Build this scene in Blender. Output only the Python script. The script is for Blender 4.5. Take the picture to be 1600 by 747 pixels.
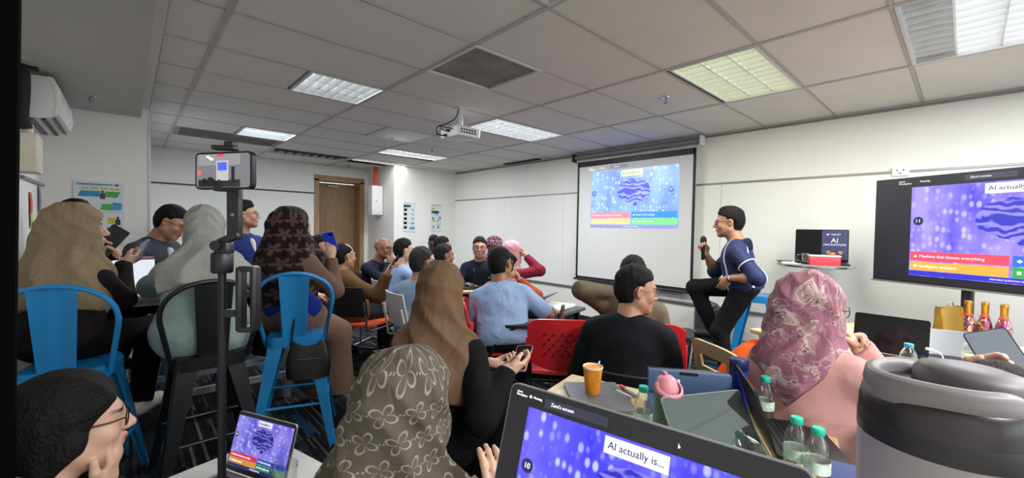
import bpy, bmesh, math, random
import numpy as np
from mathutils import Vector, Matrix

for o in list(bpy.data.objects): bpy.data.objects.remove(o)
random.seed(3)

# ---------------------------------------------------------------- camera, world, lights, exposure
SC = bpy.context.scene
cam = bpy.data.objects.new('Camera', bpy.data.cameras.new('Camera'))
SC.collection.objects.link(cam); SC.camera = cam
def cam_matrix(yaw, pitch, roll):
    f = Vector((math.cos(yaw)*math.cos(pitch), math.sin(yaw)*math.cos(pitch), -math.sin(pitch)))
    r = Vector((math.sin(yaw), -math.cos(yaw), 0)); u = r.cross(f)
    c, s = math.cos(roll), math.sin(roll)
    r, u = r*c+u*s, r*-s+u*c
    return Matrix((r, u, -f)).transposed().to_4x4()
cam.matrix_world = Matrix.Translation((0, 0, 1.4)) @ cam_matrix(math.radians(47.4), math.radians(1.4), math.radians(1.0))
cam.data.sensor_fit = 'HORIZONTAL'; cam.data.sensor_width = 36; cam.data.lens = 653/1600*36
cam.data.clip_start = .02

W = bpy.data.worlds.new('World'); SC.world = W; W.use_nodes = True
W.node_tree.nodes['Background'].inputs[0].default_value = (.8, .85, .9, 1)
W.node_tree.nodes['Background'].inputs[1].default_value = 2.6
SC.view_settings.view_transform = 'Standard'; SC.view_settings.look = 'None'
SC.view_settings.gamma = 1.; SC.view_settings.use_curve_mapping = False
SC.view_settings.exposure = .6
SC.cycles.use_denoising = True
SC.cycles.max_bounces = 7; SC.cycles.diffuse_bounces = 4; SC.cycles.transparent_max_bounces = 12
LIGHT = 15.5            # brightness of the lit ceiling panels
# ---------------------------------------------------------------- helpers
COL = bpy.context.scene.collection
PI = math.pi
def R_(a): return math.radians(a)

def srgb(h):
    """'#rrggbb' or 0-255 triple -> linear rgb"""
    if isinstance(h, str):
        h = h.lstrip('#'); h = tuple(int(h[i:i+2], 16) for i in (0, 2, 4))
    out = []
    for c in h:
        c = c/255.0
        out.append(c/12.92 if c <= 0.04045 else ((c+0.055)/1.055)**2.4)
    return tuple(out)

MATS = {}
def new_mat(name):
    m = bpy.data.materials.new(name); m.use_nodes = True
    nt = m.node_tree
    b = nt.nodes['Principled BSDF']
    return m, nt, b
def nd(nt, kind, **kw):
    n = nt.nodes.new(kind)
    for k, v in kw.items():
        if k in n.inputs: n.inputs[k].default_value = v
        else: setattr(n, k, v)
    return n
def lk(nt, a, b): nt.links.new(a, b)

def mat(name, col, rough=.55, metal=0., var=.08, vscale=9., bump=0., bscale=60., spec=None, coat=0., sheen=0.):
    """procedural surface: base colour with soft mottling and optional fine relief"""
    if name in MATS: return MATS[name]
    m, nt, b = new_mat(name)
    c = srgb(col) if not isinstance(col, tuple) or max(col) > 1 else col
    tc = nd(nt, 'ShaderNodeTexCoord')
    nz = nd(nt, 'ShaderNodeTexNoise', Scale=vscale, Detail=4.)
    lk(nt, tc.outputs['Object'], nz.inputs['Vector'])
    rp = nd(nt, 'ShaderNodeValToRGB')
    rp.color_ramp.elements[0].position = .3; rp.color_ramp.elements[1].position = .7
    rp.color_ramp.elements[0].color = (*[x*(1-var) for x in c], 1)
    rp.color_ramp.elements[1].color = (*[min(1, x*(1+var)) for x in c], 1)
    lk(nt, nz.outputs['Fac'], rp.inputs['Fac'])
    lk(nt, rp.outputs['Color'], b.inputs['Base Color'])
    b.inputs['Roughness'].default_value = rough
    b.inputs['Metallic'].default_value = metal
    if spec is not None: b.inputs['Specular IOR Level'].default_value = spec
    if coat: b.inputs['Coat Weight'].default_value = coat
    if sheen: b.inputs['Sheen Weight'].default_value = sheen
    if bump:
        n2 = nd(nt, 'ShaderNodeTexNoise', Scale=bscale, Detail=3.)
        lk(nt, tc.outputs['Object'], n2.inputs['Vector'])
        bp = nd(nt, 'ShaderNodeBump', Strength=bump, Distance=.004)
        lk(nt, n2.outputs['Fac'], bp.inputs['Height']); lk(nt, bp.outputs['Normal'], b.inputs['Normal'])
    MATS[name] = m
    return m

def emit(name, col, strength=1.):
    """something that gives off light (a lit panel or a display)"""
    if name in MATS: return MATS[name]
    m, nt, b = new_mat(name)
    c = srgb(col)
    b.inputs['Base Color'].default_value = (.01, .01, .01, 1)
    b.inputs['Emission Color'].default_value = (*c, 1)
    b.inputs['Emission Strength'].default_value = strength
    b.inputs['Roughness'].default_value = .35
    MATS[name] = m
    return m

def glass(name, col=(1, 1, 1), rough=.02, ior=1.4, alpha_like=.0):
    if name in MATS: return MATS[name]
    m, nt, b = new_mat(name)
    b.inputs['Base Color'].default_value = (*col, 1)
    b.inputs['Roughness'].default_value = rough
    b.inputs['IOR'].default_value = ior
    b.inputs['Transmission Weight'].default_value = 1.
    MATS[name] = m
    return m

def thin_glass(name, tint=(1, 1, 1), gloss=.12):
    if name in MATS: return MATS[name]
    m, nt, b = new_mat(name)
    out = nt.nodes['Material Output']
    tr = nd(nt, 'ShaderNodeBsdfTransparent'); tr.inputs['Color'].default_value = (*tint, 1)
    gl = nd(nt, 'ShaderNodeBsdfGlossy'); gl.inputs['Roughness'].default_value = .06
    lw = nd(nt, 'ShaderNodeLayerWeight', Blend=.35)
    mp = nd(nt, 'ShaderNodeMath', operation='MULTIPLY_ADD'); mp.inputs[1].default_value = .55; mp.inputs[2].default_value = gloss*.3
    lk(nt, lw.outputs['Facing'], mp.inputs[0])
    mx = nd(nt, 'ShaderNodeMixShader')
    lk(nt, mp.outputs[0], mx.inputs[0]); lk(nt, tr.outputs[0], mx.inputs[1]); lk(nt, gl.outputs[0], mx.inputs[2])
    lk(nt, mx.outputs[0], out.inputs['Surface'])
    MATS[name] = m
    return m

# --------------------------------------------------------------- mesh builder
def rot(rx=0, ry=0, rz=0):
    return Matrix.Rotation(rz, 3, 'Z') @ Matrix.Rotation(ry, 3, 'Y') @ Matrix.Rotation(rx, 3, 'X')

class MB:
    def __init__(self): self.v = []; self.f = []; self.mi = []; self.cur = 0
    def _add(self, vs, fs):
        o = len(self.v)
        self.v += [tuple(p) for p in vs]; self.f += [tuple(i+o for i in f) for f in fs]; self.mi += [self.cur]*len(fs)
        return self
    def box(self, c, s, r=None, taper=1., bev=0.):
        """box of size s about c; with bev > 0 its edges are chamfered"""
        hx, hy, hz = s[0]/2, s[1]/2, s[2]/2
        if bev <= 0:
            vs = [Vector((x*hx*(taper if z > 0 else 1), y*hy*(taper if z > 0 else 1), z*hz)) for z in (-1, 1) for y in (-1, 1) for x in (-1, 1)]
            fs = [(0, 2, 3, 1), (4, 5, 7, 6), (0, 1, 5, 4), (2, 6, 7, 3), (0, 4, 6, 2), (1, 3, 7, 5)]
        else:
            b = min(bev, hx*.95, hy*.95, hz*.95)
            def ring(ix, iy, z):
                return [Vector((sx*(hx-ix) if k % 2 == 0 else sx*hx - sx*ix, 0, 0)) for k, sx in ()]
            vs = []; fs = []
            def oct_(ox, z, cb):
                X, Y = hx-ox, hy-ox
                return [Vector(p+(z,)) for p in ((X-cb, -Y), (X, -Y+cb), (X, Y-cb), (X-cb, Y), (-X+cb, Y), (-X, Y-cb), (-X, -Y+cb), (-X+cb, -Y))]
            rings = [oct_(b, -hz, b*.4), oct_(b*.3, -hz+b*.3, b*.8), oct_(0, -hz+b, b), oct_(0, hz-b, b), oct_(b*.3, hz-b*.3, b*.8), oct_(b, hz, b*.4)]
            for q in rings:
                t = taper if q[0].z > 0 else 1
                vs += [Vector((p.x*t, p.y*t, p.z)) for p in q]
            n = 8
            for k in range(5):
                for i in range(n):
                    fs.append((k*n+i, k*n+(i+1) % n, (k+1)*n+(i+1) % n, (k+1)*n+i))
            fs.append(tuple(reversed(range(n)))); fs.append(tuple(range(5*n, 6*n)))
        m = r if r is not None else Matrix.Identity(3)
        c = Vector(c)
        return self._add([m @ p + c for p in vs], fs)
    def cyl(self, a, b, ra, rb=None, n=16, caps=True):
        a, b = Vector(a), Vector(b); rb = ra if rb is None else rb
        d = (b-a).normalized(); u = d.orthogonal().normalized(); w = d.cross(u)
        vs = []
        for (p, r) in ((a, ra), (b, rb)):
            vs += [p + (u*math.cos(2*PI*i/n) + w*math.sin(2*PI*i/n))*r for i in range(n)]
        fs = [(i, (i+1) % n, n+(i+1) % n, n+i) for i in range(n)]
        if caps: fs += [tuple(reversed(range(n))), tuple(range(n, 2*n))]
        return self._add(vs, fs)
    def lathe(self, prof, n=24, c=(0, 0, 0), r=None, sx=1., sy=1.):
        """prof: (radius, z) from bottom to top"""
        m = r if r is not None else Matrix.Identity(3); c = Vector(c)
        vs = []; fs = []
        for (q, z) in prof:
            q = max(q, 1e-5)
            vs += [m @ Vector((q*sx*math.cos(2*PI*i/n), q*sy*math.sin(2*PI*i/n), z)) + c for i in range(n)]
        for k in range(len(prof)-1):
            for i in range(n):
                fs.append((k*n+i, k*n+(i+1) % n, (k+1)*n+(i+1) % n, (k+1)*n+i))
        fs.append(tuple(reversed(range(n)))); fs.append(tuple(range((len(prof)-1)*n, len(prof)*n)))
        return self._add(vs, fs)
    def tube(self, pts, r, n=8, closed=False, flat=None):
        """swept tube through pts; flat=(sx, sy) squashes the section"""
        P = [Vector(p) for p in pts]; N = len(P)
        vs = []; fs = []
        up = None
        for i, p in enumerate(P):
            a = P[(i-1) % N] if (i > 0 or closed) else p
            b = P[(i+1) % N] if (i < N-1 or closed) else p
            t = (b-a).normalized()
            if up is None: up = t.orthogonal().normalized()
            up = (up - t*up.dot(t))
            up = up.normalized() if up.length > 1e-6 else t.orthogonal().normalized()
            w = t.cross(up)
            rr = r[i] if isinstance(r, (list, tuple)) else r
            sx, sy = flat or (1, 1)
            vs += [p + up*math.cos(2*PI*k/n)*rr*sx + w*math.sin(2*PI*k/n)*rr*sy for k in range(n)]
        M = N if closed else N-1
        for i in range(M):
            j = (i+1) % N
            for k in range(n):
                fs.append((i*n+k, i*n+(k+1) % n, j*n+(k+1) % n, j*n+k))
        if not closed: fs += [tuple(reversed(range(n))), tuple(range((N-1)*n, N*n))]
        return self._add(vs, fs)
    def prism(self, poly, z0, z1, r=None, c=(0, 0, 0)):
        """2D outline (x, y), counter-clockwise, extruded from z0 to z1"""
        m = r if r is not None else Matrix.Identity(3); c = Vector(c); n = len(poly)
        vs = [m @ Vector((x, y, z)) + c for z in (z0, z1) for x, y in poly]
        fs = [(i, (i+1) % n, n+(i+1) % n, n+i) for i in range(n)] + [tuple(reversed(range(n))), tuple(range(n, 2*n))]
        return self._add(vs, fs)
    def quad(self, a, b, c, d): return self._add([a, b, c, d], [(0, 1, 2, 3)])
    def ball(self, c, r, n=12, m=8, s=(1, 1, 1), R=None):
        c = Vector(c); R = R if R is not None else Matrix.Identity(3)
        prof = [(r*math.sin(PI*k/m), -r*math.cos(PI*k/m)) for k in range(m+1)]
        vs = []; fs = []
        for (q, z) in prof:
            q = max(q, 1e-5)
            vs += [R @ Vector((q*s[0]*math.cos(2*PI*i/n), q*s[1]*math.sin(2*PI*i/n), z*s[2])) + c for i in range(n)]
        for k in range(m):
            for i in range(n):
                fs.append((k*n+i, k*n+(i+1) % n, (k+1)*n+(i+1) % n, (k+1)*n+i))
        return self._add(vs, fs)
    def grid(self, fn, nu, nv, thick=0., closed_u=False):
        """surface fn(u, v) for u, v in 0..1, given a thickness"""
        P = [[Vector(fn(i/nu, j/nv)) for i in range(nu+1)] for j in range(nv+1)]
        vs = []; fs = []
        W = nu+1
        for row in P: vs += row
        for j in range(nv):
            for i in range(nu):
                fs.append((j*W+i, j*W+i+1, (j+1)*W+i+1, (j+1)*W+i))
        if thick:
            nrm = []
            for j in range(nv+1):
                for i in range(nu+1):
                    du = P[j][min(i+1, nu)] - P[j][max(i-1, 0)]; dv = P[min(j+1, nv)][i] - P[max(j-1, 0)][i]
                    k = du.cross(dv); nrm.append(k.normalized() if k.length > 1e-9 else Vector((0, 0, 1)))
            o = len(vs)
            vs += [vs[i] - nrm[i]*thick for i in range(o)]
            fs += [tuple(o+i for i in reversed(f)) for f in list(fs)]
            edge = [j*W for j in range(nv, -1, -1)], [j*W+nu for j in range(nv+1)], [i for i in range(nu+1)], [nv*W+i for i in range(nu, -1, -1)]
            for e in edge:
                for a, b in zip(e, e[1:]): fs.append((a, o+a, o+b, b) if False else (b, a, o+a, o+b))
        return self._add(vs, fs)
    def build(self, name, m=None, parent=None, smooth=None, angle=40, loc=None):
        me = bpy.data.meshes.new(name)
        me.from_pydata(self.v, [], self.f)
        ms = m if isinstance(m, (list, tuple)) else [m]
        for x in ms: me.materials.append(x)
        if len(ms) > 1: me.polygons.foreach_set('material_index', self.mi)
        if smooth is None or smooth:
            me.polygons.foreach_set('use_smooth', [True]*len(me.polygons))
            me.set_sharp_from_angle(angle=R_(angle))
        me.update()
        o = bpy.data.objects.new(name, me); COL.objects.link(o)
        if parent: o.parent = parent
        if loc: o.location = loc
        return o

def thing(name, label, cat, loc=(0, 0, 0), rz=0., group=None):
    o = bpy.data.objects.new(name, None); COL.objects.link(o)
    o.empty_display_size = .1
    o.location = loc; o.rotation_euler = (0, 0, rz)
    return tag(o, label, cat, group)
def tag(o, label, cat, group=None):
    o['label'] = label; o['category'] = cat
    if group: o['group'] = group
    return o
def struct(o):
    o['kind'] = 'structure'; return o
def stuff(o):
    o['kind'] = 'stuff'; return o
def copy_tree(o, parent=None):
    c = o.copy(); COL.objects.link(c)
    if parent: c.parent = parent
    for ch in list(o.children): copy_tree(ch, c)
    return c

def text(s, size, m, parent, loc, r=None, name='lettering', align='CENTER', ext=.0004, wide=1.):
    """flat lettering; x of the text runs along r's x, its height along r's y"""
    cu = bpy.data.curves.new(name, 'FONT'); cu.body = s; cu.size = size; cu.align_x = align; cu.align_y = 'CENTER'; cu.extrude = ext
    cu.resolution_u = 3
    tmp = bpy.data.objects.new(name, cu); COL.objects.link(tmp)
    me = bpy.data.meshes.new_from_object(tmp)
    bpy.data.objects.remove(tmp); bpy.data.curves.remove(cu)
    if wide != 1.:
        for v in me.vertices: v.co.x *= wide
    me.name = name; me.materials.clear(); me.materials.append(m)
    o = bpy.data.objects.new(name, me); COL.objects.link(o)
    M = (r if r is not None else Matrix.Identity(3)).to_4x4(); M.translation = Vector(loc)
    o.parent = parent; o.matrix_basis = M
    return o

def arc(c, r, a0, a1, n, plane='xz'):
    out = []
    for i in range(n+1):
        a = R_(a0 + (a1-a0)*i/n); x, y = r*math.cos(a), r*math.sin(a)
        out.append({'xz': (c[0]+x, c[1], c[2]+y), 'xy': (c[0]+x, c[1]+y, c[2]), 'yz': (c[0], c[1]+x, c[2]+y)}[plane])
    return out
def rrect(w, h, r, n=5):
    """rounded rectangle outline about the origin, counter-clockwise"""
    out = []
    for cx, cy, a in ((w/2-r, h/2-r, 0), (-w/2+r, h/2-r, 90), (-w/2+r, -h/2+r, 180), (w/2-r, -h/2+r, 270)):
        out += [(cx+r*math.cos(R_(a+90*i/n)), cy+r*math.sin(R_(a+90*i/n))) for i in range(n+1)]
    return out
def smooth_path(pts, n=6):
    """Catmull-Rom through pts"""
    P = [Vector(p) for p in pts]; out = []
    for i in range(len(P)-1):
        a = P[i-1] if i else P[0]*2-P[1]; b, c = P[i], P[i+1]; d = P[i+2] if i+2 < len(P) else P[-1]*2-P[-2]
        for k in range(n):
            t = k/n
            out.append(.5*((2*b)+(c-a)*t+(2*a-5*b+4*c-d)*t*t+(3*b-a-3*c+d)*t**3))
    out.append(P[-1]); return out
# ---------------------------------------------------------------- the room
XW, XE, YS, YD, ZC, ZB = -.56, 5.23, -3.0, 8.7, 2.59, 2.44
wall_m = mat('wall_paint', '#e2e0da', .75, var=.02, vscale=2, bump=.08, bscale=180)
board_m = mat('whiteboard', '#e2e1dc', .32, var=.015, vscale=1.5)
tile_m = mat('ceiling_tile', '#dddad5', .9, var=.03, vscale=3, bump=.25, bscale=260)
tbar_m = mat('ceiling_bar', '#b4b2ae', .6, var=.03)
plen_m = mat('plenum', '#6d6b68', .9)
alu_m = mat('aluminium', '#8d8d8c', .4, .6, var=.04)
dark_m = mat('dark_trim', '#1d1d1f', .5)
white_m = mat('white_plastic', '#dededb', .4, var=.02)
black_m = mat('black_plastic', '#141416', .42, var=.1)
blackmetal_m = mat('black_metal', '#17181b', .38, .3, var=.08)
chrome_m = mat('chrome', '#b8b8ba', .22, 1., var=.03)
whitemetal_m = mat('white_metal', '#cfd0cf', .4, var=.03)

def carpet():
    m, nt, b = new_mat('carpet')
    tc = nd(nt, 'ShaderNodeTexCoord'); sp = nd(nt, 'ShaderNodeSeparateXYZ'); lk(nt, tc.outputs['Object'], sp.inputs[0])
    def M(op, a, bb=None, c=None):
        n = nd(nt, 'ShaderNodeMath', operation=op)
        for i, v in enumerate((a, bb, c)):
            if v is None: continue
            if isinstance(v, (int, float)): n.inputs[i].default_value = v
            else: lk(nt, v, n.inputs[i])
        return n.outputs[0]
    X, Y = sp.outputs[0], sp.outputs[1]
    # planks 0.25 x 1 m, each with its own offset; fine stripes run along Y
    col = M('FLOOR', M('DIVIDE', X, .25))
    off = M('MULTIPLY', M('FRACT', M('MULTIPLY', col, .37)), 1.)
    row = M('FLOOR', M('ADD', Y, off))
    cm = nd(nt, 'ShaderNodeCombineXYZ'); lk(nt, col, cm.inputs[0]); lk(nt, row, cm.inputs[1])
    wn = nd(nt, 'ShaderNodeTexWhiteNoise', noise_dimensions='2D'); lk(nt, cm.outputs[0], wn.inputs['Vector'])
    seed = wn.outputs['Value']
    st = nd(nt, 'ShaderNodeCombineXYZ')
    lk(nt, M('MULTIPLY', X, 62.), st.inputs[0]); lk(nt, M('ADD', M('MULTIPLY', Y, 1.1), M('MULTIPLY', seed, 37.)), st.inputs[1])
    fl = nd(nt, 'ShaderNodeVectorMath', operation='FLOOR')
    # long dashes: quantise both directions
    st2 = nd(nt, 'ShaderNodeCombineXYZ'); lk(nt, M('MULTIPLY', X, 62.), st2.inputs[0])
    w1 = nd(nt, 'ShaderNodeTexWhiteNoise', noise_dimensions='1D'); lk(nt, M('ADD', M('FLOOR', M('MULTIPLY', X, 62.)), M('MULTIPLY', seed, 91.)), w1.inputs['W'])
    lk(nt, M('ADD', M('MULTIPLY', Y, 1.6), M('MULTIPLY', w1.outputs['Value'], 9.)), st2.inputs[1])
    lk(nt, st2.outputs[0], fl.inputs[0])
    w2 = nd(nt, 'ShaderNodeTexWhiteNoise', noise_dimensions='2D'); lk(nt, fl.outputs[0], w2.inputs['Vector'])
    rp = nd(nt, 'ShaderNodeValToRGB'); e = rp.color_ramp; e.interpolation = 'CONSTANT'
    e.elements[0].position = 0; e.elements[0].color = (*srgb('#17181c'), 1)
    e.elements[1].position = .45; e.elements[1].color = (*srgb('#23262b'), 1)
    for p, c in ((.72, '#35393f'), (.89, '#55575a'), (.965, '#77746f')):
        q = e.elements.new(p); q.color = (*srgb(c), 1)
    lk(nt, w2.outputs['Value'], rp.inputs['Fac'])
    # blue accent dashes, wider and shorter
    b1 = nd(nt, 'ShaderNodeCombineXYZ'); lk(nt, M('FLOOR', M('MULTIPLY', X, 16.)), b1.inputs[0])
    w3 = nd(nt, 'ShaderNodeTexWhiteNoise', noise_dimensions='1D'); lk(nt, M('FLOOR', M('MULTIPLY', X, 16.)), w3.inputs['W'])
    lk(nt, M('FLOOR', M('ADD', M('MULTIPLY', Y, 2.6), M('MULTIPLY', w3.outputs['Value'], 7.))), b1.inputs[1])
    w4 = nd(nt, 'ShaderNodeTexWhiteNoise', noise_dimensions='2D'); lk(nt, b1.outputs[0], w4.inputs['Vector'])
    isb = M('GREATER_THAN', w4.outputs['Value'], .955)
    fine = nd(nt, 'ShaderNodeTexNoise', Scale=500., Detail=2.); lk(nt, tc.outputs['Object'], fine.inputs['Vector'])
    mx = nd(nt, 'ShaderNodeMix', data_type='RGBA'); lk(nt, isb, mx.inputs[0]); lk(nt, rp.outputs['Color'], mx.inputs[6]); mx.inputs[7].default_value = (*srgb('#1c5480'), 1)
    mm = nd(nt, 'ShaderNodeMix', data_type='RGBA', blend_type='MULTIPLY'); mm.inputs[0].default_value = .6
    lk(nt, mx.outputs[2], mm.inputs[6]); lk(nt, fine.outputs['Color'], mm.inputs[7]); lk(nt, mm.outputs[2], b.inputs['Base Color'])
    b.inputs['Roughness'].default_value = .95; b.inputs['Specular IOR Level'].default_value = .15
    bp = nd(nt, 'ShaderNodeBump', Strength=.4, Distance=.004); lk(nt, fine.outputs['Fac'], bp.inputs['Height']); lk(nt, bp.outputs['Normal'], b.inputs['Normal'])
    return m
def slab(name, x0, x1, y0, y1, z0, z1, m, parent=None):
    o = MB().box(((x0+x1)/2, (y0+y1)/2, (z0+z1)/2), (x1-x0, y1-y0, z1-z0)).build(name, m, parent, smooth=False)
    return o
struct(slab('floor', XW-.1, XE+.1, YS-.1, YD+.5, -.1, 0, carpet()))
wr = struct(slab('wall_right', XE, XE+.12, YS-.1, YD+.5, 0, 2.8, wall_m))
wl = struct(slab('wall_left', XW-.12, XW, YS-.1, 5.6, 0, 2.8, wall_m))
wb = struct(slab('wall_back', XW-.12, XE+.12, YS-.12, YS, 0, .95, wall_m)); struct(slab('wall_back_header', XW-.12, XE+.12, YS-.12, YS, 2.35, 2.8, wall_m))
struct(slab('wall_back_end', XW-.12, -.2, YS-.12, YS, .95, 2.35, wall_m)); struct(slab('wall_back_pier', 4.8, XE+.12, YS-.12, YS, .95, 2.35, wall_m))
fill_win = struct(slab('fill_window_1', -.2, 4.8, YS-.07, YS-.062, .95, 2.35, thin_glass('fill_window_glass', (.95, .97, .97))))  # unseen opening added behind the camera to let in soft fill light
for x in (-.2, 1.05, 2.3, 3.55, 4.8): slab('fill_window_frame', x-.03, x+.03, YS-.10, YS-.02, .95, 2.35, whitemetal_m, fill_win)
for z in (.95, 2.35): slab('fill_window_frame', -.2, 4.8, YS-.10, YS-.02, z-.03, z+.03, whitemetal_m, fill_win)
wf = struct(slab('wall_corner', XW-.12, .16, 5.6, 5.75, 0, 2.8, wall_m))
struct(slab('wall_partition', .04, .16, 5.75, YD+.1, 0, 2.8, wall_m))
# door wall with the door opening 2.78..3.62
wd = struct(slab('wall_front', .16, 2.70, YD, YD+.12, 0, 2.8, wall_m))
struct(slab('wall_front_header', 2.70, 3.70, YD, YD+.12, 2.40, 2.8, wall_m))
struct(slab('wall_front_end', 3.70, 3.79, YD, YD+.12, 0, 2.8, wall_m))
wc = struct(slab('wall_pier', 3.79, XE, 7.5, YD+.4, 0, 2.8, wall_m))
# glossy writing board along the right wall, its rails, the skirting
for nm, y0, y1 in (('board_panel', 5.9, 7.5), ('board_panel', 4.45, 5.896), ('board_panel', 2.0, 4.446), ('board_panel', -.4, 1.996), ('board_panel', -3., -.404)):
    slab(nm, XE-.012, XE, y0, y1, .51, 1.975, board_m, wr)
struct(slab('trim_1', XE-.022, XE, YS, .36, 1.975, 1.995, alu_m)); struct(slab('trim_2', XE-.022, XE, .50, 7.5, 1.975, 1.995, alu_m))
struct(slab('trim_3', XE-.03, XE, YS, 7.5, .485, .51, alu_m))
struct(slab('trim_4', XE-.02, XE, YS, 7.5, 2.555, 2.575, alu_m))
struct(slab('baseboard_right', XE-.012, XE, YS, 7.5, 0, .07, dark_m))
struct(slab('trim_5', .16, 2.70, YD-.012, YD, 2.02, 2.045, dark_m))
struct(slab('baseboard_front', .16, 2.70, YD-.012, YD, 0, .08, dark_m))
struct(slab('trim_6', .155, .172, 5.59, 5.606, 0, 2.44, whitemetal_m))
# bulkhead over the left side
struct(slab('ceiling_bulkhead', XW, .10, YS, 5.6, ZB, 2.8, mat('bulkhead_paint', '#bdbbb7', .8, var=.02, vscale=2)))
struct(slab('ceiling_edge', .10, .16, YS, 5.6, 2.53, 2.8, wall_m))

# door in the far wall
oak_m = None
def wood(name, c1, c2, sc=(1, 1, 8), rough=.5):
    m, nt, b = new_mat(name)
    tc = nd(nt, 'ShaderNodeTexCoord'); mp = nd(nt, 'ShaderNodeMapping'); mp.inputs['Scale'].default_value = sc
    lk(nt, tc.outputs['Object'], mp.inputs['Vector'])
    nz = nd(nt, 'ShaderNodeTexNoise', Scale=3., Detail=6., Distortion=.8); lk(nt, mp.outputs[0], nz.inputs['Vector'])
    rp = nd(nt, 'ShaderNodeValToRGB'); rp.color_ramp.elements[0].position = .35; rp.color_ramp.elements[1].position = .68
    rp.color_ramp.elements[0].color = (*srgb(c1), 1); rp.color_ramp.elements[1].color = (*srgb(c2), 1)
    lk(nt, nz.outputs['Fac'], rp.inputs['Fac']); lk(nt, rp.outputs['Color'], b.inputs['Base Color'])
    b.inputs['Roughness'].default_value = rough
    return m
oak_m = wood('door_oak', '#7d5f3b', '#94744c', (14, 14, .8))
oakf_m = wood('door_frame_oak', '#8a6a42', '#a5835a', (10, 10, .8))
ply_m = wood('pale_ply', '#c3a97c', '#d6c197', (2, 14, 2), .45)
d1 = struct(slab('door_1', 2.79, 3.61, YD+.28, YD+.32, 0.005, 2.28, oak_m))
fr = MB()
fr.box((2.745, YD+.155, 1.16), (.09, .35, 2.32)); fr.box((3.655, YD+.155, 1.16), (.09, .35, 2.32)); fr.box((3.2, YD+.155, 2.345), (1.0, .35, .11))
fo = fr.build('door_frame', oakf_m, d1, smooth=False)
MB().box((3.15, YD+.265, 2.22), (.22, .04, .05), bev=.008).box((3.30, YD+.24, 2.245), (.2, .02, .018)).build('door_closer', alu_m, d1)
MB().cyl((3.54, YD+.28, 1.02), (3.54, YD+.22, 1.02), .012).box((3.49, YD+.222, 1.02), (.12, .016, .02), bev=.005).build('door_handle', chrome_m, d1)

# ---- suspended ceiling: tiles, bars, fittings
cel = struct(slab('ceiling', XW, XE+.1, YS, YD+.4, 2.74, 2.80, plen_m))
XL = [.16, .42, 1.66, 2.92, 4.04, XE]; YL = [.30+.63*k for k in range(-6, 15)]
YL[0] = YS; YL = [y for y in YL if y < YD-.1]+[YD]
FIX = {}   # (column, row index) -> (x0, x1) taken by a fitting
def row_of(y): return max(i for i, v in enumerate(YL) if v <= y)
FITS = [(3, -.10, 2.92, 4.04, 'L1'), (3, 1.2, 2.92, 4.04, 'L2'), (1, 3.7, 1.04, 1.66, 'L3'), (3, 3.7, 2.92, 4.04, 'L4'), (1, 6.2, 1.04, 1.66, 'L5'),
        (2, 7.6, 1.66, 2.92, 'L6'), (3, 7.6, 2.92, 4.04, 'L7'), (3, 6.2, 2.92, 4.04, 'L8'), (2, 2.5, 1.66, 2.29, 'diff'), (1, 1.4, .42, 1.66, 'L9'), (2, 5.0, 2.29, 2.92, 'hatch'), (1, 6.9, .42, 1.66, 'vent'),
        (1, -1.6, .42, 1.66, 'L10'), (3, -1.6, 2.92, 4.04, 'L11')]
for c, y, x0, x1, nm in FITS: FIX[(c, row_of(y))] = (x0, x1, nm)
tcache = {}
def ctile(x0, x1, y0, y1):
    g = .011; w, d = round(x1-x0-2*g, 3), round(y1-y0-2*g, 3)
    if w < .04: return
    if (w, d) not in tcache: tcache[(w, d)] = MB().box((0, 0, 0), (w, d, .016), bev=.004).build('ceiling_tile', tile_m, cel, smooth=False); o = tcache[(w, d)]
    else: o = tcache[(w, d)].copy(); COL.objects.link(o)
    o.location = ((x0+x1)/2, (y0+y1)/2, ZC+.008+random.uniform(0, .002))
for c in range(len(XL)-1):
    for r in range(len(YL)-1):
        f = FIX.get((c, r))
        if XL[c] >= 3.7 and YL[r] > 7.45: continue
        if f and f[0]-XL[c] > .05: ctile(XL[c], f[0], YL[r], YL[r+1])
        if f and XL[c+1]-f[1] > .05: ctile(f[1], XL[c+1], YL[r], YL[r+1])
        if not f: ctile(XL[c], XL[c+1], YL[r], YL[r+1])
for i, x in enumerate(XL[1:-1]): slab('ceiling_bar', x-.016, x+.016, YS, YD, ZC-.006, ZC+.006, tbar_m, cel)
for y in YL[1:-1]: slab('ceiling_bar', .16, XE, y-.010, y+.010, ZC-.003, ZC+.006, tbar_m, cel)

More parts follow.
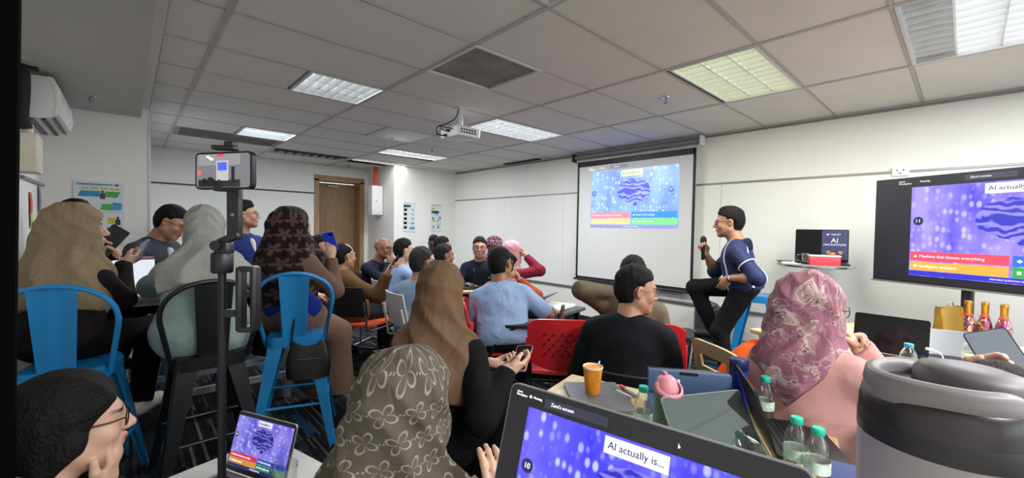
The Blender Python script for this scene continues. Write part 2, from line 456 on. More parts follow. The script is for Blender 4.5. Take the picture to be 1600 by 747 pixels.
refl_m = mat('louvre_metal', '#e6e8e8', .3, .25, var=.03)
dull_m = mat('louvre_dull', '#55585c', .3, .6, var=.05)
def fixture(label, x0, x1, y0, y1, nx, ny, em, group=None, lm=None, dim=None, deep=.045, power=0., tint='#ffffff'):
    """recessed troffer: frame, glowing tray, louvre blades; nx cells along x, ny along y"""
    lm = lm or refl_m
    cx, cy = (x0+x1)/2, (y0+y1)/2; w, d = x1-x0, y1-y0
    t = thing('ceiling_light', label, 'ceiling light', (cx, cy, ZC), 0, group)
    fr = MB(); q = .018
    for sx in (-1, 1): fr.box((sx*(w/2-q/2), 0, .03), (q, d, .075)); fr.box((0, sx*(d/2-q/2), .03), (w-2*q, q, .075))
    fr.build('frame', whitemetal_m, t, smooth=False)
    MB().box((0, 0, .068), (w-.02, d-.02, .006)).build('diffuser', em, t, smooth=False)
    if dim:      # an unlit trough
        MB().box((dim[0], dim[1], .062), (dim[2], dim[3], .004)).build('unlit_tube_tray', dull_m, t, smooth=False)
    lv = MB(); iw, id_ = w-2*q, d-2*q
    for i in range(1, nx):
        x = -iw/2+iw*i/nx; lv.prism([(-.011, 0), (.011, 0), (.002, -deep), (-.002, -deep)][::-1], -id_/2, id_/2, r=Matrix(((1, 0, 0), (0, 0, -1), (0, 1, 0))), c=(x, 0, .052))
    for j in range(1, ny):
        y = -id_/2+id_*j/ny; lv.box((0, y, .052-deep/2), (iw, .010, deep))
    if power:    # the tubes' light leaves through the mouth of the fitting
        la = bpy.data.lights.new('tube_light', 'AREA'); la.shape = 'RECTANGLE'; la.size = w*.94; la.size_y = d*.92; la.color = srgb(tint)
        la.energy = LIGHT*power*w*d*PI; lo = bpy.data.objects.new('tube_light', la); COL.objects.link(lo); lo.parent = t; lo.location = (0, 0, -.006)
    if nx > 1 or ny > 1: stuff(lv.build('louvre', lm, t, smooth=False))
    return t
e_w = emit('panel_white', '#f6faff', 1.9); e_y = emit('panel_yellow', '#eef5bf', 1.45); e_b = emit('panel_blue', '#e6f0ff', 1.6)
e_dim = emit('panel_dim', '#e9eef2', 1.25); e_far = emit('panel_far', '#eef4f6', 1.3); e_off = mat('panel_off', '#7c8084', .35, .4)
fixture('large bright louvred ceiling light nearest the television, one tube unlit', 2.93, 4.03, -.32, .29, 10, 3, e_w, dim=(0, .2, 1.06, .17), power=1.1, tint='#f6faff')
fixture('yellowish louvred ceiling light above the man on the blue stool', 2.94, 4.02, .94, 1.52, 10, 3, e_y, power=.62, tint='#f6f9dc')
fixture('square ceiling light with mirror louvres before the dark air diffuser', 1.05, 1.65, 3.46, 4.06, 7, 3, e_dim, deep=.055, power=.8, tint='#f0f5fa')
fixture('white louvred ceiling light beside the projector', 2.93, 4.03, 3.46, 4.03, 10, 3, e_w, power=1.25, tint='#f6faff')
fixture('small plain bluish-white ceiling light nearest the partition wall', 1.05, 1.65, 5.98, 6.57, 1, 2, e_b, lm=whitemetal_m, deep=.03, power=1.7, tint='#e9f2ff')
fixture('unlit louvred ceiling light near the door, dark cells', 1.67, 2.91, 7.25, 7.84, 9, 2, e_off, lm=dull_m)
fixture('half-bright louvred ceiling light above the red pipe', 2.93, 4.03, 7.25, 7.50, 10, 2, e_far, power=.35)
fixture('lit louvred ceiling light between the projector and the far pier', 2.93, 4.03, 5.98, 6.40, 10, 2, e_w, power=1.2, tint='#f6faff')
fixture('unlit louvred ceiling light cut by the top of the photo', .43, 1.65, .94, 1.54, 9, 3, e_off, lm=dull_m)
e_fill = emit('panel_fill', '#f1f4f6', 1.2)  # for the two unseen fittings added behind the camera as fill light
fixture('added ceiling fill light behind the viewer over the tall table', .45, 1.63, -1.57, -.99, 1, 2, e_fill, lm=whitemetal_m, deep=.03, power=2.)
fixture('added ceiling fill light behind the viewer towards the board wall', 2.95, 4.01, -1.57, -.99, 1, 2, e_fill, lm=whitemetal_m, deep=.03, power=2.)
# air diffuser, hatch, grey vent, slot vent
t = thing('air_diffuser', 'square dark grey air diffuser in the ceiling', 'air vent', (1.975, 2.5, ZC))
fr = MB()
for sx in (-1, 1): fr.box((sx*.305, 0, 0), (.022, .63, .022)); fr.box((0, sx*.305, 0), (.588, .022, .022))
fr.build('frame', whitemetal_m, t, smooth=False)
MB().lathe([(.42, .010), (.40, .004), (.0, .028)], 4, r=rot(0, 0, PI/4)).build('plate', mat('diffuser_grey', '#85807b', .7, var=.25, vscale=4), t, smooth=False)
t = thing('ceiling_hatch', 'pale access hatch slightly proud of the ceiling behind the projector', 'hatch', (2.605, 5.02, ZC))
MB().box((0, 0, .004), (.6, .6, .03), bev=.006).build('panel', white_m, t); MB().cyl((0, .22, -.012), (0, .22, -.02), .02).build('latch', alu_m, t)
t = thing('ceiling_vent', 'flat grey air vent in the ceiling by the partition', 'air vent', (1.04, 6.9, ZC))
MB().box((0, 0, .01), (1.2, .6, .02)).build('frame', mat('vent_grey', '#9a9894', .7), t, smooth=False)
for i in range(8): MB().box((0, -.24+.07*i, -.004), (1.1, .045, .006), r=rot(.25)).build('slat', mat('vent_grey', '#9a9894', .7), t, smooth=False)
t = thing('slot_vent', 'narrow black slot vent where ceiling meets the board wall', 'air vent', (5.11, 5.35, ZC-.004))
MB().box((0, 0, 0), (.10, .9, .012)).build('frame', dark_m, t, smooth=False)
for i in range(3): MB().box((-.03+.03*i, 0, -.008), (.012, .86, .006)).build('slat', black_m, t, smooth=False)
def sprinkler(label, x, y, z):
    t = thing('sprinkler', label, 'sprinkler', (x, y, z))
    MB().lathe([(.0, -.008), (.034, -.006), (.036, 0)], 16).build('rose', chrome_m, t)
    MB().cyl((0, 0, -.045), (0, 0, 0), .009, .011).tube([(-.014, 0, -.012), (-.016, 0, -.03), (0, 0, -.05), (.016, 0, -.03), (.014, 0, -.012)], .003).build('body', alu_m, t)
    MB().lathe([(.02, -.054), (.022, -.05), (0, -.048)], 12).build('deflector', alu_m, t)
sprinkler('chrome sprinkler under the lower bulkhead by the air conditioner', -.22, 4.95, ZB)
sprinkler('chrome sprinkler in the tile above the white screen', 3.52, 1.84, ZC)
sprinkler('small sprinkler near the lit light before the far pier', 3.38, 5.49, ZC)
sprinkler('small sprinkler next to the wall with the door', 3.19, 8.22, ZC)
# ---------------------------------------------------------------- furniture and equipment
blue_m = mat('blue_steel', '#2286c4', .35, .25, var=.05, bump=.04)
red_m = mat('red_plastic', '#cf2830', .38, var=.05)
orange_m = mat('orange_seat', '#dd5428', .6, var=.06)
navy_m = mat('navy', '#1b2340', .6)
silver_m = mat('laptop_silver', '#9b9da0', .35, .7, var=.03)
greylap_m = mat('laptop_grey', '#75787b', .4, .5, var=.04)
paper_m = mat('paper', '#e4e3df', .8, var=.02)
scr_off_m = mat('dark_screen', '#0d0e11', .08, var=.0, spec=.6)
key_m = mat('keys', '#1a1a1c', .5)
LEATHER = mat('black_leather', '#0c0c0e', .33, var=.2, bump=.25, bscale=160)

# ---- metal bar stool with or without a back; front is +y
def stool_proto(name, label, m, sh=.70, back=True, top=.40, splay=.075):
    t = thing(name, label, 'stool')
    w = .155
    sb = MB()
    sb.prism(rrect(.31, .31, .05), sh-.022, sh); sb.prism(rrect(.325, .325, .055), sh-.065, sh-.018)
    sb.build('seat', m, t, angle=30)
    for sx in (-1, 1):
        for sy in (-1, 1):
            L = MB()
            a = Vector((sx*.132, sy*.132, sh-.03)); b = Vector((sx*(w+splay), sy*(w+splay), 0))
            # folded-steel leg: broad at the seat, narrow at the floor
            ux = Vector((sx, 0, 0)); uy = Vector((0, sy, 0))
            def sec(p, wd): return [p+ux*.012+uy*.012, p-ux*wd+uy*.016, p-ux*(wd-.004)+uy*.0, p+ux*0-uy*0, p+uy*0-ux*0-uy*(wd-.004), p+ux*.016-uy*wd]
            vs = sec(a, .075)+sec((a+b)/2, .045)+sec(b, .022)
            fs = []
            for k in range(2):
                for i in range(6): fs.append((k*6+i, k*6+(i+1) % 6, (k+1)*6+(i+1) % 6, (k+1)*6+i))
            fs += [tuple(range(5, -1, -1)), tuple(range(12, 18))]
            if sx*sy < 0: fs = [tuple(reversed(f)) for f in fs]
            L._add(vs, fs); o = L.build('leg', m, t, angle=25)
            MB().box((b.x, b.y, .008), (.034, .034, .018), bev=.005).build('foot_pad', black_m, o)
    zf = .27; q = .132+(w+splay-.132)*(1-zf/(sh-.03))
    for (x0, y0, x1, y1) in ((-q, -q, q, -q), (-q, q, q, q), (-q, -q, -q, q), (q, -q, q, q)):
        MB().tube([(x0, y0, zf), (x1, y1, zf)], .009, 8).build('footrest', m, t)
    if back:
        pts = [(-.165, -.09, sh-.05), (-.20, -.13, sh+.12)]
        n = 14
        for i in range(n+1):
            a = PI-PI*i/n
            pts.append((.218*math.cos(a)*(1.0), -.155-.03*math.sin(a), sh+.22+(top-.22)*math.sin(a)**.8))
        pts += [(.20, -.13, sh+.12), (.165, -.09, sh-.05)]
        MB().tube(smooth_path(pts, 3), .0125, 8).build('back_frame', m, t)
        sp = MB().grid(lambda u, v: ((u-.5)*(.13+.04*v), -.145-.042*v+.012*math.cos((u-.5)*5), sh-.02+v*(top+.008)), 6, 6, .003)
        o = sp.build('back_splat', m, t)
        for sx in (-1, 1): MB().tube([(sx*.060, -.152, sh), (sx*.079, -.190, sh+top)], .005, 6).build('splat_rib', m, o)
    return t
def put(o, x, y, rz, label=None, group=None, z=0):
    o.location = (x, y, z); o.rotation_euler = (0, 0, R_(rz))
    if label: o['label'] = label
    if group: o['group'] = group
    return o
BS = 'metal bar stools'
s0 = stool_proto('bar_stool', '', blue_m)
put(s0, -.205, 2.98, -15, 'blue metal bar stool under the woman in the beige headscarf', BS)
s1 = copy_tree(s0); put(s1, .82, 2.98, -20, 'blue metal bar stool with a black handbag hung on it', BS)
s2 = stool_proto('bar_stool', '', blackmetal_m); put(s2, .325, 2.84, 2, 'black metal bar stool under the woman in the grey headscarf', BS)
s3 = stool_proto('bar_stool', '', blue_m, back=False)
put(s3, .44, 4.42, 8, 'blue backless bar stool across the table under the man in grey suit', BS)
s4 = copy_tree(s3); put(s4, .80, 4.42, -8, 'blue backless bar stool under the man in the varsity jacket', BS)
s5 = copy_tree(s3); put(s5, -.30, 4.40, 8, 'blue backless bar stool behind the beige headscarf, mostly hidden', BS)
s6 = stool_proto('bar_stool', 'blue backless metal stool beneath the man with the microphone', blue_m, .80, back=False); put(s6, 4.55, 1.36, 12, None, BS)

# ---- long bar-height table
t = thing('bar_table', 'long bar-height table with pale wooden top and white rails', 'table', (.25, 3.93, 0))
MB().box((0, 0, .90), (1.56, .58, .035), bev=.006).build('tabletop', ply_m, t)
MB().box((0, -.20, .86), (1.44, .03, .045)).box((0, .20, .86), (1.44, .03, .045)).build('apron', whitemetal_m, t, smooth=False)
for sx in (-1, 1):
    for sy in (-1, 1): MB().box((sx*.70, sy*.22, .44), (.045, .045, .88)).build('leg', whitemetal_m, t, smooth=False)
for y in (-.24, .22): MB().box((0, y, .20), (1.44, .035, .045)).build('foot_rail', whitemetal_m, t, smooth=False)

# ---- chairs of the audience; front is +y
def sled_chair(label, seat_m, back_m, frame_m, w=.44, sh=.45, bh=.83):
    t = thing('chair', label, 'chair')
    MB().grid(lambda u, v: ((u-.5)*w*(1-.06*v), -.20+.42*(1-v), sh-.012*math.sin(v*PI)-.02*max(0, (.15-v))/.15+.012*(2*u-1)**2), 8, 8, .022).build('seat', seat_m, t)
    MB().grid(lambda u, v: ((u-.5)*(w-.02)*(1-.10*v*v), -.205-.05*v-.045*(1-(2*u-1)**2)*.8, sh+.10+v*(bh-sh-.10)), 8, 6, .012).build('backrest', back_m, t)
    for sx in (-1, 1):
        x = sx*(w/2-.01)
        MB().tube(smooth_path([(x, -.27, bh-.12), (x, -.225, sh+.05), (x, -.20, sh-.03), (x, -.0, sh-.035), (x, .18, sh-.035), (x, .215, sh-.08), (x, .20, .05), (x, .17, .012), (x, -.22, .012)], 4), .010, 8).build('sled_frame', frame_m, t)
    MB().tube([(-w/2+.01, -.20, .014), (w/2-.01, -.20, .014)], .009).build('cross_bar', frame_m, t)
    return t
AC_ = 'chairs of the audience'
mesh_m = mat('black_mesh', '#19191b', .7, var=.15)
c0 = sled_chair('orange-seated chair with black back and chrome sled frame', orange_m, mesh_m, chrome_m); put(c0, 1.72, 4.02, -62, None, AC_)
whitesh_m = mat('white_shell', '#cfcfcc', .45)
def more(src, x, y, az, label):
    o = copy_tree(src); put(o, x, y, az-90, label, AC_); return o
c8 = sled_chair('', mesh_m, mesh_m, blackmetal_m); put(c8, 1.55, 4.85, -130, 'black chair under the man covering his mouth by the door', AC_)
more(c0, 2.18, 4.72, -55, 'orange-seated chair under the bald man in navy')
cw = sled_chair('', whitesh_m, whitesh_m, whitemetal_m); put(cw, 2.20, 4.20, -95, 'white chair under the man in light blue leaning sideways', AC_)
more(cw, 1.95, 3.33, -5, 'white shell chair of the man with grey-black hair')
for x, y, az, lb in ((3.36, 5.45, 250, 'black chair under the man in a white shirt'), (3.04, 4.70, -20, 'black chair under the bearded man in bright blue'), (2.62, 3.98, -15, 'black chair under the man in the dark jacket'),
                     (3.22, 4.20, 235, 'black chair under the laughing man in navy'), (3.66, 4.36, -40, 'black chair under the woman in maroon patterned headscarf'), (3.30, 3.55, -25, 'black chair under the woman in the pink headscarf'), (2.78, 3.08, 5, 'black chair under the woman in the orange top')):
    more(c8, x, y, az, lb)

def red_chair(label):
    """red perforated training chair with a folding writing tablet"""
    t = thing('tablet_chair', label, 'chair')
    w, sh = .43, .44
    MB().grid(lambda u, v: ((u-.5)*w, -.20+.40*(1-v), sh-.012*math.sin(v*PI)+.01*(2*u-1)**2), 8, 6, .02).build('seat', red_m, t)
    def bk(u, v):
        q = 2*u-1; zt = .83-.012*q*q-.03*max(0, abs(q)-.8)/.2; zb = .545-.065*(1-q*q)
        return (q*(w/2+.01), -.215-.055*v-.04*(1-q*q), zb+(zt-zb)*v)
    b = MB().grid(bk, 14, 8, .016).build('backrest', red_m, t)
    h = MB()
    for j in range(5):
        for i in range(9):
            if (i+j) % 2: continue
            u, v = .26+.06*i, .32+.10*j
            p = Vector(bk(u, v)); h.cyl(p+Vector((0, -.0175, 0)), p+Vector((0, .002, 0)), .0062, n=8)
    stuff(h.build('perforations', mat('red_hole', '#3a080c', .6), b))
    for sx in (-1, 1):
        MB().box((sx*(w/2+.005), -.225, .62), (.03, .03, .15), bev=.006).build('backrest_bracket', red_m, t)
        MB().tube([(sx*.21, -.22, .60), (sx*.205, -.19, .43), (sx*.20, .02, .40)], .012, 8, flat=(1, 1.4)).build('side_tube', blackmetal_m, t)
        MB().tube([(sx*.20, .02, .41), (sx*.225, .22, .01)], .0115).build('leg', blackmetal_m, t)
        MB().tube([(sx*.20, .06, .41), (sx*.225, -.26, .01)], .0115).build('leg', blackmetal_m, t)
    MB().box((0, -.05, .40), (.40, .30, .025), bev=.006).build('under_basket', black_m, t)
    MB().tube([(.235, -.10, .42), (.26, .0, .62), (.26, .10, .66)], .013).build('tablet_arm', blackmetal_m, t)
    MB().prism([(x+.16, y+.18) for x, y in rrect(.24, .32, .05)], .665, .683).build('writing_tablet', black_m, t)
    return t
r0 = red_chair('empty red perforated training chair with a bag on its seat'); put(r0, 2.24, 1.92, -46, None, AC_)
more(r0, 2.20, 2.52, -38, 'red training chair under the man in light blue, turned from behind')
more(r0, 2.66, 1.46, 25, 'red training chair behind the man in black, partly hidden by him')
c23 = sled_chair('dark chair under the man in black shirt and glasses', mesh_m, mesh_m, chrome_m, bh=.66); put(c23, 2.12, 1.27, -68, None, AC_)
# bag lying on the empty red chair
t = thing('shoulder_bag', 'dark bag with brown handles on the empty red chair', 'bag', (2.25, 1.95, .475), R_(44))
MB().ball((0, 0, .06), .15, 16, 10, (1, .6, .5)).build('body', LEATHER, t)
MB().tube(smooth_path([(-.11, -.02, .12), (-.07, -.03, .34), (0, -.04, .385), (.07, -.03, .34), (.11, -.02, .12)], 5), .009).build('handle', mat('bag_tan', '#6d4c34', .6), t)

# plywood chair with orange cloth on it
t = thing('shell_chair', 'pale plywood shell chair with handle slot behind the bottles', 'chair', (2.434, .705, 0), R_(-120))
def shell(u, v):
    q = 2*u-1; return (q*.19*(1-.05*v), -.20-.09*v-.06*(1-q*q)*.6, .47+.37*v-.03*abs(q)**3)
def band(v0, v1, u0=0, u1=1): return MB().grid(lambda u, v: shell(u0+(u1-u0)*u, v0+(v1-v0)*v), 10, 4, .012)
b = band(0, .62); bb = band(.62, .80, 0, .24); b2 = band(.62, .80, .76, 1); b3 = band(.80, 1)
for q in (bb, b2, b3): b._add(q.v, q.f)
b.build('backrest', ply_m, t)
MB().grid(lambda u, v: ((2*u-1)*.21, -.20+.42*v, .455-.015*math.sin(PI*v)), 8, 6, .013).build('seat', ply_m, t)
for sx in (-1, 1):
    for sy in (-1, 1): MB().tube([(sx*.15, sy*.13, .44), (sx*.20, sy*.20, .005)], .011).build('leg', chrome_m, t)

# ---- wooden tables in front
def rtable(name, label, cx, cy, rz, w, d, h, legm, topm=ply_m):
    t = thing(name, label, 'table', (cx, cy, 0), R_(rz))
    MB().box((0, 0, h-.014), (w, d, .028), bev=.005).build('tabletop', topm, t)
    for sx in (-1, 1):
        for sy in (-1, 1): MB().box((sx*(w/2-.06), sy*(d/2-.06), (h-.028)/2), (.04, .04, h-.028)).build('leg', legm, t, smooth=False)
    MB().box((0, d/2-.08, h-.06), (w-.14, .025, .05)).box((0, -d/2+.08, h-.06), (w-.14, .025, .05)).build('apron', legm, t, smooth=False)
    return t
rtable('table', 'pale wooden table carrying the orange cup, bottles and open laptops', 1.44, .717, 14, .56, 1.02, .70, whitemetal_m)
rtable('table', 'pale wooden table under the television with golden bottles on it', 3.36, .11, 62.8, 1.4, 1.16, .74, whitemetal_m)
rtable('table', 'tall table at the photo bottom under the big open laptop', .28, .10, 0, .50, .80, .94, blackmetal_m, mat('tall_top', '#b9b7b2', .5))
rtable('table', 'white low table with the small silver laptop', .286, 1.40, 15, .36, .56, .62, whitemetal_m, mat('white_top', '#d9d8d4', .45))
rtable('table', 'small dark table with white papers beside the orange top', 2.90, 2.62, 10, .40, .55, .68, blackmetal_m, mat('grey_top', '#4a4c50', .5))
rtable('table', 'table with black laptops in front of the laughing man', 2.98, 3.86, -30, .72, .5, .70, whitemetal_m, ply_m)

# ---- cocktail table by the board
t = thing('round_table', 'round grey cocktail table on one steel post near the board', 'table', (4.70, .95, .012))
MB().lathe([(.0, 1.085), (.285, 1.085), (.295, 1.092), (.295, 1.106), (.29, 1.11), (.0, 1.11)], 40).build('tabletop', mat('cocktail_top', '#7b7b7a', .4, var=.05), t)
MB().lathe([(.297, 1.090), (.301, 1.092), (.301, 1.104), (.297, 1.106)], 40).build('edge_band', chrome_m, t)
MB().cyl((0, 0, .03), (0, 0, 1.085), .038, n=20).build('post', chrome_m, t)
MB().lathe([(.0, .0), (.24, .0), (.24, .012), (.06, .03), (.0, .03)], 32).build('base', chrome_m, t)

# ---- air purifier
t = thing('air_purifier', 'dark grey cylindrical air purifier on the floor by the board', 'air purifier', (4.98, 2.03, 0), R_(35))
MB().lathe([(.125, 0), (.132, .01), (.135, .10), (.135, .44), (.133, .47)], 32).build('body', mat('purifier_grey', '#3a3a3d', .45, var=.05), t)
nz = MB()
for i in range(32): pass
def slant(rad, z0, k): return [(rad*math.cos(2*PI*i/32), rad*math.sin(2*PI*i/32), z0+k*math.cos(2*PI*i/32)*rad) for i in range(32)]
vs = slant(.133, .47, .0)+slant(.135, .545, .30)+slant(.112, .55, .30)+slant(.09, .505, .30)
fs = [(k*32+i, k*32+(i+1) % 32, (k+1)*32+(i+1) % 32, (k+1)*32+i) for k in range(3) for i in range(32)]+[tuple(range(96, 128))]
nz._add(vs, fs).build('hood', mat('purifier_dark', '#2a2a2d', .35), t)
MB().ball((0, 0, .52), .075, 18, 12, (1, 1, .55)).build('air_outlet', scr_off_m, t)

# ---- projection screen, projector, television
rv = Matrix(((1, 0, 0), (0, 0, -1), (0, 1, 0)))    # x right, y up, z towards the viewer at -y
def slab_l(name, m, parent, cx, cz, w, h, y, th=.0012, poly=None):
    """thin print or display layer in a local x-z plane facing -y"""
    if poly is None: o = MB().box((0, 0, 0), (w, th, h)).build(name, m, parent, smooth=False)
    else: o = MB().prism(poly, 0, th, r=rv).build(name, m, parent, smooth=False)
    o.location = (cx, y, cz); return o
def slide_mat(name, c1, c2, dot, k, s=1.):
    """glowing backdrop of light dots in columns; object space spans about 1 unit times s"""
    m, nt, b = new_mat(name)
    tc = nd(nt, 'ShaderNodeTexCoord'); mp = nd(nt, 'ShaderNodeMapping'); mp.inputs['Scale'].default_value = (30/s, 30/s, 19/s)
    mp.inputs['Rotation'].default_value = (0, 0, 0)
    lk(nt, tc.outputs['Object'], mp.inputs['Vector'])
    vo = nd(nt, 'ShaderNodeTexVoronoi', Scale=1., Randomness=.55); lk(nt, mp.outputs[0], vo.inputs['Vector'])
    m2 = nd(nt, 'ShaderNodeMapping'); m2.inputs['Scale'].default_value = (6/s, 6/s, 3/s); lk(nt, tc.outputs['Object'], m2.inputs['Vector'])
    nz = nd(nt, 'ShaderNodeTexNoise', Scale=1., Detail=3.); lk(nt, m2.outputs[0], nz.inputs['Vector'])
    bg = nd(nt, 'ShaderNodeMix', data_type='RGBA'); bg.inputs[6].default_value = (*srgb(c1), 1); bg.inputs[7].default_value = (*srgb(c2), 1)
    rp0 = nd(nt, 'ShaderNodeMapRange'); rp0.inputs[1].default_value = .35; rp0.inputs[2].default_value = .65; lk(nt, nz.outputs['Fac'], rp0.inputs[0]); lk(nt, rp0.outputs[0], bg.inputs[0])
    rp = nd(nt, 'ShaderNodeMapRange'); rp.inputs[1].default_value = .50; rp.inputs[2].default_value = .24; rp.interpolation_type = 'SMOOTHSTEP'; lk(nt, vo.outputs['Distance'], rp.inputs[0])
    sp = nd(nt, 'ShaderNodeSeparateColor'); lk(nt, vo.outputs['Color'], sp.inputs[0])
    ml = nd(nt, 'ShaderNodeMath', operation='MULTIPLY'); lk(nt, rp.outputs[0], ml.inputs[0]); lk(nt, sp.outputs[0], ml.inputs[1])
    mx = nd(nt, 'ShaderNodeMix', data_type='RGBA'); lk(nt, ml.outputs[0], mx.inputs[0]); lk(nt, bg.outputs[2], mx.inputs[6]); mx.inputs[7].default_value = (*srgb(dot), 1)
    b.inputs['Base Color'].default_value = (.01, .01, .01, 1); b.inputs['Roughness'].default_value = .3
    lk(nt, mx.outputs[2], b.inputs['Emission Color']); b.inputs['Emission Strength'].default_value = k
    return m
def brain_mat(name, c1, c2, k, s):
    m, nt, b = new_mat(name)
    tc = nd(nt, 'ShaderNodeTexCoord'); mp = nd(nt, 'ShaderNodeMapping'); mp.inputs['Scale'].default_value = (1/s, 1/s, 1.5/s); lk(nt, tc.outputs['Object'], mp.inputs['Vector'])
    wv = nd(nt, 'ShaderNodeTexWave', Scale=4.6, Distortion=11., Detail=2.); wv.inputs['Detail Scale'].default_value = 1.6; wv.bands_direction = 'Z'; lk(nt, mp.outputs[0], wv.inputs['Vector'])
    rp = nd(nt, 'ShaderNodeValToRGB'); e = rp.color_ramp.elements; e[0].position = .25; e[0].color = (*srgb(c1), 1); e[1].position = .8; e[1].color = (*srgb(c2), 1)
    lk(nt, wv.outputs['Fac'], rp.inputs['Fac'])
    b.inputs['Base Color'].default_value = (.01, .01, .01, 1)
    lk(nt, rp.outputs['Color'], b.inputs['Emission Color']); b.inputs['Emission Strength'].default_value = k
    return m
BRAIN = [(-.17, -.02), (-.15, -.06), (-.09, -.075), (-.07, -.10), (-.01, -.115), (.01, -.14), (.04, -.14), (.045, -.11), (.10, -.09), (.15, -.075), (.18, -.03), (.175, .02), (.15, .065), (.10, .10), (.04, .12), (-.03, .122), (-.09, .105), (-.14, .07), (-.165, .03)]
def slide(par, cx, cz, w, y, style, badge='11', extra27=False, full=True):
    """quiz slide of width w centred at (cx, cz) in par's x-z plane, on the plane y (towards -y)"""
    h = w*.605; st = style; e = .0010 if w < .6 else .003
    u = lambda q: q*w
    slab_l('slide_picture', st['bg'](w), par, cx, cz, w, h, y)
    o = slab_l('brain_picture', st['brain'](w), par, cx+u(.02), cz+u(.075), 0, 0, y-e, .0006, [(a*w*1.08, b*w*1.08) for a, b in BRAIN])
    for (ax, az, cc) in ((-.25, -.168, 'red'), (-.25, -.235, 'yel'), (.25, -.168, 'blu'), (.25, -.235, 'grn')):
        slab_l('answer_bar', st[cc], par, cx+u(ax), cz+u(az), u(.485), u(.061), y-e)
    slab_l('caption_plate', st['cap'], par, cx+u(.0), cz+u(.262), u(.25), u(.062), y-e)
    text('AI actually is...', u(.038), st['ink'], par, (cx+u(.0), y-e*2, cz+u(.262)), rv)
    slab_l('footer_bar', st['foot'], par, cx, cz-u(.284), u(1.), u(.032), y-e*.6)
    for s_, ax, az in (('Machine that knows everything', -.44, -.168), ('Robot with feelings', .06, -.168), ('Intelligent assistant', -.44, -.235), ('Data analysis tool', .06, -.235)):
        text(s_, u(.026), st['white'], par, (cx+u(ax), y-e*2, cz+u(az)), rv, align='LEFT')
    tri = [(-.010, -.008), (.010, -.008), (0, .010)]; dia = [(-.013, 0), (0, -.010), (.013, 0), (0, .010)]; sq = [(-.009, -.009), (.009, -.009), (.009, .009), (-.009, .009)]
    cir = [(.010*math.cos(2*PI*i/14), .010*math.sin(2*PI*i/14)) for i in range(14)]
    for p, ax, az in ((tri, -.462, -.168), (dia, .036, -.168), (cir, -.462, -.235), (sq, .036, -.235)):
        slab_l('answer_symbol', st['white'], par, cx+u(ax), cz+u(az), 0, 0, y-e*1.6, .0005, [(a*w, b*w) for a, b in p])
    text('VIEWABLE QUESTION VIDEOS', u(.013), st['white'], par, (cx, y-e*2, cz-u(.284)), rv)
    if badge:
        slab_l('countdown_badge', st['ink'], par, cx-u(.455), cz+u(.07), 0, 0, y-e, .0005, [(2.9*a*w, 2.9*b*w) for a, b in cir])
        text(badge, u(.032), st['white'], par, (cx-u(.455), y-e*2, cz+u(.07)), rv)
    if extra27:
        slab_l('counter_badge', st['ink'], par, cx+u(.425), cz+u(.07), 0, 0, y-e, .0005, [(2.7*a*w, 2.7*b*w) for a, b in cir])
        text('27', u(.034), st['white'], par, (cx+u(.425), y-e*2, cz+u(.07)), rv); text('Answers', u(.02), st['ink'], par, (cx+u(.425), y-e*2, cz+u(.025)), rv)
def style(tag_, c1, c2, dot, b1, b2, k, red, yel, blu, grn, foot, ink='#14164a'):
    E = lambda n, c, kk=k: emit(tag_+n, c, kk)
    return dict(bg=lambda w: slide_mat(tag_+'bg', c1, c2, dot, k, w), brain=lambda w: brain_mat(tag_+'brain', b1, b2, k, w), red=E('red', red), yel=E('yel', yel), blu=E('blu', blu), grn=E('grn', grn),
                cap=E('cap', '#e3e0ee'), foot=E('foot', foot), white=E('white', '#f4f4fb'), ink=E('ink', ink))
st_tv = style('tv_', '#4a3fe0', '#9d8df6', '#b9b2ff', '#1c1fb0', '#8a7ef2', .95, '#ee4660', '#e0a83a', '#2a6ae0', '#28a53c', '#2a2ac0')
st_scr = style('beam_', '#6f8df5', '#8fb6f8', '#c4dcff', '#4d52e8', '#98a8f8', .95, '#f58a96', '#f2cf84', '#3b8df0', '#7be084', '#8e92ee', '#4a55b8')
st_scr['cap'] = emit('beam_cap2', '#d3e6a6', .95)
st_lap = style('lap_', '#2c25d8', '#5f58ee', '#b4b8fa', '#1a1aa8', '#7a70ee', .95, '#e04050', '#d89a34', '#2a60d8', '#28a040', '#2422b0')
st_mac = style('mac_', '#4f47c0', '#8b82dd', '#cfc9f4', '#1c1c70', '#6a60c8', .75, '#c8303a', '#c98a2c', '#2448a8', '#1f8038', '#20206a')

t = thing('projection_screen', 'white pull-down projection screen in a black border on the board', 'screen', (5.14, 3.19, 0), R_(-90))
MB().box((0, .0, 1.545), (1.84, .004, 1.79)).build('fabric', mat('screen_fabric', '#d6d6d3', .7, var=.01), t, smooth=False)
bd = MB(); 
for sx in (-1, 1): bd.box((sx*.90, -.003, 1.545), (.035, .003, 1.79))
bd.box((0, -.003, 2.40), (1.80, .003, .08)); bd.box((0, -.003, .675), (1.80, .003, .04)); bd.build('black_border', dark_m, t, smooth=False)
MB().cyl((-.95, -.004, .645), (.95, -.004, .645), .016, n=12).build('weight_bar', black_m, t)
MB().box((0, 0, 2.515), (1.96, .07, .06), bev=.02).build('roller_case', mat('case_grey', '#77777a', .5), t)
for sx in (-1, 1): MB().box((sx*.985, -.01, 2.51), (.03, .10, .12), bev=.006).build('end_cap', white_m if sx > 0 else black_m, t)
slide(t, .03, 1.85, 1.36, -.006, st_scr, badge='10', extra27=True)
text('zoom\nWorkplace', .026, st_scr['white'], t, (-.70, -.006, 2.315), rv, align='LEFT'); text('Meeting', .024, st_scr['white'], t, (-.50, -.006, 2.315), rv, align='LEFT')
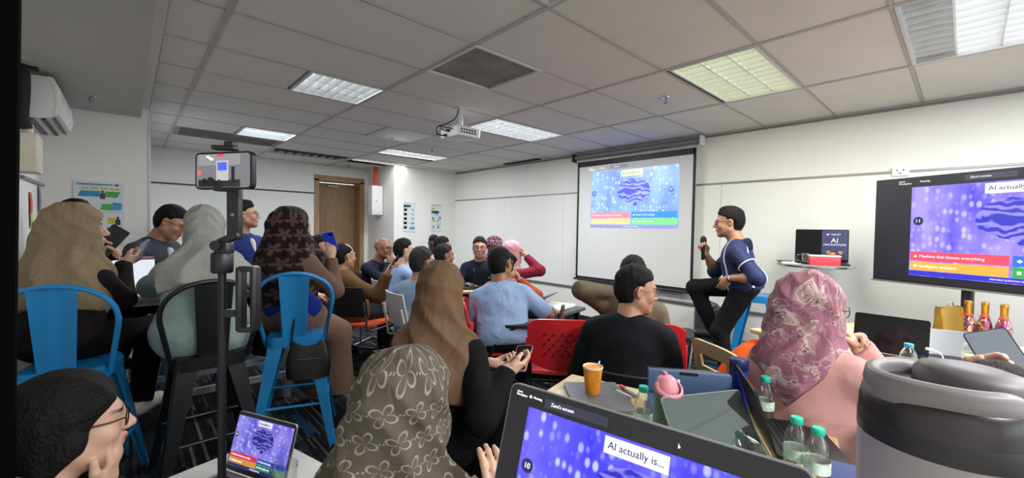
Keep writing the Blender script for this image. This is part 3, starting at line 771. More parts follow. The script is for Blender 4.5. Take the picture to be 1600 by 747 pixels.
slab_l('title_bar', mat('beam_bar', '#aeb0b8', .7), t, -.18, 2.315, .28, .045, -.005); text('screen share', .02, st_scr['white'], t, (-.27, -.008, 2.315), rv, align='LEFT')

t = thing('projector', 'white ceiling-mounted projector with hanging black cables', 'projector', (2.44, 3.44, 2.33), R_(0))
MB().box((0, 0, 0), (.27, .32, .095), bev=.018).build('housing', white_m, t)
MB().box((0, 0, .062), (.16, .16, .03), bev=.006).cyl((0, 0, .06), (0, 0, .26), .022, n=14).box((0, 0, .255), (.11, .11, .012)).build('mount', whitemetal_m, t)
MB().cyl((.135, .08, 0), (.155, .08, 0), .035, n=18).build('lens', scr_off_m, t)
vg = MB()
for i in range(6):
    for j in range(2): vg.box((-.10+.032*i, -.161, -.012+.026*j), (.02, .004, .018))
stuff(vg.build('vent_slots', mat('vent_dark', '#444648', .6), t, smooth=False))
MB().tube(smooth_path([(-.01, .02, .26), (-.04, .03, .16), (-.13, .05, .09), (-.22, .07, .05), (-.23, .06, -.02), (-.16, .05, -.03), (-.13, .05, -.025)], 6), .006).build('cable', black_m, t)
MB().tube(smooth_path([(-.19, .07, .06), (-.21, .02, .02), (-.16, .0, .01), (-.13, 0, .015)], 6), .005).build('cable', black_m, t)
MB().tube(smooth_path([(-.20, .07, .06), (-.18, -.04, .03), (-.13, -.05, .03)], 6), .005).build('cable', black_m, t)
MB().box((-.145, .05, -.025), (.03, .04, .02)).build('plug', black_m, t); MB().box((-.145, 0, .015), (.03, .03, .018)).build('plug', black_m, t)

t = thing('television', 'large television on a dark stand showing the quiz slide', 'television', (4.27, -.125, 0), R_(-117.2))
MB().box((0, .02, 1.44), (1.46, .045, .83), bev=.006).build('housing', black_m, t)
MB().box((0, -.005, 1.448), (1.445, .006, .805)).build('display', emit('tv_black', '#15131f', .7), t, smooth=False)
MB().box((0, -.009, 1.030), (1.46, .02, .012)).build('lower_bezel', alu_m, t)
slide(t, .09, 1.435, 1.12, -.010, st_tv, badge='11')
slab_l('title_bar', emit('tv_bar', '#3c3a50', .8), t, -.03, 1.815, .26, .04, -.009); text("Zara's screen", .02, st_tv['white'], t, (-.13, -.012, 1.815), rv, align='LEFT')
text('zoom\nWorkplace', .019, st_tv['white'], t, (-.56, -.010, 1.815), rv, align='LEFT'); text('Meeting', .019, st_tv['white'], t, (-.42, -.010, 1.815), rv, align='LEFT')
slab_l('camera_dot', st_tv['white'], t, .28, 1.83, .012, .006, -.010)
for sx in (-1, 1): MB().box((sx*.165, .085, .72), (.062, .04, 1.36), bev=.008).build('post', mat('stand_grey', '#2b2b30', .5), t)
for sx in (-1, 1): MB().box((sx*.30, .10, .03), (.06, .60, .05), bev=.01).build('foot', mat('stand_grey', '#2b2b30', .5), t)
MB().box((0, .10, .05), (.66, .06, .05), bev=.008).build('cross_bar', mat('stand_grey', '#2b2b30', .5), t); MB().box((0, .055, 1.35), (.5, .03, .3)).build('mount_plate', mat('stand_grey', '#2b2b30', .5), t)

# wall socket on the board's upper rail
t = thing('wall_socket', 'white double socket plate on the rail above the television', 'socket', (XE-.012, .43, 1.985), R_(-90))
MB().box((0, 0, 0), (.12, .024, .085), bev=.006).build('plate', white_m, t)
for x, z in ((-.02, .014), (.0, -.012), (.022, .014)): MB().box((x, -.0135, z), (.008, .003, .012)).build('socket_hole', dark_m, t, smooth=False)

# ---- phone on its stand
t = thing('phone_tripod', 'tall black floor stand with a phone clamp and second bracket', 'tripod', (.155, 1.125, 0), R_(-35))
MB().cyl((0, 0, .05), (0, 0, 1.30), .0085, n=14).build('pole', blackmetal_m, t); MB().cyl((0, 0, .05), (0, 0, .70), .011, n=14).build('lower_pole', blackmetal_m, t)
for k in range(3):
    a = 2*PI*k/3+.9; MB().tube([(0, 0, .22), (.17*math.cos(a), .17*math.sin(a), .008)], .008).build('leg', blackmetal_m, t)
MB().lathe([(.019, 1.290), (.022, 1.294), (.022, 1.332), (.019, 1.336)], 20).build('collar', black_m, t)
MB().box((.004, 0, 1.345), (.034, .03, .03), bev=.006).build('tilt_head', black_m, t); MB().cyl((-.004, -.022, 1.352), (-.004, .022, 1.352), .011, n=14).build('tilt_knob', black_m, t)
MB().box((.016, 0, 1.368), (.05, .022, .016), r=rot(0, -.45, 0), bev=.004).build('tilt_arm', black_m, t)
MB().box((.026, 0, 1.425), (.030, .016, .12), bev=.004).build('riser', black_m, t); MB().cyl((.026, -.009, 1.42), (.026, -.011, 1.42), .0035, n=10).build('riser_screw', alu_m, t)
MB().box((.010, 0, 1.478), (.05, .022, .012), bev=.003).build('clamp_jaw', black_m, t); MB().box((.006, 0, 1.568), (.05, .022, .010), bev=.003).build('clamp_jaw', black_m, t); MB().box((.016, .004, 1.577), (.022, .022, .012), bev=.003).build('clamp_screw', black_m, t)
for x, z, w, h in ((.040, 1.232, .012, .145), (.070, 1.232, .012, .145), (.055, 1.300, .036, .012), (.055, 1.164, .036, .012)): MB().box((x, 0, z), (w, .034, h), bev=.004).build('lower_bracket', black_m, t)
MB().box((.022, 0, 1.20), (.036, .014, .016)).build('bracket_arm', black_m, t)
p = thing('smartphone', 'smartphone filming sideways in the clamp of the tall stand', 'phone', (.155+.004, 1.125-.010, 1.517), R_(-58))
MB().prism(rrect(.160, .082, .012), -.006, .005, r=rv).build('case', black_m, p)
MB().prism(rrect(.150, .074, .008), .0052, .0060, r=rv).build('display', emit('phone_room', '#8f8c92', .55), p, smooth=False)
y_ = -.0064
slab_l('viewfinder_ceiling', emit('ph_ceil', '#a5a3a5', .6), p, -.01, .024, .118, .024, y_, .0003)
slab_l('viewfinder_floor', emit('ph_floor', '#2a2a30', .6), p, -.01, -.028, .118, .016, y_, .0003)
slab_l('viewfinder_screen', emit('ph_scr', '#c3c3c6', .7), p, .000, .000, .034, .044, y_-.0004, .0003)
slab_l('viewfinder_slide', emit('ph_slide', '#4b66e0', .8), p, .000, .009, .026, .018, y_-.0008, .0003)
slab_l('viewfinder_presenter', emit('ph_per', '#1f1f26', .6), p, .030, -.010, .009, .036, y_-.0006, .0003)
slab_l('viewfinder_audience', emit('ph_aud', '#17171b', .6), p, -.03, -.022, .05, .018, y_-.0007, .0003, [(-.028, -.009), (.03, -.009), (.028, -.001), (.02, .003), (.012, -.003), (.004, .006), (-.006, .009), (-.014, .001), (-.02, .006), (-.028, .002)])
slab_l('viewfinder_light', emit('ph_lt', '#ffffff', .9), p, -.035, .027, .02, .008, y_-.0006, .0003, [(-.012, .005), (-.004, .006), (.012, -.002), (.004, -.005)])
slab_l('record_label', emit('ph_rec', '#e0405a', .8), p, -.005, .0335, .018, .006, y_-.0009, .0003)
slab_l('record_button', emit('ph_red', '#e86a6a', .8), p, -.066, -.004, .0, .0, y_-.0005, .0003, [(.006*math.cos(2*PI*i/14), .006*math.sin(2*PI*i/14)) for i in range(14)])

# ---- electrical box, red pipe, posters, air conditioner
t = thing('electrical_box', 'white metal electrical box on the pier beside the door', 'electrical box', (3.665, 8.05, 1.92))
MB().box((0, 0, 0), (.23, .18, .58), bev=.006).build('cabinet', white_m, t)
MB().box((0, -.093, 0), (.20, .008, .54), bev=.003).build('door', white_m, t); MB().cyl((-.03, -.096, -.02), (-.03, -.104, -.02), .012).build('lock', dark_m, t)
t = thing('pipe', 'short red pipe rising from the electrical box to the ceiling', 'pipe', (3.665, 8.05, 2.21))
MB().box((0, 0, .195), (.075, .06, .385), bev=.012).build('conduit', mat('red_paint', '#c2402c', .5), t)
def poster(label, x, y, z, w, h, spec_):
    t = thing('poster', label, 'poster', (x, y, z))
    MB().box((0, -.004, 0), (w, .006, h)).build('sheet', mat('poster_white', '#cfd6d8', .6, var=.02), t, smooth=False)
    for nm, col, cx, cz, ww, hh, poly in spec_:
        slab_l(nm, mat('ink_'+col, col, .6), t, cx*w, cz*h, ww*w, hh*h, -.0085, .001, [(a*w, b*h) for a, b in poly] if poly else None)
    return t
def fig(cx, cz, col, s=.06):
    return [('figure_print', col, cx, cz, 0, 0, [(-s, -s*1.5), (s, -s*1.5), (s*1.1, 0), (s*.4, s*.5), (s*.5, s*1.2), (-s*.5, s*1.2), (-s*.4, s*.5), (-s*1.1, 0)])]
sp = [('title_print', '#3f7aa0', -.08, .455, .72, .018, None), ('title_print', '#7fa3b6', -.2, .435, .5, .012, None), ('logo_print', '#27506e', .36, .455, .09, .03, None)]
for i, cx in enumerate((-.28, -.09, .1, .32)): sp.append(('heading_print', '#c9b53a', cx, .39, .15 if i < 3 else .22, .03, None))
sp += [('banner_print', '#2f87b8', 0, 0, 0, 0, [(-.42, .26), (-.36, .35), (.02, .35), (.02, .26)]), ('banner_print', '#4aa648', 0, 0, 0, 0, [(.12, .26), (.12, .35), (.44, .35), (.36, .25)]),
       ('banner_print', '#9cb537', 0, 0, 0, 0, [(-.44, .10), (-.40, .15), (-.18, .15), (-.16, .10)]), ('banner_print', '#4aa648', 0, 0, 0, 0, [(.02, .06), (.06, .15), (.26, .15), (.26, .05)]), ('banner_print', '#3b93c4', 0, 0, 0, 0, [(.27, .05), (.27, .18), (.46, .17), (.46, .06)]),
       ('rule_print', '#b9b56a', .1, .02, .8, .008, None), ('banner_print', '#c9b53a', .25, -.12, .16, .10, None), ('banner_print', '#3b93c4', .3, -.25, .3, .06, None), ('banner_print', '#4aa648', .15, -.36, .36, .05, None), ('banner_print', '#2f87b8', -.2, -.12, .3, .08, None), ('banner_print', '#4aa648', -.2, -.30, .32, .08, None)]
sp += fig(.07, .30, '#4a3a48', .05)+fig(-.24, .14, '#94483f', .045)+fig(.38, -.11, '#2c2c36', .05)
poster('colourful illustrated poster on the wall behind the beige headscarf', -.20, 5.595, 1.48, .34, .60, sp)
sp = [('title_print', '#5b6a72', -.15, .47, .5, .012, None), ('logo_print', '#3a4a55', .38, .46, .1, .02, None), ('heading_print', '#3c3f44', -.18, .37, .55, .08, None), ('photo_print', '#aeb4b8', -.38, .37, .1, .08, None)]
for i in range(5):
    z = .24-.15*i
    sp += [('frame_print', '#8a999f', -.32, z, .26, .09, None), ('frame_print', '#c4cbce', -.32, z-.004, .23, .07, None), ('sketch_print', '#5d7280', .12, z+.01, .06, .04, None), ('sketch_print', '#4d6270', .30, z, .10, .05, None), ('rule_print', '#74858c', -.3, z+.06, .28, .01, None)]
sp += [('sketch_print', '#6db56a', .26, -.23, .12, .06, None), ('skyline_print', '#3a86b4', 0, 0, 0, 0, [(-.02, -.42), (.44, -.42), (.44, -.34), (.36, -.36), (.34, -.31), (.28, -.37), (.2, -.34), (.16, -.38), (.05, -.37)])]
poster('pale poster of small sketches on the far pier, nearer the electrical box', 4.11, 7.495, 1.60, .27, .58, sp)
sp = [('title_print', '#5a7a4a', -.1, .46, .7, .02, None), ('logo_print', '#3a4a55', .4, .46, .1, .02, None), ('sun_print', '#c8bd4a', -.3, .33, .32, .09, None), ('crowd_print', '#34508a', -.1, .21, .72, .10, None), ('crowd_print', '#1f2f55', -.12, .20, .08, .10, None), ('crowd_print', '#20305a', .06, .20, .08, .10, None),
      ('heading_print', '#6d8d98', 0, .11, .5, .02, None), ('globe_print', '#2fa0a0', 0, 0, 0, 0, [(-.3+.13*math.cos(a*.5), -.03+.06*math.sin(a*.5)) for a in range(12)]), ('globe_print', '#d0b03c', -.22, -.12, .3, .06, None), ('sketch_print', '#4a5a62', .2, -.10, .08, .12, None), ('sketch_print', '#6a8f7a', .36, -.0, .18, .1, None),
      ('rule_print', '#7d9398', .22, -.235, .42, .02, None), ('sketch_print', '#6b6b75', 0, 0, 0, 0, [(-.38, -.26), (-.26, -.33), (-.14, -.26), (-.12, -.28), (-.22, -.36), (-.22, -.42), (-.30, -.42), (-.30, -.36), (-.40, -.28)]), ('sketch_print', '#5d8f9a', .2, -.34, .2, .1, None)]
poster('pale poster with blue crowd picture on the far pier, nearer the board', 4.73, 7.495, 1.60, .25, .56, sp)

t = thing('air_conditioner', 'white wall-mounted split air conditioner under the bulkhead', 'air conditioner', (XW, 4.78, 2.26))
prof = [(0, .145), (.15, .145), (.185, .13), (.20, .06), (.205, -.03), (.19, -.10), (.165, -.13), (.10, -.15), (0, -.145)]
MB().prism([(x, z) for x, z in prof][::-1], -.40, .40, r=Matrix(((1, 0, 0), (0, 0, -1), (0, 1, 0)))).build('body', white_m, t, angle=50)
MB().prism([(.150, .150), (.178, .145), (.212, .07), (.222, -.03), (.206, -.105), (.180, -.115), (.195, -.03), (.186, .06)][::-1], -.395, .405, r=Matrix(((1, 0, 0), (0, 0, -1), (0, 1, 0)))).build('front_panel', mat('ac_white', '#e6e6e3', .25), t, angle=50)
MB().box((.125, 0, -.146), (.022, .74, .012)).build('air_slot', dark_m, t, smooth=False)
MB().box((.172, 0, -.128), (.03, .70, .01), r=rot(0, .5, 0)).build('louvre_flap', mat('flap_grey', '#4c4d50', .5), t, smooth=False)
MB().box((.06, 0, -.152), (.035, .72, .01)).build('air_slot', mat('flap_grey', '#4c4d50', .5), t, smooth=False)
t = thing('pipe', 'black insulated pipe hanging beside the air conditioner', 'pipe', (XW, 4.30, 2.0))
MB().tube(smooth_path([(.04, 0, .44), (.055, -.02, .36), (.05, .0, .22), (.045, 0, .10), (.06, .02, .02)], 5), .03, 10).build('insulation', mat('foam_black', '#1c1d1e', .8, bump=.5), t)
MB().box((.055, .02, .43), (.12, .05, .02)).build('bracket', black_m, t, smooth=False)
t = thing('wall_box', 'beige cable box on the wall under the air conditioner', 'box', (XW, 4.42, 1.86))
MB().box((.055, 0, 0), (.11, .24, .26), bev=.008).build('cover', mat('beige_box', '#cfc7b3', .5), t); MB().cyl((.05, 0, .13), (.05, .0, .2), .03).build('inlet', mat('beige_box', '#cfc7b3', .5), t)
struct(slab('trim_7', XW, XW+.02, 4.54, 5.55, 1.70, 1.72, alu_m))
# paper notes on the left wall
for i, (y, z, w, h, col, lb) in enumerate(((4.92, 1.52, .10, .20, '#d8572f', 'orange paper strip pinned on the wall behind the beige headscarf'), (4.93, 1.40, .09, .12, '#b9c840', 'lime paper note hanging below the orange strip'), (5.35, 1.58, .10, .22, '#7f7fa0', 'mauve paper strip on the wall near the corner'), (5.48, 1.33, .08, .16, '#b9bf30', 'yellow-green paper note low in the wall corner'))):
    t = thing('paper_note', lb, 'paper', (XW+.003, y, z), 0, 'paper notes on the left wall')
    MB().grid(lambda u, v: (.002+.012*v*(1-v)*2, (u-.5)*w, (v-.5)*h), 4, 4, .001).build('sheet', mat('note_'+col, col, .7), t)
# black upright at the left edge
t = thing('black_panel', 'tall black upright panel edge cutting the left side of the view', 'panel', (-.295, 1.32, 0), 0)
MB().box((0, 0, 1.21), (.25, .05, 2.38), r=rot(0, R_(.9), 0), bev=.008).build('board', mat('black_felt', '#060606', 1., var=.1, spec=.03), t)
MB().box((0, 0, .02), (.40, .30, .03), bev=.008).build('foot', black_m, t)
# ---------------------------------------------------------------- fabrics
def cloth(name, col, rough=.85, wr=.2, sc=4.5, var=.07, sheen=.0):
    """woven cloth with soft creases"""
    if name in MATS: return MATS[name]
    m = mat(name, col, rough, var=var, vscale=5., sheen=sheen, spec=.18); nt = m.node_tree; b = nt.nodes['Principled BSDF']
    tc = nd(nt, 'ShaderNodeTexCoord')
    n1 = nd(nt, 'ShaderNodeTexNoise', Scale=sc, Detail=2.5, Distortion=1.6); lk(nt, tc.outputs['Object'], n1.inputs['Vector'])
    mr = nd(nt, 'ShaderNodeMath', operation='ABSOLUTE'); sb = nd(nt, 'ShaderNodeMath', operation='SUBTRACT'); sb.inputs[1].default_value = .5
    lk(nt, n1.outputs['Fac'], sb.inputs[0]); lk(nt, sb.outputs[0], mr.inputs[0])
    n2 = nd(nt, 'ShaderNodeTexNoise', Scale=420., Detail=1.); lk(nt, tc.outputs['Object'], n2.inputs['Vector'])
    ad = nd(nt, 'ShaderNodeMath', operation='MULTIPLY_ADD'); ad.inputs[1].default_value = .03; lk(nt, n2.outputs['Fac'], ad.inputs[0]); lk(nt, mr.outputs[0], ad.inputs[2])
    bp = nd(nt, 'ShaderNodeBump', Strength=wr, Distance=.06); lk(nt, ad.outputs[0], bp.inputs['Height']); lk(nt, bp.outputs['Normal'], b.inputs['Normal'])
    return m
def hcloth(name, col, rough=.85, wr=.25, **k):
    """headscarf cloth: adds long drape creases following the fall of the cloth"""
    m = cloth(name, col, rough, wr, **k)
    return drape(m)
def drape(m, strength=.42):
    nt = m.node_tree; b = nt.nodes['Principled BSDF']
    if 'drape' in nt.nodes: return m
    at = nd(nt, 'ShaderNodeAttribute', attribute_name='cloth_uv'); mp = nd(nt, 'ShaderNodeMapping'); mp.inputs['Scale'].default_value = (7.5, 3.2, 1); mp.inputs['Rotation'].default_value = (0, 0, .45)
    lk(nt, at.outputs['Vector'], mp.inputs['Vector'])
    nz = nd(nt, 'ShaderNodeTexNoise', Scale=1., Detail=1.5, Distortion=1.6); lk(nt, mp.outputs[0], nz.inputs['Vector'])
    sb = nd(nt, 'ShaderNodeMath', operation='SUBTRACT'); sb.inputs[1].default_value = .5; lk(nt, nz.outputs['Fac'], sb.inputs[0])
    ab = nd(nt, 'ShaderNodeMath', operation='ABSOLUTE'); lk(nt, sb.outputs[0], ab.inputs[0])
    bp = nd(nt, 'ShaderNodeBump', Strength=strength, Distance=.07); bp.name = 'drape'; lk(nt, ab.outputs[0], bp.inputs['Height'])
    l = b.inputs['Normal'].links
    if l: lk(nt, l[0].from_socket, bp.inputs['Normal'])
    lk(nt, bp.outputs['Normal'], b.inputs['Normal'])
    return m
def uv_nodes(nt, scale, stagger=True):
    at = nd(nt, 'ShaderNodeAttribute', attribute_name='cloth_uv'); sp = nd(nt, 'ShaderNodeSeparateXYZ'); lk(nt, at.outputs['Vector'], sp.inputs[0])
    def M(op, a, b=None, c=None):
        n = nd(nt, 'ShaderNodeMath', operation=op)
        for i, v in enumerate((a, b, c)):
            if v is None: continue
            if isinstance(v, (int, float)): n.inputs[i].default_value = v
            else: lk(nt, v, n.inputs[i])
        return n.outputs[0]
    U = M('MULTIPLY', sp.outputs[0], scale); Vv = M('MULTIPLY', sp.outputs[1], scale)
    row = M('FLOOR', Vv)
    if stagger: U = M('ADD', U, M('MULTIPLY', M('MODULO', row, 2.), .5))
    fx = M('SUBTRACT', M('FRACT', U), .5); fy = M('SUBTRACT', M('FRACT', Vv), .5)
    return M, U, Vv, fx, fy
def flower_mask(M, fx, fy, petals, size, width, rot_=0., filled=False):
    r = M('SQRT', M('ADD', M('MULTIPLY', fx, fx), M('MULTIPLY', fy, fy)))
    th = M('ADD', M('ARCTAN2', fy, fx), rot_)
    c = M('ABSOLUTE', M('COSINE', M('MULTIPLY', th, petals/2.)))
    rose = M('MULTIPLY', M('POWER', c, .8), size)
    d = M('SUBTRACT', r, rose)
    if filled: return M('LESS_THAN', d, 0.), r, th
    return M('LESS_THAN', M('ABSOLUTE', d), width), r, th
def flower_cloth(name, base, line, scale, petals, size, width, filled=False, stripes=False, rough=.85, base2=None):
    m = hcloth(name, base, rough, .2); nt = m.node_tree; b = nt.nodes['Principled BSDF']
    M, U, Vv, fx, fy = uv_nodes(nt, scale)
    mk, r, th = flower_mask(M, fx, fy, petals, size, width, .4, filled)
    mk = M('MULTIPLY', mk, M('GREATER_THAN', r, .05))
    if stripes: mk = M('MULTIPLY', mk, M('GREATER_THAN', M('SINE', M('MULTIPLY', M('ADD', th, M('MULTIPLY', r, 1.5)), 26.)), -.1))
    dot = M('LESS_THAN', M('SQRT', M('ADD', M('POWER', M('SUBTRACT', M('ABSOLUTE', fx), .44), 2.), M('POWER', M('ABSOLUTE', fy), 2.))), .035)
    mk = M('MAXIMUM', mk, dot)
    mx = nd(nt, 'ShaderNodeMix', data_type='RGBA'); lk(nt, mk, mx.inputs[0])
    src = b.inputs['Base Color'].links[0].from_socket
    lk(nt, src, mx.inputs[6]); mx.inputs[7].default_value = (*srgb(line), 1)
    lk(nt, mx.outputs[2], b.inputs['Base Color'])
    return m
def paisley_cloth(name, cols, scale=22.):
    m = hcloth(name, cols[0], .7, .2); nt = m.node_tree; b = nt.nodes['Principled BSDF']
    at = nd(nt, 'ShaderNodeAttribute', attribute_name='cloth_uv')
    nz = nd(nt, 'ShaderNodeTexNoise', Scale=14., Detail=2.); lk(nt, at.outputs['Vector'], nz.inputs['Vector'])
    ad = nd(nt, 'ShaderNodeMix', data_type='RGBA', blend_type='LINEAR_LIGHT'); ad.inputs[0].default_value = .05; lk(nt, at.outputs['Vector'], ad.inputs[6]); lk(nt, nz.outputs['Color'], ad.inputs[7])
    vo = nd(nt, 'ShaderNodeTexVoronoi', Scale=scale, feature='F1'); lk(nt, ad.outputs[2], vo.inputs['Vector'])
    sp = nd(nt, 'ShaderNodeSeparateColor'); lk(nt, vo.outputs['Color'], sp.inputs[0])
    wv = nd(nt, 'ShaderNodeMath', operation='SINE'); ml = nd(nt, 'ShaderNodeMath', operation='MULTIPLY'); ml.inputs[1].default_value = 14.; lk(nt, vo.outputs['Distance'], ml.inputs[0]); lk(nt, ml.outputs[0], wv.inputs[0])
    sm = nd(nt, 'ShaderNodeMath', operation='MULTIPLY_ADD'); sm.inputs[1].default_value = .22; lk(nt, wv.outputs[0], sm.inputs[0]); lk(nt, sp.outputs[0], sm.inputs[2])
    rp = nd(nt, 'ShaderNodeValToRGB'); e = rp.color_ramp; e.interpolation = 'CONSTANT'
    e.elements[0].position = 0; e.elements[0].color = (*srgb(cols[0]), 1); e.elements[1].position = .5; e.elements[1].color = (*srgb(cols[1]), 1)
    for i, c in enumerate(cols[2:]):
        q = e.elements.new(.64+.12*i); q.color = (*srgb(c), 1)
    lk(nt, sm.outputs[0], rp.inputs['Fac']); lk(nt, rp.outputs['Color'], b.inputs['Base Color'])
    return m
black_cl = cloth('black_cloth', '#0b0b0d', .9); dark_tr = cloth('dark_trousers', '#131316', .9); denim_tr = cloth('charcoal_trousers', '#26272c', .85)
# ---------------------------------------------------------------- things on the tables
pet_m = thin_glass('clear_plastic', (.98, .99, .985), .25); water_m = thin_glass('water', (.96, .985, .98), .1)
teal_m = mat('teal_cap', '#1fb39a', .4, var=.03); bcap_m = mat('blue_cap', '#4aa3e0', .4, var=.03); label_m = mat('bottle_label', '#cfe3d3', .5, var=.25, vscale=60); wlabel_m = mat('white_label', '#cfdbe6', .5, var=.2, vscale=50)
def bottle_proto(label, cap, lab, h=.165, r=.031):
    t = thing('water_bottle', label, 'bottle')
    k = h/.165
    prof = [(r*.6, .0), (r*.95, .004), (r, .012), (r*.97, .03), (r, .05), (r, .085), (r*.97, .095), (r*.9, .112), (r*.62, .135), (r*.44, .145), (r*.42, .150)]
    MB().lathe([(a, b*k) for a, b in prof], 28).build('body', pet_m, t, angle=60)
    MB().lathe([(r*.55, .003*k), (r*.93, .006*k), (r*.96, .014*k), (r*.94, .05*k), (r*.96, .075*k)], 24).build('water', water_m, t, angle=60)
    lb = MB()
    n = 28
    for z, q in ((.046*k, 1.012), (.078*k, 1.012)): pass
    lb._add([(r*1.015*math.cos(2*PI*i/n), r*1.015*math.sin(2*PI*i/n), z) for z in (.045*k, .078*k) for i in range(n)], [(i, (i+1) % n, n+(i+1) % n, n+i) for i in range(n)])
    lb.build('label_band', lab, t)
    MB().lathe([(r*.50, .146*k), (r*.52, .148*k), (r*.52, .163*k), (r*.47, .165*k), (0, .165*k)], 24).build('cap', cap, t)
    return t
BT = 'small water bottles'
b0 = bottle_proto('teal-capped water bottle beside the pink and green flask', teal_m, label_m); b0.location = (1.31, .74, .70); b0['group'] = BT
def bot(x, y, z, lab, src=b0):
    o = copy_tree(src); o.location = (x, y, z); o.rotation_euler = (0, 0, x*9); o['label'] = lab; o['group'] = BT; return o
bot(1.753, .493, .70, 'teal-capped water bottle in front of the plywood chair')
bot(1.437, .32, .70, 'teal-capped water bottle nearer the keyboard, one of two side by side')
bot(1.405, .262, .70, 'teal-capped water bottle next to the smartphone on the table')
bot(3.12, -.03, .74, 'teal-capped water bottle before the golden confetti bottles')
b5 = bottle_proto('small blue-capped water bottle with white label in front of the black laptop', bcap_m, wlabel_m, .15, .034); b5.location = (2.72, .17, .74); b5['group'] = BT
bot(-.46, 3.90, .918, 'green-capped bottle on the bar table by the left wall'); bot(-.40, 4.02, .918, 'green-capped bottle behind another on the bar table')
bot(.78, 3.86, .918, 'blue-capped bottle in front of the varsity jacket', b5); bot(3.10, 3.70, .70, 'green-capped bottle before the laughing man')

def laptop(label, x, y, z, rz, w, d, lean, shell, screen=None, keys=True, bez=.010, lidh=None):
    """open laptop; hinge at the origin, keys towards -y, display facing -y and leaning back"""
    t = thing('laptop', label, 'laptop', (x, y, z), R_(rz))
    lh = lidh or d
    MB().prism([(px, py-d/2) for px, py in rrect(w, d, .012)], 0.002, .015).build('base', shell, t)
    if keys:
        kb = MB()
        nk = 13
        for j in range(5):
            for i in range(nk):
                kb.box((-w*.44+(i+.5)*w*.88/nk, -.03-j*d*.085, .0162), (w*.88/nk*.86, d*.072, .003))
        stuff(kb.build('keys', key_m, t, smooth=False))
        MB().box((0, -d*.80, .0152), (w*.36, d*.26, .001)).build('touchpad', shell, t, smooth=False)
    a = R_(lean); M3 = Matrix(((1, 0, 0), (0, math.cos(a), math.sin(a)), (0, -math.sin(a), math.cos(a))))
    lid = thing_part('lid', t, (0, .004, .016), M3)
    o = MB().prism([(px, py+lh/2) for px, py in rrect(w, lh, .012)], -.006, .0, r=rv).build('lid', shell, t); o.matrix_basis = lid
    g = MB().prism([(px, py+lh/2) for px, py in rrect(w-.004, lh-.004, .010)], .0002, .0012, r=rv).build('display', scr_off_m if screen is None else screen, t, smooth=False); g.matrix_basis = lid
    t['_lid'] = 1; del t['_lid']
    return t, lid, g
def thing_part(n, par, loc, M3):
    m = M3.to_4x4(); m.translation = Vector(loc); return m
def on_lid(parent, lid, fn):
    """build display contents flat, then move them onto the lid"""
    before = set(parent.children); fn(parent)
    for o in parent.children:
        if o not in before: o.matrix_basis = lid @ o.matrix_basis

# bar table
e_doc = emit('doc_white', '#d5dbe6', .75)
lt, lid, g = laptop('open laptop with white page on the bar table by the beige headscarf', -.02, 4.00, .918, 4, .34, .22, 12, black_m, e_doc)
on_lid(lt, lid, lambda p: (slab_l('toolbar', emit('doc_bar', '#6b3038', .6), p, 0, .207, .335, .018, -.0016, .0004), slab_l('taskbar', emit('doc_task', '#b9c2cf', .6), p, 0, .012, .335, .010, -.0016, .0004)))
laptop('black laptop on the bar table before the varsity jacket', .84, 3.90, .918, 100, .30, .2, 10, black_m)
t = thing('paper_stack', 'white tissues heaped on the bar table by the wall', 'paper', (-.50, 3.76, .918))
for i in range(4): MB().grid(lambda u, v: ((u-.5)*.13, (v-.5)*.10, .008+.012*i+.01*math.sin(u*7+i)*math.cos(v*6+i*2)), 8, 6, .002).build('sheet', paper_m, t)
def phone(label, loc, R3, case, disp, w=.074, h=.155, bumps=True, name='smartphone', th=.008):
    """local frame: x width, y height, z towards the viewer of the display"""
    t = thing(name, label, 'tablet' if name == 'tablet' else 'phone', loc)
    t.rotation_euler = R3.to_euler()
    MB().prism(rrect(w, h, .010), -th/2, th/2).build('case', case, t)
    MB().prism(rrect(w-.006, h-.006, .008), th/2, th/2+.0006).build('display', disp, t, smooth=False)
    if bumps: MB().prism([(x-w*.2, y+h*.36) for x, y in rrect(w*.4, h*.16, .006)], -th/2-.002, -th/2).build('camera_bump', black_m, t)
    return t
def frame3(normal, up):
    n = Vector(normal).normalized(); u = Vector(up); u = (u-n*u.dot(n)).normalized(); x = u.cross(n)
    return Matrix((x, u, n)).transposed()
e_ph = emit('phone_glow', '#6f7890', .3); e_phd = scr_off_m
# blue cushion and black handbag on the stool
t = thing('cushion', 'royal blue cushion behind the back on the blue stool', 'cushion', (.80, 2.985, .86), R_(-20))
MB().ball((0, 0, 0), .17, 20, 12, (1, .26, .66)).build('cover', cloth('royal_blue', '#14277e', .75), t)
t = thing('handbag', 'black leather handbag hanging from the back of the blue stool', 'bag', (.84, 2.80, .44), R_(-20))
def bagfn(u, v):
    a = 2*PI*u; q = v; wd = .135*(1-.30*q*q)*(.9+.1*math.sin(PI*q)); dp = .052*(1-.75*q)
    zz = .20*q+(.035*abs(math.cos(a))**1.5)*q
    return (wd*math.copysign(abs(math.cos(a))**.7, math.cos(a)), dp*math.copysign(abs(math.sin(a))**.7, math.sin(a)), zz)
o = MB().grid(bagfn, 28, 10)
o._add([bagfn(i/28, 0) for i in range(28)], [tuple(range(27, -1, -1))]); o.build('body', LEATHER, t)
MB().tube([(-.06, -.047, .125), (.06, -.047, .125)], .004, 6).build('zip', chrome_m, t)
MB().tube(smooth_path([(-.10, -.01, .20), (-.085, .02, .36), (-.07, .03, .60), (-.055, .035, .70)], 5), .007, 6).build('strap', LEATHER, t)
MB().tube(smooth_path([(.10, -.01, .22), (.115, .01, .36), (.12, .03, .48)], 5), .005, 6).build('chain', mat('gunmetal', '#3b3a3a', .4, .8), t)
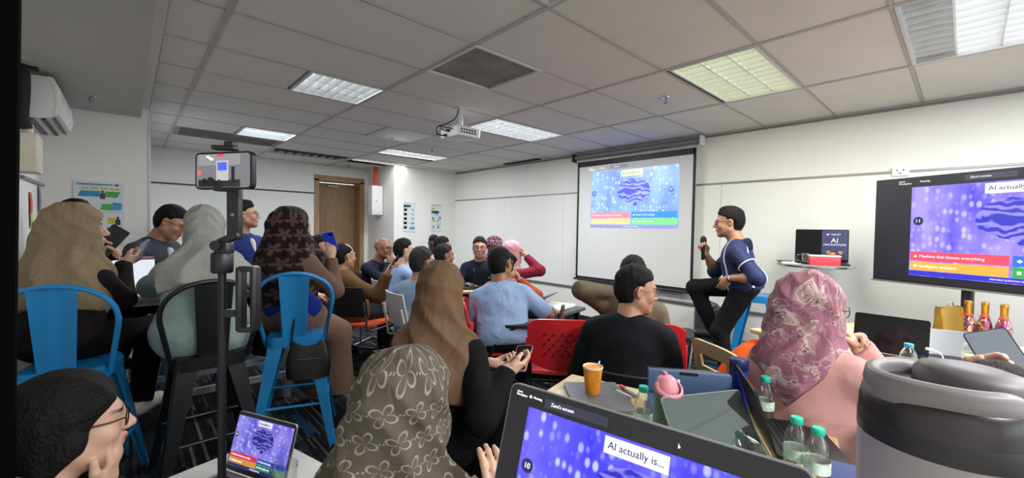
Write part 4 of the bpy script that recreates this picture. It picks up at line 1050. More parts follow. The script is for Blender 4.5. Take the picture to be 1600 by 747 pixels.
# tables in the middle
laptop('dark laptop beside white papers in front of the orange top', 2.86, 2.78, .68, 200, .30, .2, 60, greylap_m)
t = thing('paper_stack', 'white papers on the dark table beside the orange top', 'paper', (2.90, 2.55, .68), R_(12))
for i in range(4): MB().box((.004*i, -.003*i, .003+.005*i), (.34, .24, .004), r=rot(0, 0, .03*i)).build('sheet', paper_m, t, smooth=False)
laptop('black laptop with lid towards the viewer before the laughing man', 3.02, 3.86, .70, 55, .32, .21, 12, black_m)
laptop('second black laptop on the far table, lid half open', 2.80, 3.98, .70, 60, .30, .2, 25, black_m)
t = thing('backpack', 'black backpack on the carpet behind the brown jacket man', 'bag', (2.42, 3.95, 0), R_(30))
MB().ball((0, 0, .21), .21, 18, 12, (.75, .5, 1)).build('body', LEATHER, t); MB().ball((0, -.10, .15), .12, 14, 10, (.9, .45, .8)).build('pocket', LEATHER, t)
MB().tube(smooth_path([(-.05, 0, .41), (0, 0, .46), (.05, 0, .41)], 5), .01).build('handle', LEATHER, t)

# wooden table
t = thing('laptop', 'closed grey laptop with the orange cup standing on it', 'laptop', (1.43, 1.015, .70), R_(-40))
MB().prism(rrect(.235, .30, .015), .002, .010).build('base', greylap_m, t); MB().prism(rrect(.235, .30, .015), .0105, .017).build('lid', greylap_m, t)
t = thing('paper_cup', 'orange paper cup with white rim on the closed laptop', 'cup', (1.435, 1.045, .717))
MB().lathe([(.028, 0), (.030, .004), (.0405, .108)], 28).build('wall', mat('cup_orange', '#d98a1c', .5, var=.22, vscale=45), t)
MB().lathe([(.041, .106), (.0425, .110), (.041, .114), (.0385, .112), (.0375, .10), (.029, .012), (0, .010)], 28).build('rim', mat('cup_white', '#dedbd2', .5), t)
MB().tube([(.040, .0, .112), (.052, .004, .122)], .003).build('tea_bag_string', paper_m, t)
def marker(label, x, y, rz, cap, body='#b9bdc2'):
    t = thing('marker_pen', label, 'marker', (x, y, .7105), R_(rz))
    MB().cyl((-.05, 0, 0), (.035, 0, 0), .0085, n=14).build('barrel', mat('pen_'+body, body, .4), t); MB().cyl((.033, 0, 0), (.07, 0, 0), .0095, .008, n=14).build('cap', mat('cap_'+cap, cap, .4), t)
marker('whiteboard marker with black cap lying by the closed laptop', 1.535, .965, 78, '#1c1c1e'); marker('red-capped marker lying on the wooden table', 1.585, .955, 70, '#c43a2c')
t = thing('flask', 'green insulated flask with a pink lid and carry loop', 'bottle', (1.285, .645, .70), R_(-30))
MB().lathe([(.034, 0), (.037, .003), (.037, .165), (.035, .175), (.033, .18)], 28).build('body', mat('flask_green', '#5d7a63', .45), t)
pink_m = mat('flask_pink', '#c9828a', .45)
MB().lathe([(.036, .178), (.0375, .182), (.0375, .198), (.034, .205), (.030, .222), (.018, .232), (0, .233)], 28).build('lid', pink_m, t)
MB().tube(smooth_path([(-.037, 0, .212), (-.042, -.02, .195), (-.025, -.042, .182), (.0, -.048, .18), (.025, -.042, .182), (.042, -.02, .195), (.037, 0, .212)], 5), .006, 8, flat=(1.4, .7)).build('carry_loop', pink_m, t)
MB().cyl((.036, -.004, .212), (.044, -.004, .212), .006, n=14).build('pivot', chrome_m, t); MB().box((0, .012, .236), (.012, .022, .014), bev=.004).build('spout_tab', pink_m, t)
t = thing('tablet', 'tablet in a dull blue folio case standing on the wooden table', 'tablet', (1.50, .668, .70), R_(-55.7))
bl_m = mat('folio_blue', '#3a5478', .6, var=.06, bump=.2); bl2 = mat('folio_blue_light', '#4d6a94', .6, var=.05, bump=.2)
A12 = R_(12)
MB().box((0, .0, .096), (.285, .010, .19), r=rot(-A12*.6, 0, 0), bev=.004).build('case_back', bl2, t)
MB().box((0, -.006-.0, .150), (.283, .006, .078), r=rot(-A12*.6, 0, 0), bev=.002).build('case_flap', bl_m, t)
MB().box((0, .016, .100), (.275, .006, .185), r=rot(-A12*.6, 0, 0), bev=.002).build('display', scr_off_m, t); MB().box((0, .026, .187), (.283, .02, .006), bev=.002).build('top_edge', black_m, t); MB().box((.0, -.004, .186), (.06, .012, .008)).build('notch', black_m, t)
MB().box((.0, .08, .006), (.28, .15, .008), bev=.003).build('keyboard_flap', bl_m, t)
mirror_m = mat('glossy_blank_display', '#8d9794', .05, .92, var=.02)
lt, lid, g = laptop('laptop with blank glossy screen leaning far back', 1.294, .453, .70, -27, .30, .205, 35, greylap_m, mirror_m)
lt, lid, g = laptop('black laptop seen along its screen edge, keys to the bottles', 1.60, .445, .70, 30, .29, .20, 18, black_m)
t = thing('flask', 'slim royal blue flask standing behind the black laptop', 'bottle', (1.735, .58, .70))
MB().lathe([(.030, 0), (.033, .003), (.033, .165), (.031, .172)], 26).build('body', mat('flask_blue', '#1b2f9a', .35, .2), t); MB().lathe([(.032, .172), (.034, .175), (.034, .208), (.030, .215), (0, .216)], 26).build('lid', mat('flask_navy', '#17235f', .3, .2), t)
phone('smartphone lying tilted by the teal-capped bottles', (1.50, .185, .722), frame3((-.35, -.15, .95), (.35, -.9, -.1)), black_m, emit('phone_blue_ui', '#4258a8', .5), .078, .165)
t = thing('cable', 'thin black cable trailing off the wooden table', 'cable')
MB().tube(smooth_path([(1.42, .47, .705), (1.40, .40, .704), (1.45, .34, .704), (1.52, .33, .704)], 6), .0025, 6).build('lead', black_m, t)
# orange cloth on the plywood chair
t = thing('orange_jacket', 'bright orange jacket heaped on the plywood chair', 'jacket', (2.434, .70, .468), R_(-120))
def heap(u, v):
    a = 2*PI*u; q = v
    r = (.20+.03*math.sin(3*a+1)+.015*math.sin(7*a))*math.cos(q*PI/2)
    return (r*1.15*math.cos(a), r*math.sin(a), .36*math.sin(q*PI/2)**.8+.012*math.sin(5*a+q*9)*q+.01*math.sin(9*a))
MB().grid(heap, 40, 16).build('folds', cloth('orange_cloth', '#dd5a24', .8, .4), t)

# table under the television
laptop('black laptop with a dark screen in front of the pink blouse', 3.04, .27, .74, -92, .31, .205, 14, black_m)
laptop('silver laptop with grey screen behind the held tablet', 3.28, .04, .74, -72, .27, .18, 52, silver_m, emit('grey_glow', '#8f9398', .45))
gold_m = mat('gold_paper', '#8f7430', .38, .55, var=.12)
t = thing('gift_bag', 'crumpled gold paper bag beside the confetti bottles', 'bag', (3.79, .06, .74), R_(-35))
def gb(u, v):
    a = 2*PI*u; c, s_ = math.cos(a), math.sin(a)
    return (.085*math.copysign(abs(c)**.35, c)*(1+.04*math.sin(9*v)), .045*math.copysign(abs(s_)**.35, s_)*(1-.55*v), .22*v+.006*math.sin(a*3)*v)
q = MB().grid(gb, 36, 8); q._add([gb(i/36, 0) for i in range(36)], [tuple(range(35, -1, -1))]); q.build('sheet', gold_m, t)
MB().tube(smooth_path([(-.03, 0, .215), (0, -.012, .25), (.03, 0, .215)], 5), .003).build('handle', gold_m, t)
def foil():
    m, nt, b = new_mat('confetti_foil')
    tc = nd(nt, 'ShaderNodeTexCoord'); vo = nd(nt, 'ShaderNodeTexVoronoi', Scale=95.); lk(nt, tc.outputs['Object'], vo.inputs['Vector'])
    sp = nd(nt, 'ShaderNodeSeparateColor'); lk(nt, vo.outputs['Color'], sp.inputs[0])
    rp = nd(nt, 'ShaderNodeValToRGB'); e = rp.color_ramp; e.interpolation = 'CONSTANT'
    cs = ['#6a2a86', '#c0323e', '#d8b048', '#b04a70', '#3a2450', '#d7c3a0', '#9a3a28', '#7d4fa8']
    e.elements[0].color = (*srgb(cs[0]), 1); e.elements[1].position = 1/8; e.elements[1].color = (*srgb(cs[1]), 1)
    for i in range(2, 8): k = e.elements.new(i/8); k.color = (*srgb(cs[i]), 1)
    lk(nt, sp.outputs[0], rp.inputs['Fac']); lk(nt, rp.outputs['Color'], b.inputs['Base Color']); b.inputs['Metallic'].default_value = .6; b.inputs['Roughness'].default_value = .25
    bp = nd(nt, 'ShaderNodeBump', Strength=.9, Distance=.004); lk(nt, vo.outputs['Color'], bp.inputs['Height']); lk(nt, bp.outputs['Normal'], b.inputs['Normal'])
    return m
foil_m = foil(); gold2 = mat('gold_foil', '#b98f3a', .28, .8, var=.1)
cb = thing('confetti_bottle', 'gold-necked bottle of coloured foil beside the gold bag', 'bottle', (3.86, -.02, .74), 0, 'confetti bottles')
MB().lathe([(.030, 0), (.036, .004), (.037, .02), (.037, .115), (.034, .14), (.024, .17), (.016, .185), (.015, .19)], 28).build('body', pet_m, cb, angle=60)
MB().lathe([(.028, .012), (.034, .016), (.0345, .11), (.031, .135), (.022, .16), (0, .165)], 26).build('foil_filling', foil_m, cb)
MB().lathe([(.0165, .18), (.0165, .235), (.0185, .238), (.0185, .252), (.016, .262), (0, .263)], 22).build('neck', gold2, cb); MB().lathe([(.0215, .165), (.0225, .172), (.019, .182), (.0170, .186)], 20).build('collar', mat('neck_red', '#b03a2a', .4), cb)
for x, y, z, lab in ((3.864, -.09, .74, 'middle gold-necked bottle of coloured foil on the far table'), (3.837, -.165, .74, 'gold-necked bottle of coloured foil nearest the picture edge')):
    o = copy_tree(cb); o.location = (x, y, z); o.rotation_euler = (0, 0, y*20); o['label'] = lab
t = thing('snack_packet', 'flat orange snack packet in front of the confetti bottles', 'packet', (3.62, -.14, .743), R_(30))
MB().ball((0, 0, .012), .09, 18, 8, (1, .6, .14)).build('wrapper', mat('packet_orange', '#c9652c', .4, .2, var=.2, vscale=30), t)
t = thing('snack_packet', 'orange and yellow packet before the gold bag', 'packet', (3.62, .12, .743), R_(-40))
MB().ball((0, 0, .016), .075, 18, 8, (1, .55, .22)).build('wrapper', mat('packet_amber', '#d88a30', .4, .2, var=.3, vscale=25), t)
t = thing('adapter', 'white power adapter near the right confetti bottle', 'adapter', (3.70, -.26, .74), R_(20))
MB().box((0, 0, .022), (.09, .06, .042), bev=.01).build('body', white_m, t); MB().tube(smooth_path([(-.045, 0, .02), (-.10, .02, .006), (-.18, -.02, .004)], 5), .003).build('cable', white_m, t)
t = thing('paper_stack', 'loose white papers beside the small blue-capped bottle', 'paper', (2.86, .03, .74), R_(25))
for i in range(3): MB().box((.01*i, .006*i, .002+.003*i), (.15, .21, .002), r=rot(0, 0, .2*i)).build('sheet', paper_m, t, smooth=False)
t = thing('marker_pen', 'red marker lying on the table by the loose papers', 'marker', (2.75, -.10, .749), R_(60))
MB().cyl((-.05, 0, 0), (.04, 0, 0), .009, n=14).build('barrel', mat('pen_red', '#b8382f', .4), t); MB().cyl((.038, 0, 0), (.07, 0, 0), .0095, .008, n=14).build('cap', mat('cap_white', '#d8d6d2', .4), t)
t = thing('charging_cable', 'white charging cable beside the dark laptop', 'cable')
MB().tube(smooth_path([(3.02, .10, .82), (3.05, .07, .80), (3.06, .05, .745), (3.12, .0, .744), (3.2, -.12, .744)], 6), .003, 6).build('lead', white_m, t); MB().box((3.015, .112, .822), (.02, .03, .012), bev=.003).build('plug', white_m, t)

# cocktail table things
zt = 1.122
lt, lid, g = laptop('open black laptop showing an event poster on the round table', 4.84, .93, zt, -78, .41, .25, 8, black_m, lidh=.31)
e_nv = emit('poster_navy', '#23265f', .8)
E1, E2, E3 = emit('poster_white_ink', '#eeeef4', .9), emit('poster_skin', '#b58868', .7), emit('poster_black', '#101018', .5)
def poster_page(p):
    slab_l('page', e_nv, p, .10, .165, .195, .275, -.0016, .0004)
    text('AI', .062, E1, p, (.10, -.0026, .205), rv); text('HACKATHON', .0265, E1, p, (.10, -.0026, .165), rv); text('VALLEY', .022, E1, p, (.108, -.0026, .262), rv)
    slab_l('emblem_print', E1, p, .048, .262, 0, 0, -.0022, .0003, [(-.012, 0), (0, -.008), (.014, .004), (0, .009)])
    for cx in (.055, .145):
        slab_l('portrait_print', E3, p, cx, .075, 0, 0, -.0022, .0003, [(-.038, -.045), (.038, -.045), (.034, -.005), (.012, .008), (-.012, .008), (-.034, -.005)])
        slab_l('portrait_print', E2, p, cx, .098, 0, 0, -.0026, .0003, [(.016*math.cos(2*PI*i/14), .024*math.sin(2*PI*i/14)) for i in range(14)]); slab_l('portrait_print', E3, p, cx, .116, 0, 0, -.003, .0003, [(-.018, -.006), (.018, -.006), (.016, .008), (0, .014), (-.016, .008)])
on_lid(lt, lid, poster_page)
t = thing('box', 'red storage box with white lid in front of the poster laptop', 'box', (4.60, .86, zt), R_(-72))
MB().box((0, 0, .04), (.225, .10, .08), bev=.006).build('body', mat('box_red', '#d23a4a', .45), t); MB().box((0, 0, .084), (.232, .108, .012), bev=.004).build('lid', white_m, t)
t = thing('paper_stack', 'papers and a notebook on the round table edge', 'paper', (4.60, 1.10, zt), R_(-60))
for i in range(3): MB().box((.004*i, .01*i, .003+.005*i), (.20, .14, .004), r=rot(0, 0, .12*i)).build('sheet', paper_m, t, smooth=False)
MB().box((-.06, .03, .0195), (.12, .05, .007)).build('notebook', black_m, t, smooth=False)
t = thing('mug', 'clear tall glass with handle beside the red box', 'glass', (4.62, 1.005, zt))
MB().lathe([(.024, 0), (.026, .003), (.028, .10), (.026, .10), (.023, .006), (0, .005)], 20).build('wall', pet_m, t, angle=60); MB().tube(smooth_path([(-.01, .026, .085), (-.02, .06, .08), (-.02, .062, .035), (-.01, .026, .025)], 5), .004).build('handle', pet_m, t)
t = thing('mouse', 'small orange computer mouse on top of the red box', 'mouse', (4.60, .80, zt+.09))
MB().ball((0, 0, .012), .03, 16, 10, (1, .65, .5)).build('shell', mat('mouse_orange', '#e0752c', .4), t)

# closest things: big laptop, steel tumbler, small laptop, glass
lt, lid, g = laptop('big open laptop with dark bezel showing the quiz slide, nearest of all', .385, .262, .925, -80.2, .37, .245, 17, silver_m, emit('lap_black', '#17161f', .45), lidh=.240)
def near_page(p):
    slide(p, .012, .1165, .318, -.0018, st_lap, badge='10')
    slab_l('title_bar', emit('lap_bar', '#33364c', .6), p, -.075, .2245, .095, .0125, -.0018, .0004); text("Zara's screen", .0066, st_lap['white'], p, (-.112, -.0026, .2245), rv, align='LEFT')
    text('zoom\nWorkplace', .0042, st_lap['white'], p, (-.172, -.0018, .2275), rv, align='LEFT'); text('Meeting', .0044, st_lap['white'], p, (-.142, -.0018, .2265), rv, align='LEFT')
    slab_l('status_dot', st_lap['white'], p, -.147, .2265, 0, 0, -.0018, .0003, [(.0022*math.cos(2*PI*i/12), .0022*math.sin(2*PI*i/12)) for i in range(12)])
    slab_l('cursor', st_lap['white'], p, .060, .2235, 0, 0, -.0022, .0003, [(-.0012, -.0025), (.0016, -.001), (-.0012, .0032)])
on_lid(lt, lid, near_page)
lt, lid, g = laptop('small silver laptop on the white low table showing the quiz slide', .272, 1.43, .62, -64.5, .25, .172, 16, silver_m, emit('mac_black', '#121216', .45))
def mac_page(p):
    slide(p, 0, .088, .238, -.0018, st_mac, badge='10')
on_lid(lt, lid, mac_page)
t = thing('drinking_glass', 'clear plastic cup beside the small silver laptop', 'glass', (.325, 1.30, .62))
MB().lathe([(.028, 0), (.030, .003), (.038, .095), (.0365, .095), (.028, .006), (0, .005)], 28).build('wall', pet_m, t, angle=60)
t = thing('tumbler', 'large grey insulated tumbler with flip lid, close to the viewer', 'tumbler', (.492, .010, .94), R_(-45))
t.scale = (.93, .93, .957)
tg, tb_, td = mat('tumbler_grey', '#968f91', .5), mat('tumbler_black', '#1e1b1c', .5), mat('tumbler_smoke', '#272223', .3)
MB().lathe([(.048, 0), (.051, .004), (.055, .05), (.0565, .29), (.0565, .305)], 56).build('body', tg, t)
MB().lathe([(.0568, .305), (.0571, .307), (.0571, .320), (.0566, .322)], 56).build('band', tb_, t)
MB().lathe([(.0565, .322), (.0562, .334), (.0540, .344), (.048, .350), (.042, .352)], 56).build('shoulder', td, t)
def ring(u, v):
    a = 2*PI*u
    prof_ = [(.0430, .338), (.0500, .341), (.0525, .352), (.0510, .361), (.0450, .364), (.0405, .360), (.0390, .348)]
    k = v*6; i = min(5, int(k)); f = k-i
    r = prof_[i][0]*(1-f)+prof_[i+1][0]*f; z = prof_[i][1]*(1-f)+prof_[i+1][1]*f
    z -= .016*max(0., math.cos(a))**1.5; r += .006*max(0., math.cos(a-PI))**8
    return (r*math.cos(a), r*math.sin(a), z)
MB().grid(ring, 64, 18).build('lid_ring', mat('lid_grey', '#787173', .5), t, angle=80)
MB().lathe([(.0375, .340), (.0385, .352), (.0380, .362), (.0340, .3675), (.02, .371), (0, .3715)], 56, r=rot(0, R_(4), 0)).build('flip_cap', mat('lid_dark', '#5e585a', .5), t, angle=80)
# ---------------------------------------------------------------- people: one implicit surface per body / garment
def Rx(a): c, s = math.cos(a), math.sin(a); return np.array([[1, 0, 0], [0, c, -s], [0, s, c]])
def Ry(a): c, s = math.cos(a), math.sin(a); return np.array([[c, 0, s], [0, 1, 0], [-s, 0, c]])
def Rz(a): c, s = math.cos(a), math.sin(a); return np.array([[c, -s, 0], [s, c, 0], [0, 0, 1]])
def V(*a): return np.array(a if len(a) > 1 else a[0], dtype=float)
def unit(a): a = np.asarray(a, float); return a/max(1e-9, np.linalg.norm(a))

class Prim:
    """cone: tapered capsule a-b; ell: ellipsoid with frame; k = blend width"""
    __slots__ = ('t', 'a', 'b', 'ra', 'rb', 'R', 'k', 'sub', 'cap', 'sq')
    def __init__(s, t, a, b, ra, rb, R=None, k=.03, sub=False, cap=False, sq=None):
        s.t, s.a, s.b, s.ra, s.rb, s.R, s.k, s.sub, s.cap, s.sq = t, np.asarray(a, float), b, ra, rb, R, k, sub, cap, sq
    def grown(s, g, k=None):
        k = s.k if k is None else k
        if s.t == 'c': return Prim('c', s.a, s.b, s.ra+g, s.rb+g, s.R, k, s.sub, s.cap, s.sq)
        return Prim('e', s.a, None, s.ra+g, None, s.R, k, s.sub)
    def bounds(s):
        if s.t == 'c':
            r = max(s.ra, s.rb)
            return np.minimum(s.a, s.b)-r, np.maximum(s.a, s.b)+r
        e = np.sqrt(((s.R*s.ra[None, :])**2).sum(1)) if s.R is not None else s.ra
        return s.a-e, s.a+e
    def dist(s, X, Y, Z):
        if s.t == 'c':
            ab = s.b-s.a; L2 = max(1e-12, float(ab@ab))
            px, py, pz = X-s.a[0], Y-s.a[1], Z-s.a[2]
            t = (px*ab[0]+py*ab[1]+pz*ab[2])/L2
            tc = np.clip(t, 0, 1)
            d = np.sqrt((px-tc*ab[0])**2+(py-tc*ab[1])**2+(pz-tc*ab[2])**2) - (s.ra+(s.rb-s.ra)*tc)
            if s.cap: d = np.maximum(d, (t-1)*math.sqrt(L2))
            return d
        px, py, pz = X-s.a[0], Y-s.a[1], Z-s.a[2]
        if s.R is not None:
            R = s.R
            px, py, pz = (px*R[0, 0]+py*R[1, 0]+pz*R[2, 0], px*R[0, 1]+py*R[1, 1]+pz*R[2, 1], px*R[0, 2]+py*R[1, 2]+pz*R[2, 2])
        r = s.ra
        k0 = np.sqrt((px/r[0])**2+(py/r[1])**2+(pz/r[2])**2)
        k1 = np.sqrt((px/r[0]**2)**2+(py/r[1]**2)**2+(pz/r[2]**2)**2)
        return k0*(k0-1)/np.maximum(k1, 1e-6)
def cone(a, b, ra, rb, k=.03, **kw): return Prim('c', a, np.asarray(b, float), ra, rb, None, k, **kw)
def ell(c, r, R=None, k=.03, **kw): return Prim('e', c, None, np.asarray(r, float), None, R, k, **kw)

def axis_pts(lo, hi, fine, vc, vf):
    """grid stations: step vf inside the fine intervals, vc elsewhere"""
    out = [lo]
    while out[-1] < hi:
        x = out[-1]
        inside = any(a-vc <= x < b for a, b in fine)
        out.append(x+(vf if inside else vc))
    return np.array(out, dtype=np.float32)

class Field:
    def __init__(s, prims, vc, vf=None, fine=(), pad=.03):
        lo = np.min([p.bounds()[0] for p in prims if not p.sub], 0)-pad; hi = np.max([p.bounds()[1] for p in prims if not p.sub], 0)+pad
        vf = vf or vc
        s.ax = [axis_pts(lo[i], hi[i], [(f[0][i], f[1][i]) for f in fine], vc, vf) for i in range(3)]
        s.d = np.full([len(a) for a in s.ax], .5, np.float32)
        for p in prims: s.add(p)
    def region(s, lo, hi):
        sl = []; cs = []
        for i in range(3):
            a = max(0, int(np.searchsorted(s.ax[i], lo[i]))-2); b = min(len(s.ax[i]), int(np.searchsorted(s.ax[i], hi[i]))+2)
            sl.append(slice(a, b)); sh = [1, 1, 1]; sh[i] = -1; cs.append(s.ax[i][a:b].reshape(sh))
        return tuple(sl), cs
    def add(s, p):
        lo, hi = p.bounds(); g = max(p.k, .012)
        sl, (X, Y, Z) = s.region(lo-g, hi+g)
        a = s.d[sl]
        if a.size == 0: return
        b = p.dist(X, Y, Z)
        k = max(p.k, 1e-4)
        if p.sub:
            b = -b; h = np.maximum(k-np.abs(a-b), 0)/k
            s.d[sl] = np.maximum(a, b)+h*h*k*.25
        else:
            h = np.maximum(k-np.abs(a-b), 0)/k
            s.d[sl] = np.minimum(a, b)-h*h*k*.25
    def grid(s):
        return s.ax[0].reshape(-1, 1, 1), s.ax[1].reshape(1, -1, 1), s.ax[2].reshape(1, 1, -1)
    def cut(s, fn):
        """intersect with fn(X, Y, Z) <= 0"""
        s.d = np.maximum(s.d, fn(*s.grid())).astype(np.float32)
    def disp(s, fn):
        s.d = (s.d+fn(*s.grid())).astype(np.float32)
    def mesh(s):
        d = s.d; ins = d < 0
        nx, ny, nz = d.shape
        cnt = np.zeros((nx-1, ny-1, nz-1), np.int8)
        for i in (0, 1):
            for j in (0, 1):
                for k in (0, 1): cnt += ins[i:nx-1+i, j:ny-1+j, k:nz-1+k]
        act = (cnt > 0) & (cnt < 8)
        I, J, K = np.nonzero(act)
        idx = np.full(act.shape, -1, np.int32); idx[I, J, K] = np.arange(len(I))
        ax = s.ax
        acc = np.zeros((len(I), 3)); n = np.zeros(len(I))
        corners = [(i, j, k) for i in (0, 1) for j in (0, 1) for k in (0, 1)]
        vals = {c: d[I+c[0], J+c[1], K+c[2]].astype(float) for c in corners}
        pos = {c: np.stack([ax[0][I+c[0]], ax[1][J+c[1]], ax[2][K+c[2]]], 1).astype(float) for c in corners}
        for c in corners:
            for a in range(3):
                if c[a] == 0:
                    e = list(c); e[a] = 1; e = tuple(e)
                    va, vb = vals[c], vals[e]
                    m = (va < 0) != (vb < 0)
                    t = np.where(m, va/np.where(m, va-vb, 1), 0)[:, None]
                    acc += np.where(m[:, None], pos[c]+(pos[e]-pos[c])*t, 0); n += m
        P = acc/np.maximum(n, 1)[:, None]
        faces = []
        for a in range(3):
            b, c = (a+1) % 3, (a+2) % 3
            sl0 = [slice(None)]*3; sl1 = [slice(None)]*3
            sl0[a] = slice(0, -1); sl1[a] = slice(1, None)
            A, B = ins[tuple(sl0)], ins[tuple(sl1)]
            ch = A != B
            q = np.array(np.nonzero(ch)).T
            if not len(q): continue
            lim = [nx-1, ny-1, nz-1]
            ok = (q[:, b] > 0) & (q[:, c] > 0) & (q[:, b] < lim[b]) & (q[:, c] < lim[c])
            q = q[ok]
            def cell(db, dc):
                r = q.copy(); r[:, b] -= db; r[:, c] -= dc
                return idx[r[:, 0], r[:, 1], r[:, 2]]
            f = np.stack([cell(1, 1), cell(0, 1), cell(0, 0), cell(1, 0)], 1)
            flip = ~A[tuple(q.T)]
            f[flip] = f[flip][:, ::-1]
            faces.append(f)
        F = np.concatenate(faces) if faces else np.zeros((0, 4), int)
        F = F[(F >= 0).all(1)]
        return P, F

def np_mesh(name, P, F, m, parent, cols=None, uv=None, relax=0):
    if relax and len(F):
        e = np.concatenate([F[:, [0, 1]], F[:, [1, 2]], F[:, [2, 3]], F[:, [3, 0]]])
        for _ in range(relax):
            acc = np.zeros_like(P); n = np.zeros(len(P))
            for x, y in ((0, 1), (1, 0)):
                for i in range(3): acc[:, i] += np.bincount(e[:, x], P[e[:, y], i], len(P))
                n += np.bincount(e[:, x], minlength=len(P))
            P = P*.5 + .5*acc/np.maximum(n, 1)[:, None]
    me = bpy.data.meshes.new(name)
    me.vertices.add(len(P)); me.vertices.foreach_set('co', P.astype(np.float32).ravel())
    me.loops.add(len(F)*4); me.loops.foreach_set('vertex_index', F.astype(np.int32).ravel())
    me.polygons.add(len(F)); me.polygons.foreach_set('loop_start', np.arange(0, len(F)*4, 4, dtype=np.int32))
    me.polygons.foreach_set('use_smooth', np.ones(len(F), bool))
    me.update(calc_edges=True); me.validate()
    me.materials.append(m)
    if cols is not None:
        at = me.color_attributes.new('tint', 'FLOAT_COLOR', 'POINT')
        at.data.foreach_set('color', np.concatenate([cols, np.ones((len(cols), 1))], 1).astype(np.float32).ravel())
    if uv is not None:
        at = me.attributes.new('cloth_uv', 'FLOAT_VECTOR', 'POINT')
        at.data.foreach_set('vector', np.concatenate([uv, np.zeros((len(uv), 1))], 1).astype(np.float32).ravel())
    o = bpy.data.objects.new(name, me); COL.objects.link(o)
    if parent: o.parent = parent
    return o

def folds(rng, n=5, lo=8., hi=20., bias=(1, 1, 1)):
    """soft cloth creases: absolute sines along random directions, warped"""
    ks = []
    for _ in range(n):
        k = rng.normal(size=3)*np.array(bias); k = k/np.linalg.norm(k)*rng.uniform(lo, hi)*2
        ks.append((k, rng.uniform(0, 6.28)))
    w = rng.normal(size=3)*6; wp = rng.uniform(0, 6.28)
    def f(X, Y, Z):
        warp = 1.3*np.sin(X*w[0]+Y*w[1]+Z*w[2]+wp)
        t = 0
        for k, p in ks: t = t+np.abs(np.sin((X*k[0]+Y*k[1]+Z*k[2])*.5+p+warp))
        return t/n-.64
    return f

def ik(S, W, l1, l2, pole):
    """elbow for shoulder S and wrist W (wrist pulled in when out of reach)"""
    d = W-S; L = np.linalg.norm(d)
    if L > (l1+l2)*.985: W = S+d/L*(l1+l2)*.985; d = W-S; L = np.linalg.norm(d)
    u = d/max(L, 1e-6)
    a = (l1*l1-l2*l2+L*L)/(2*L); h = math.sqrt(max(0., l1*l1-a*a))
    p = pole-u*(pole@u); p = unit(p)
    return S+u*a+p*h, W

def hand_prims(W, fd, pn, side, curl=.4, s=1., spread=.0, point=False, thumb=.5):
    """palm + four fingers + thumb. fd: finger direction, pn: palm normal (the way the palm faces)"""
    fd = unit(fd); pn = unit(pn-fd*(pn@fd)); sd = np.cross(fd, pn)*side      # towards the thumb
    out = []
    R = np.stack([sd, pn, fd], 1)
    out.append(ell(W+fd*.048*s, np.array([.042, .017, .055])*s, R, k=.012))
    out.append(cone(W-fd*.01*s, W+fd*.03*s, .024*s, .026*s, k=.015))
    for i, (o, L) in enumerate(((.030, .068), (.010, .076), (-.011, .071), (-.030, .056))):
        p = W+fd*.092*s+sd*o*s-pn*.002*s
        c = curl*(0.9+.12*i)
        if point and i == 0: c = .08
        d = unit(fd+sd*spread*o*9); ang = 0
        r = (.0098, .0092, .0094, .0082)[i]*s
        q = p-fd*.02*s
        for j, (f, a) in enumerate(((.45, 65), (.32, 80), (.24, 55))):
            ang += R_(a)*c
            dd = d*math.cos(ang)+pn*math.sin(ang)
            e = q+dd*(L*f+(.02 if j == 0 else 0))*s
            out.append(cone(q, e, r*(1-.1*j), r*(.92-.1*j), k=.004))
            q = e
    t0 = W+fd*.025*s+sd*.03*s+pn*.008*s
    t1 = t0+(fd*.75+sd*.55+pn*(.15+.5*thumb))*.036*s
    t2 = t1+unit(fd*(1-.3*thumb)+sd*(.25-.5*thumb)+pn*(.2+.6*thumb))*.032*s
    out.append(cone(t0, t1, .0135*s, .0115*s, k=.012)); out.append(cone(t1, t2, .0112*s, .0092*s, k=.006))
    return out

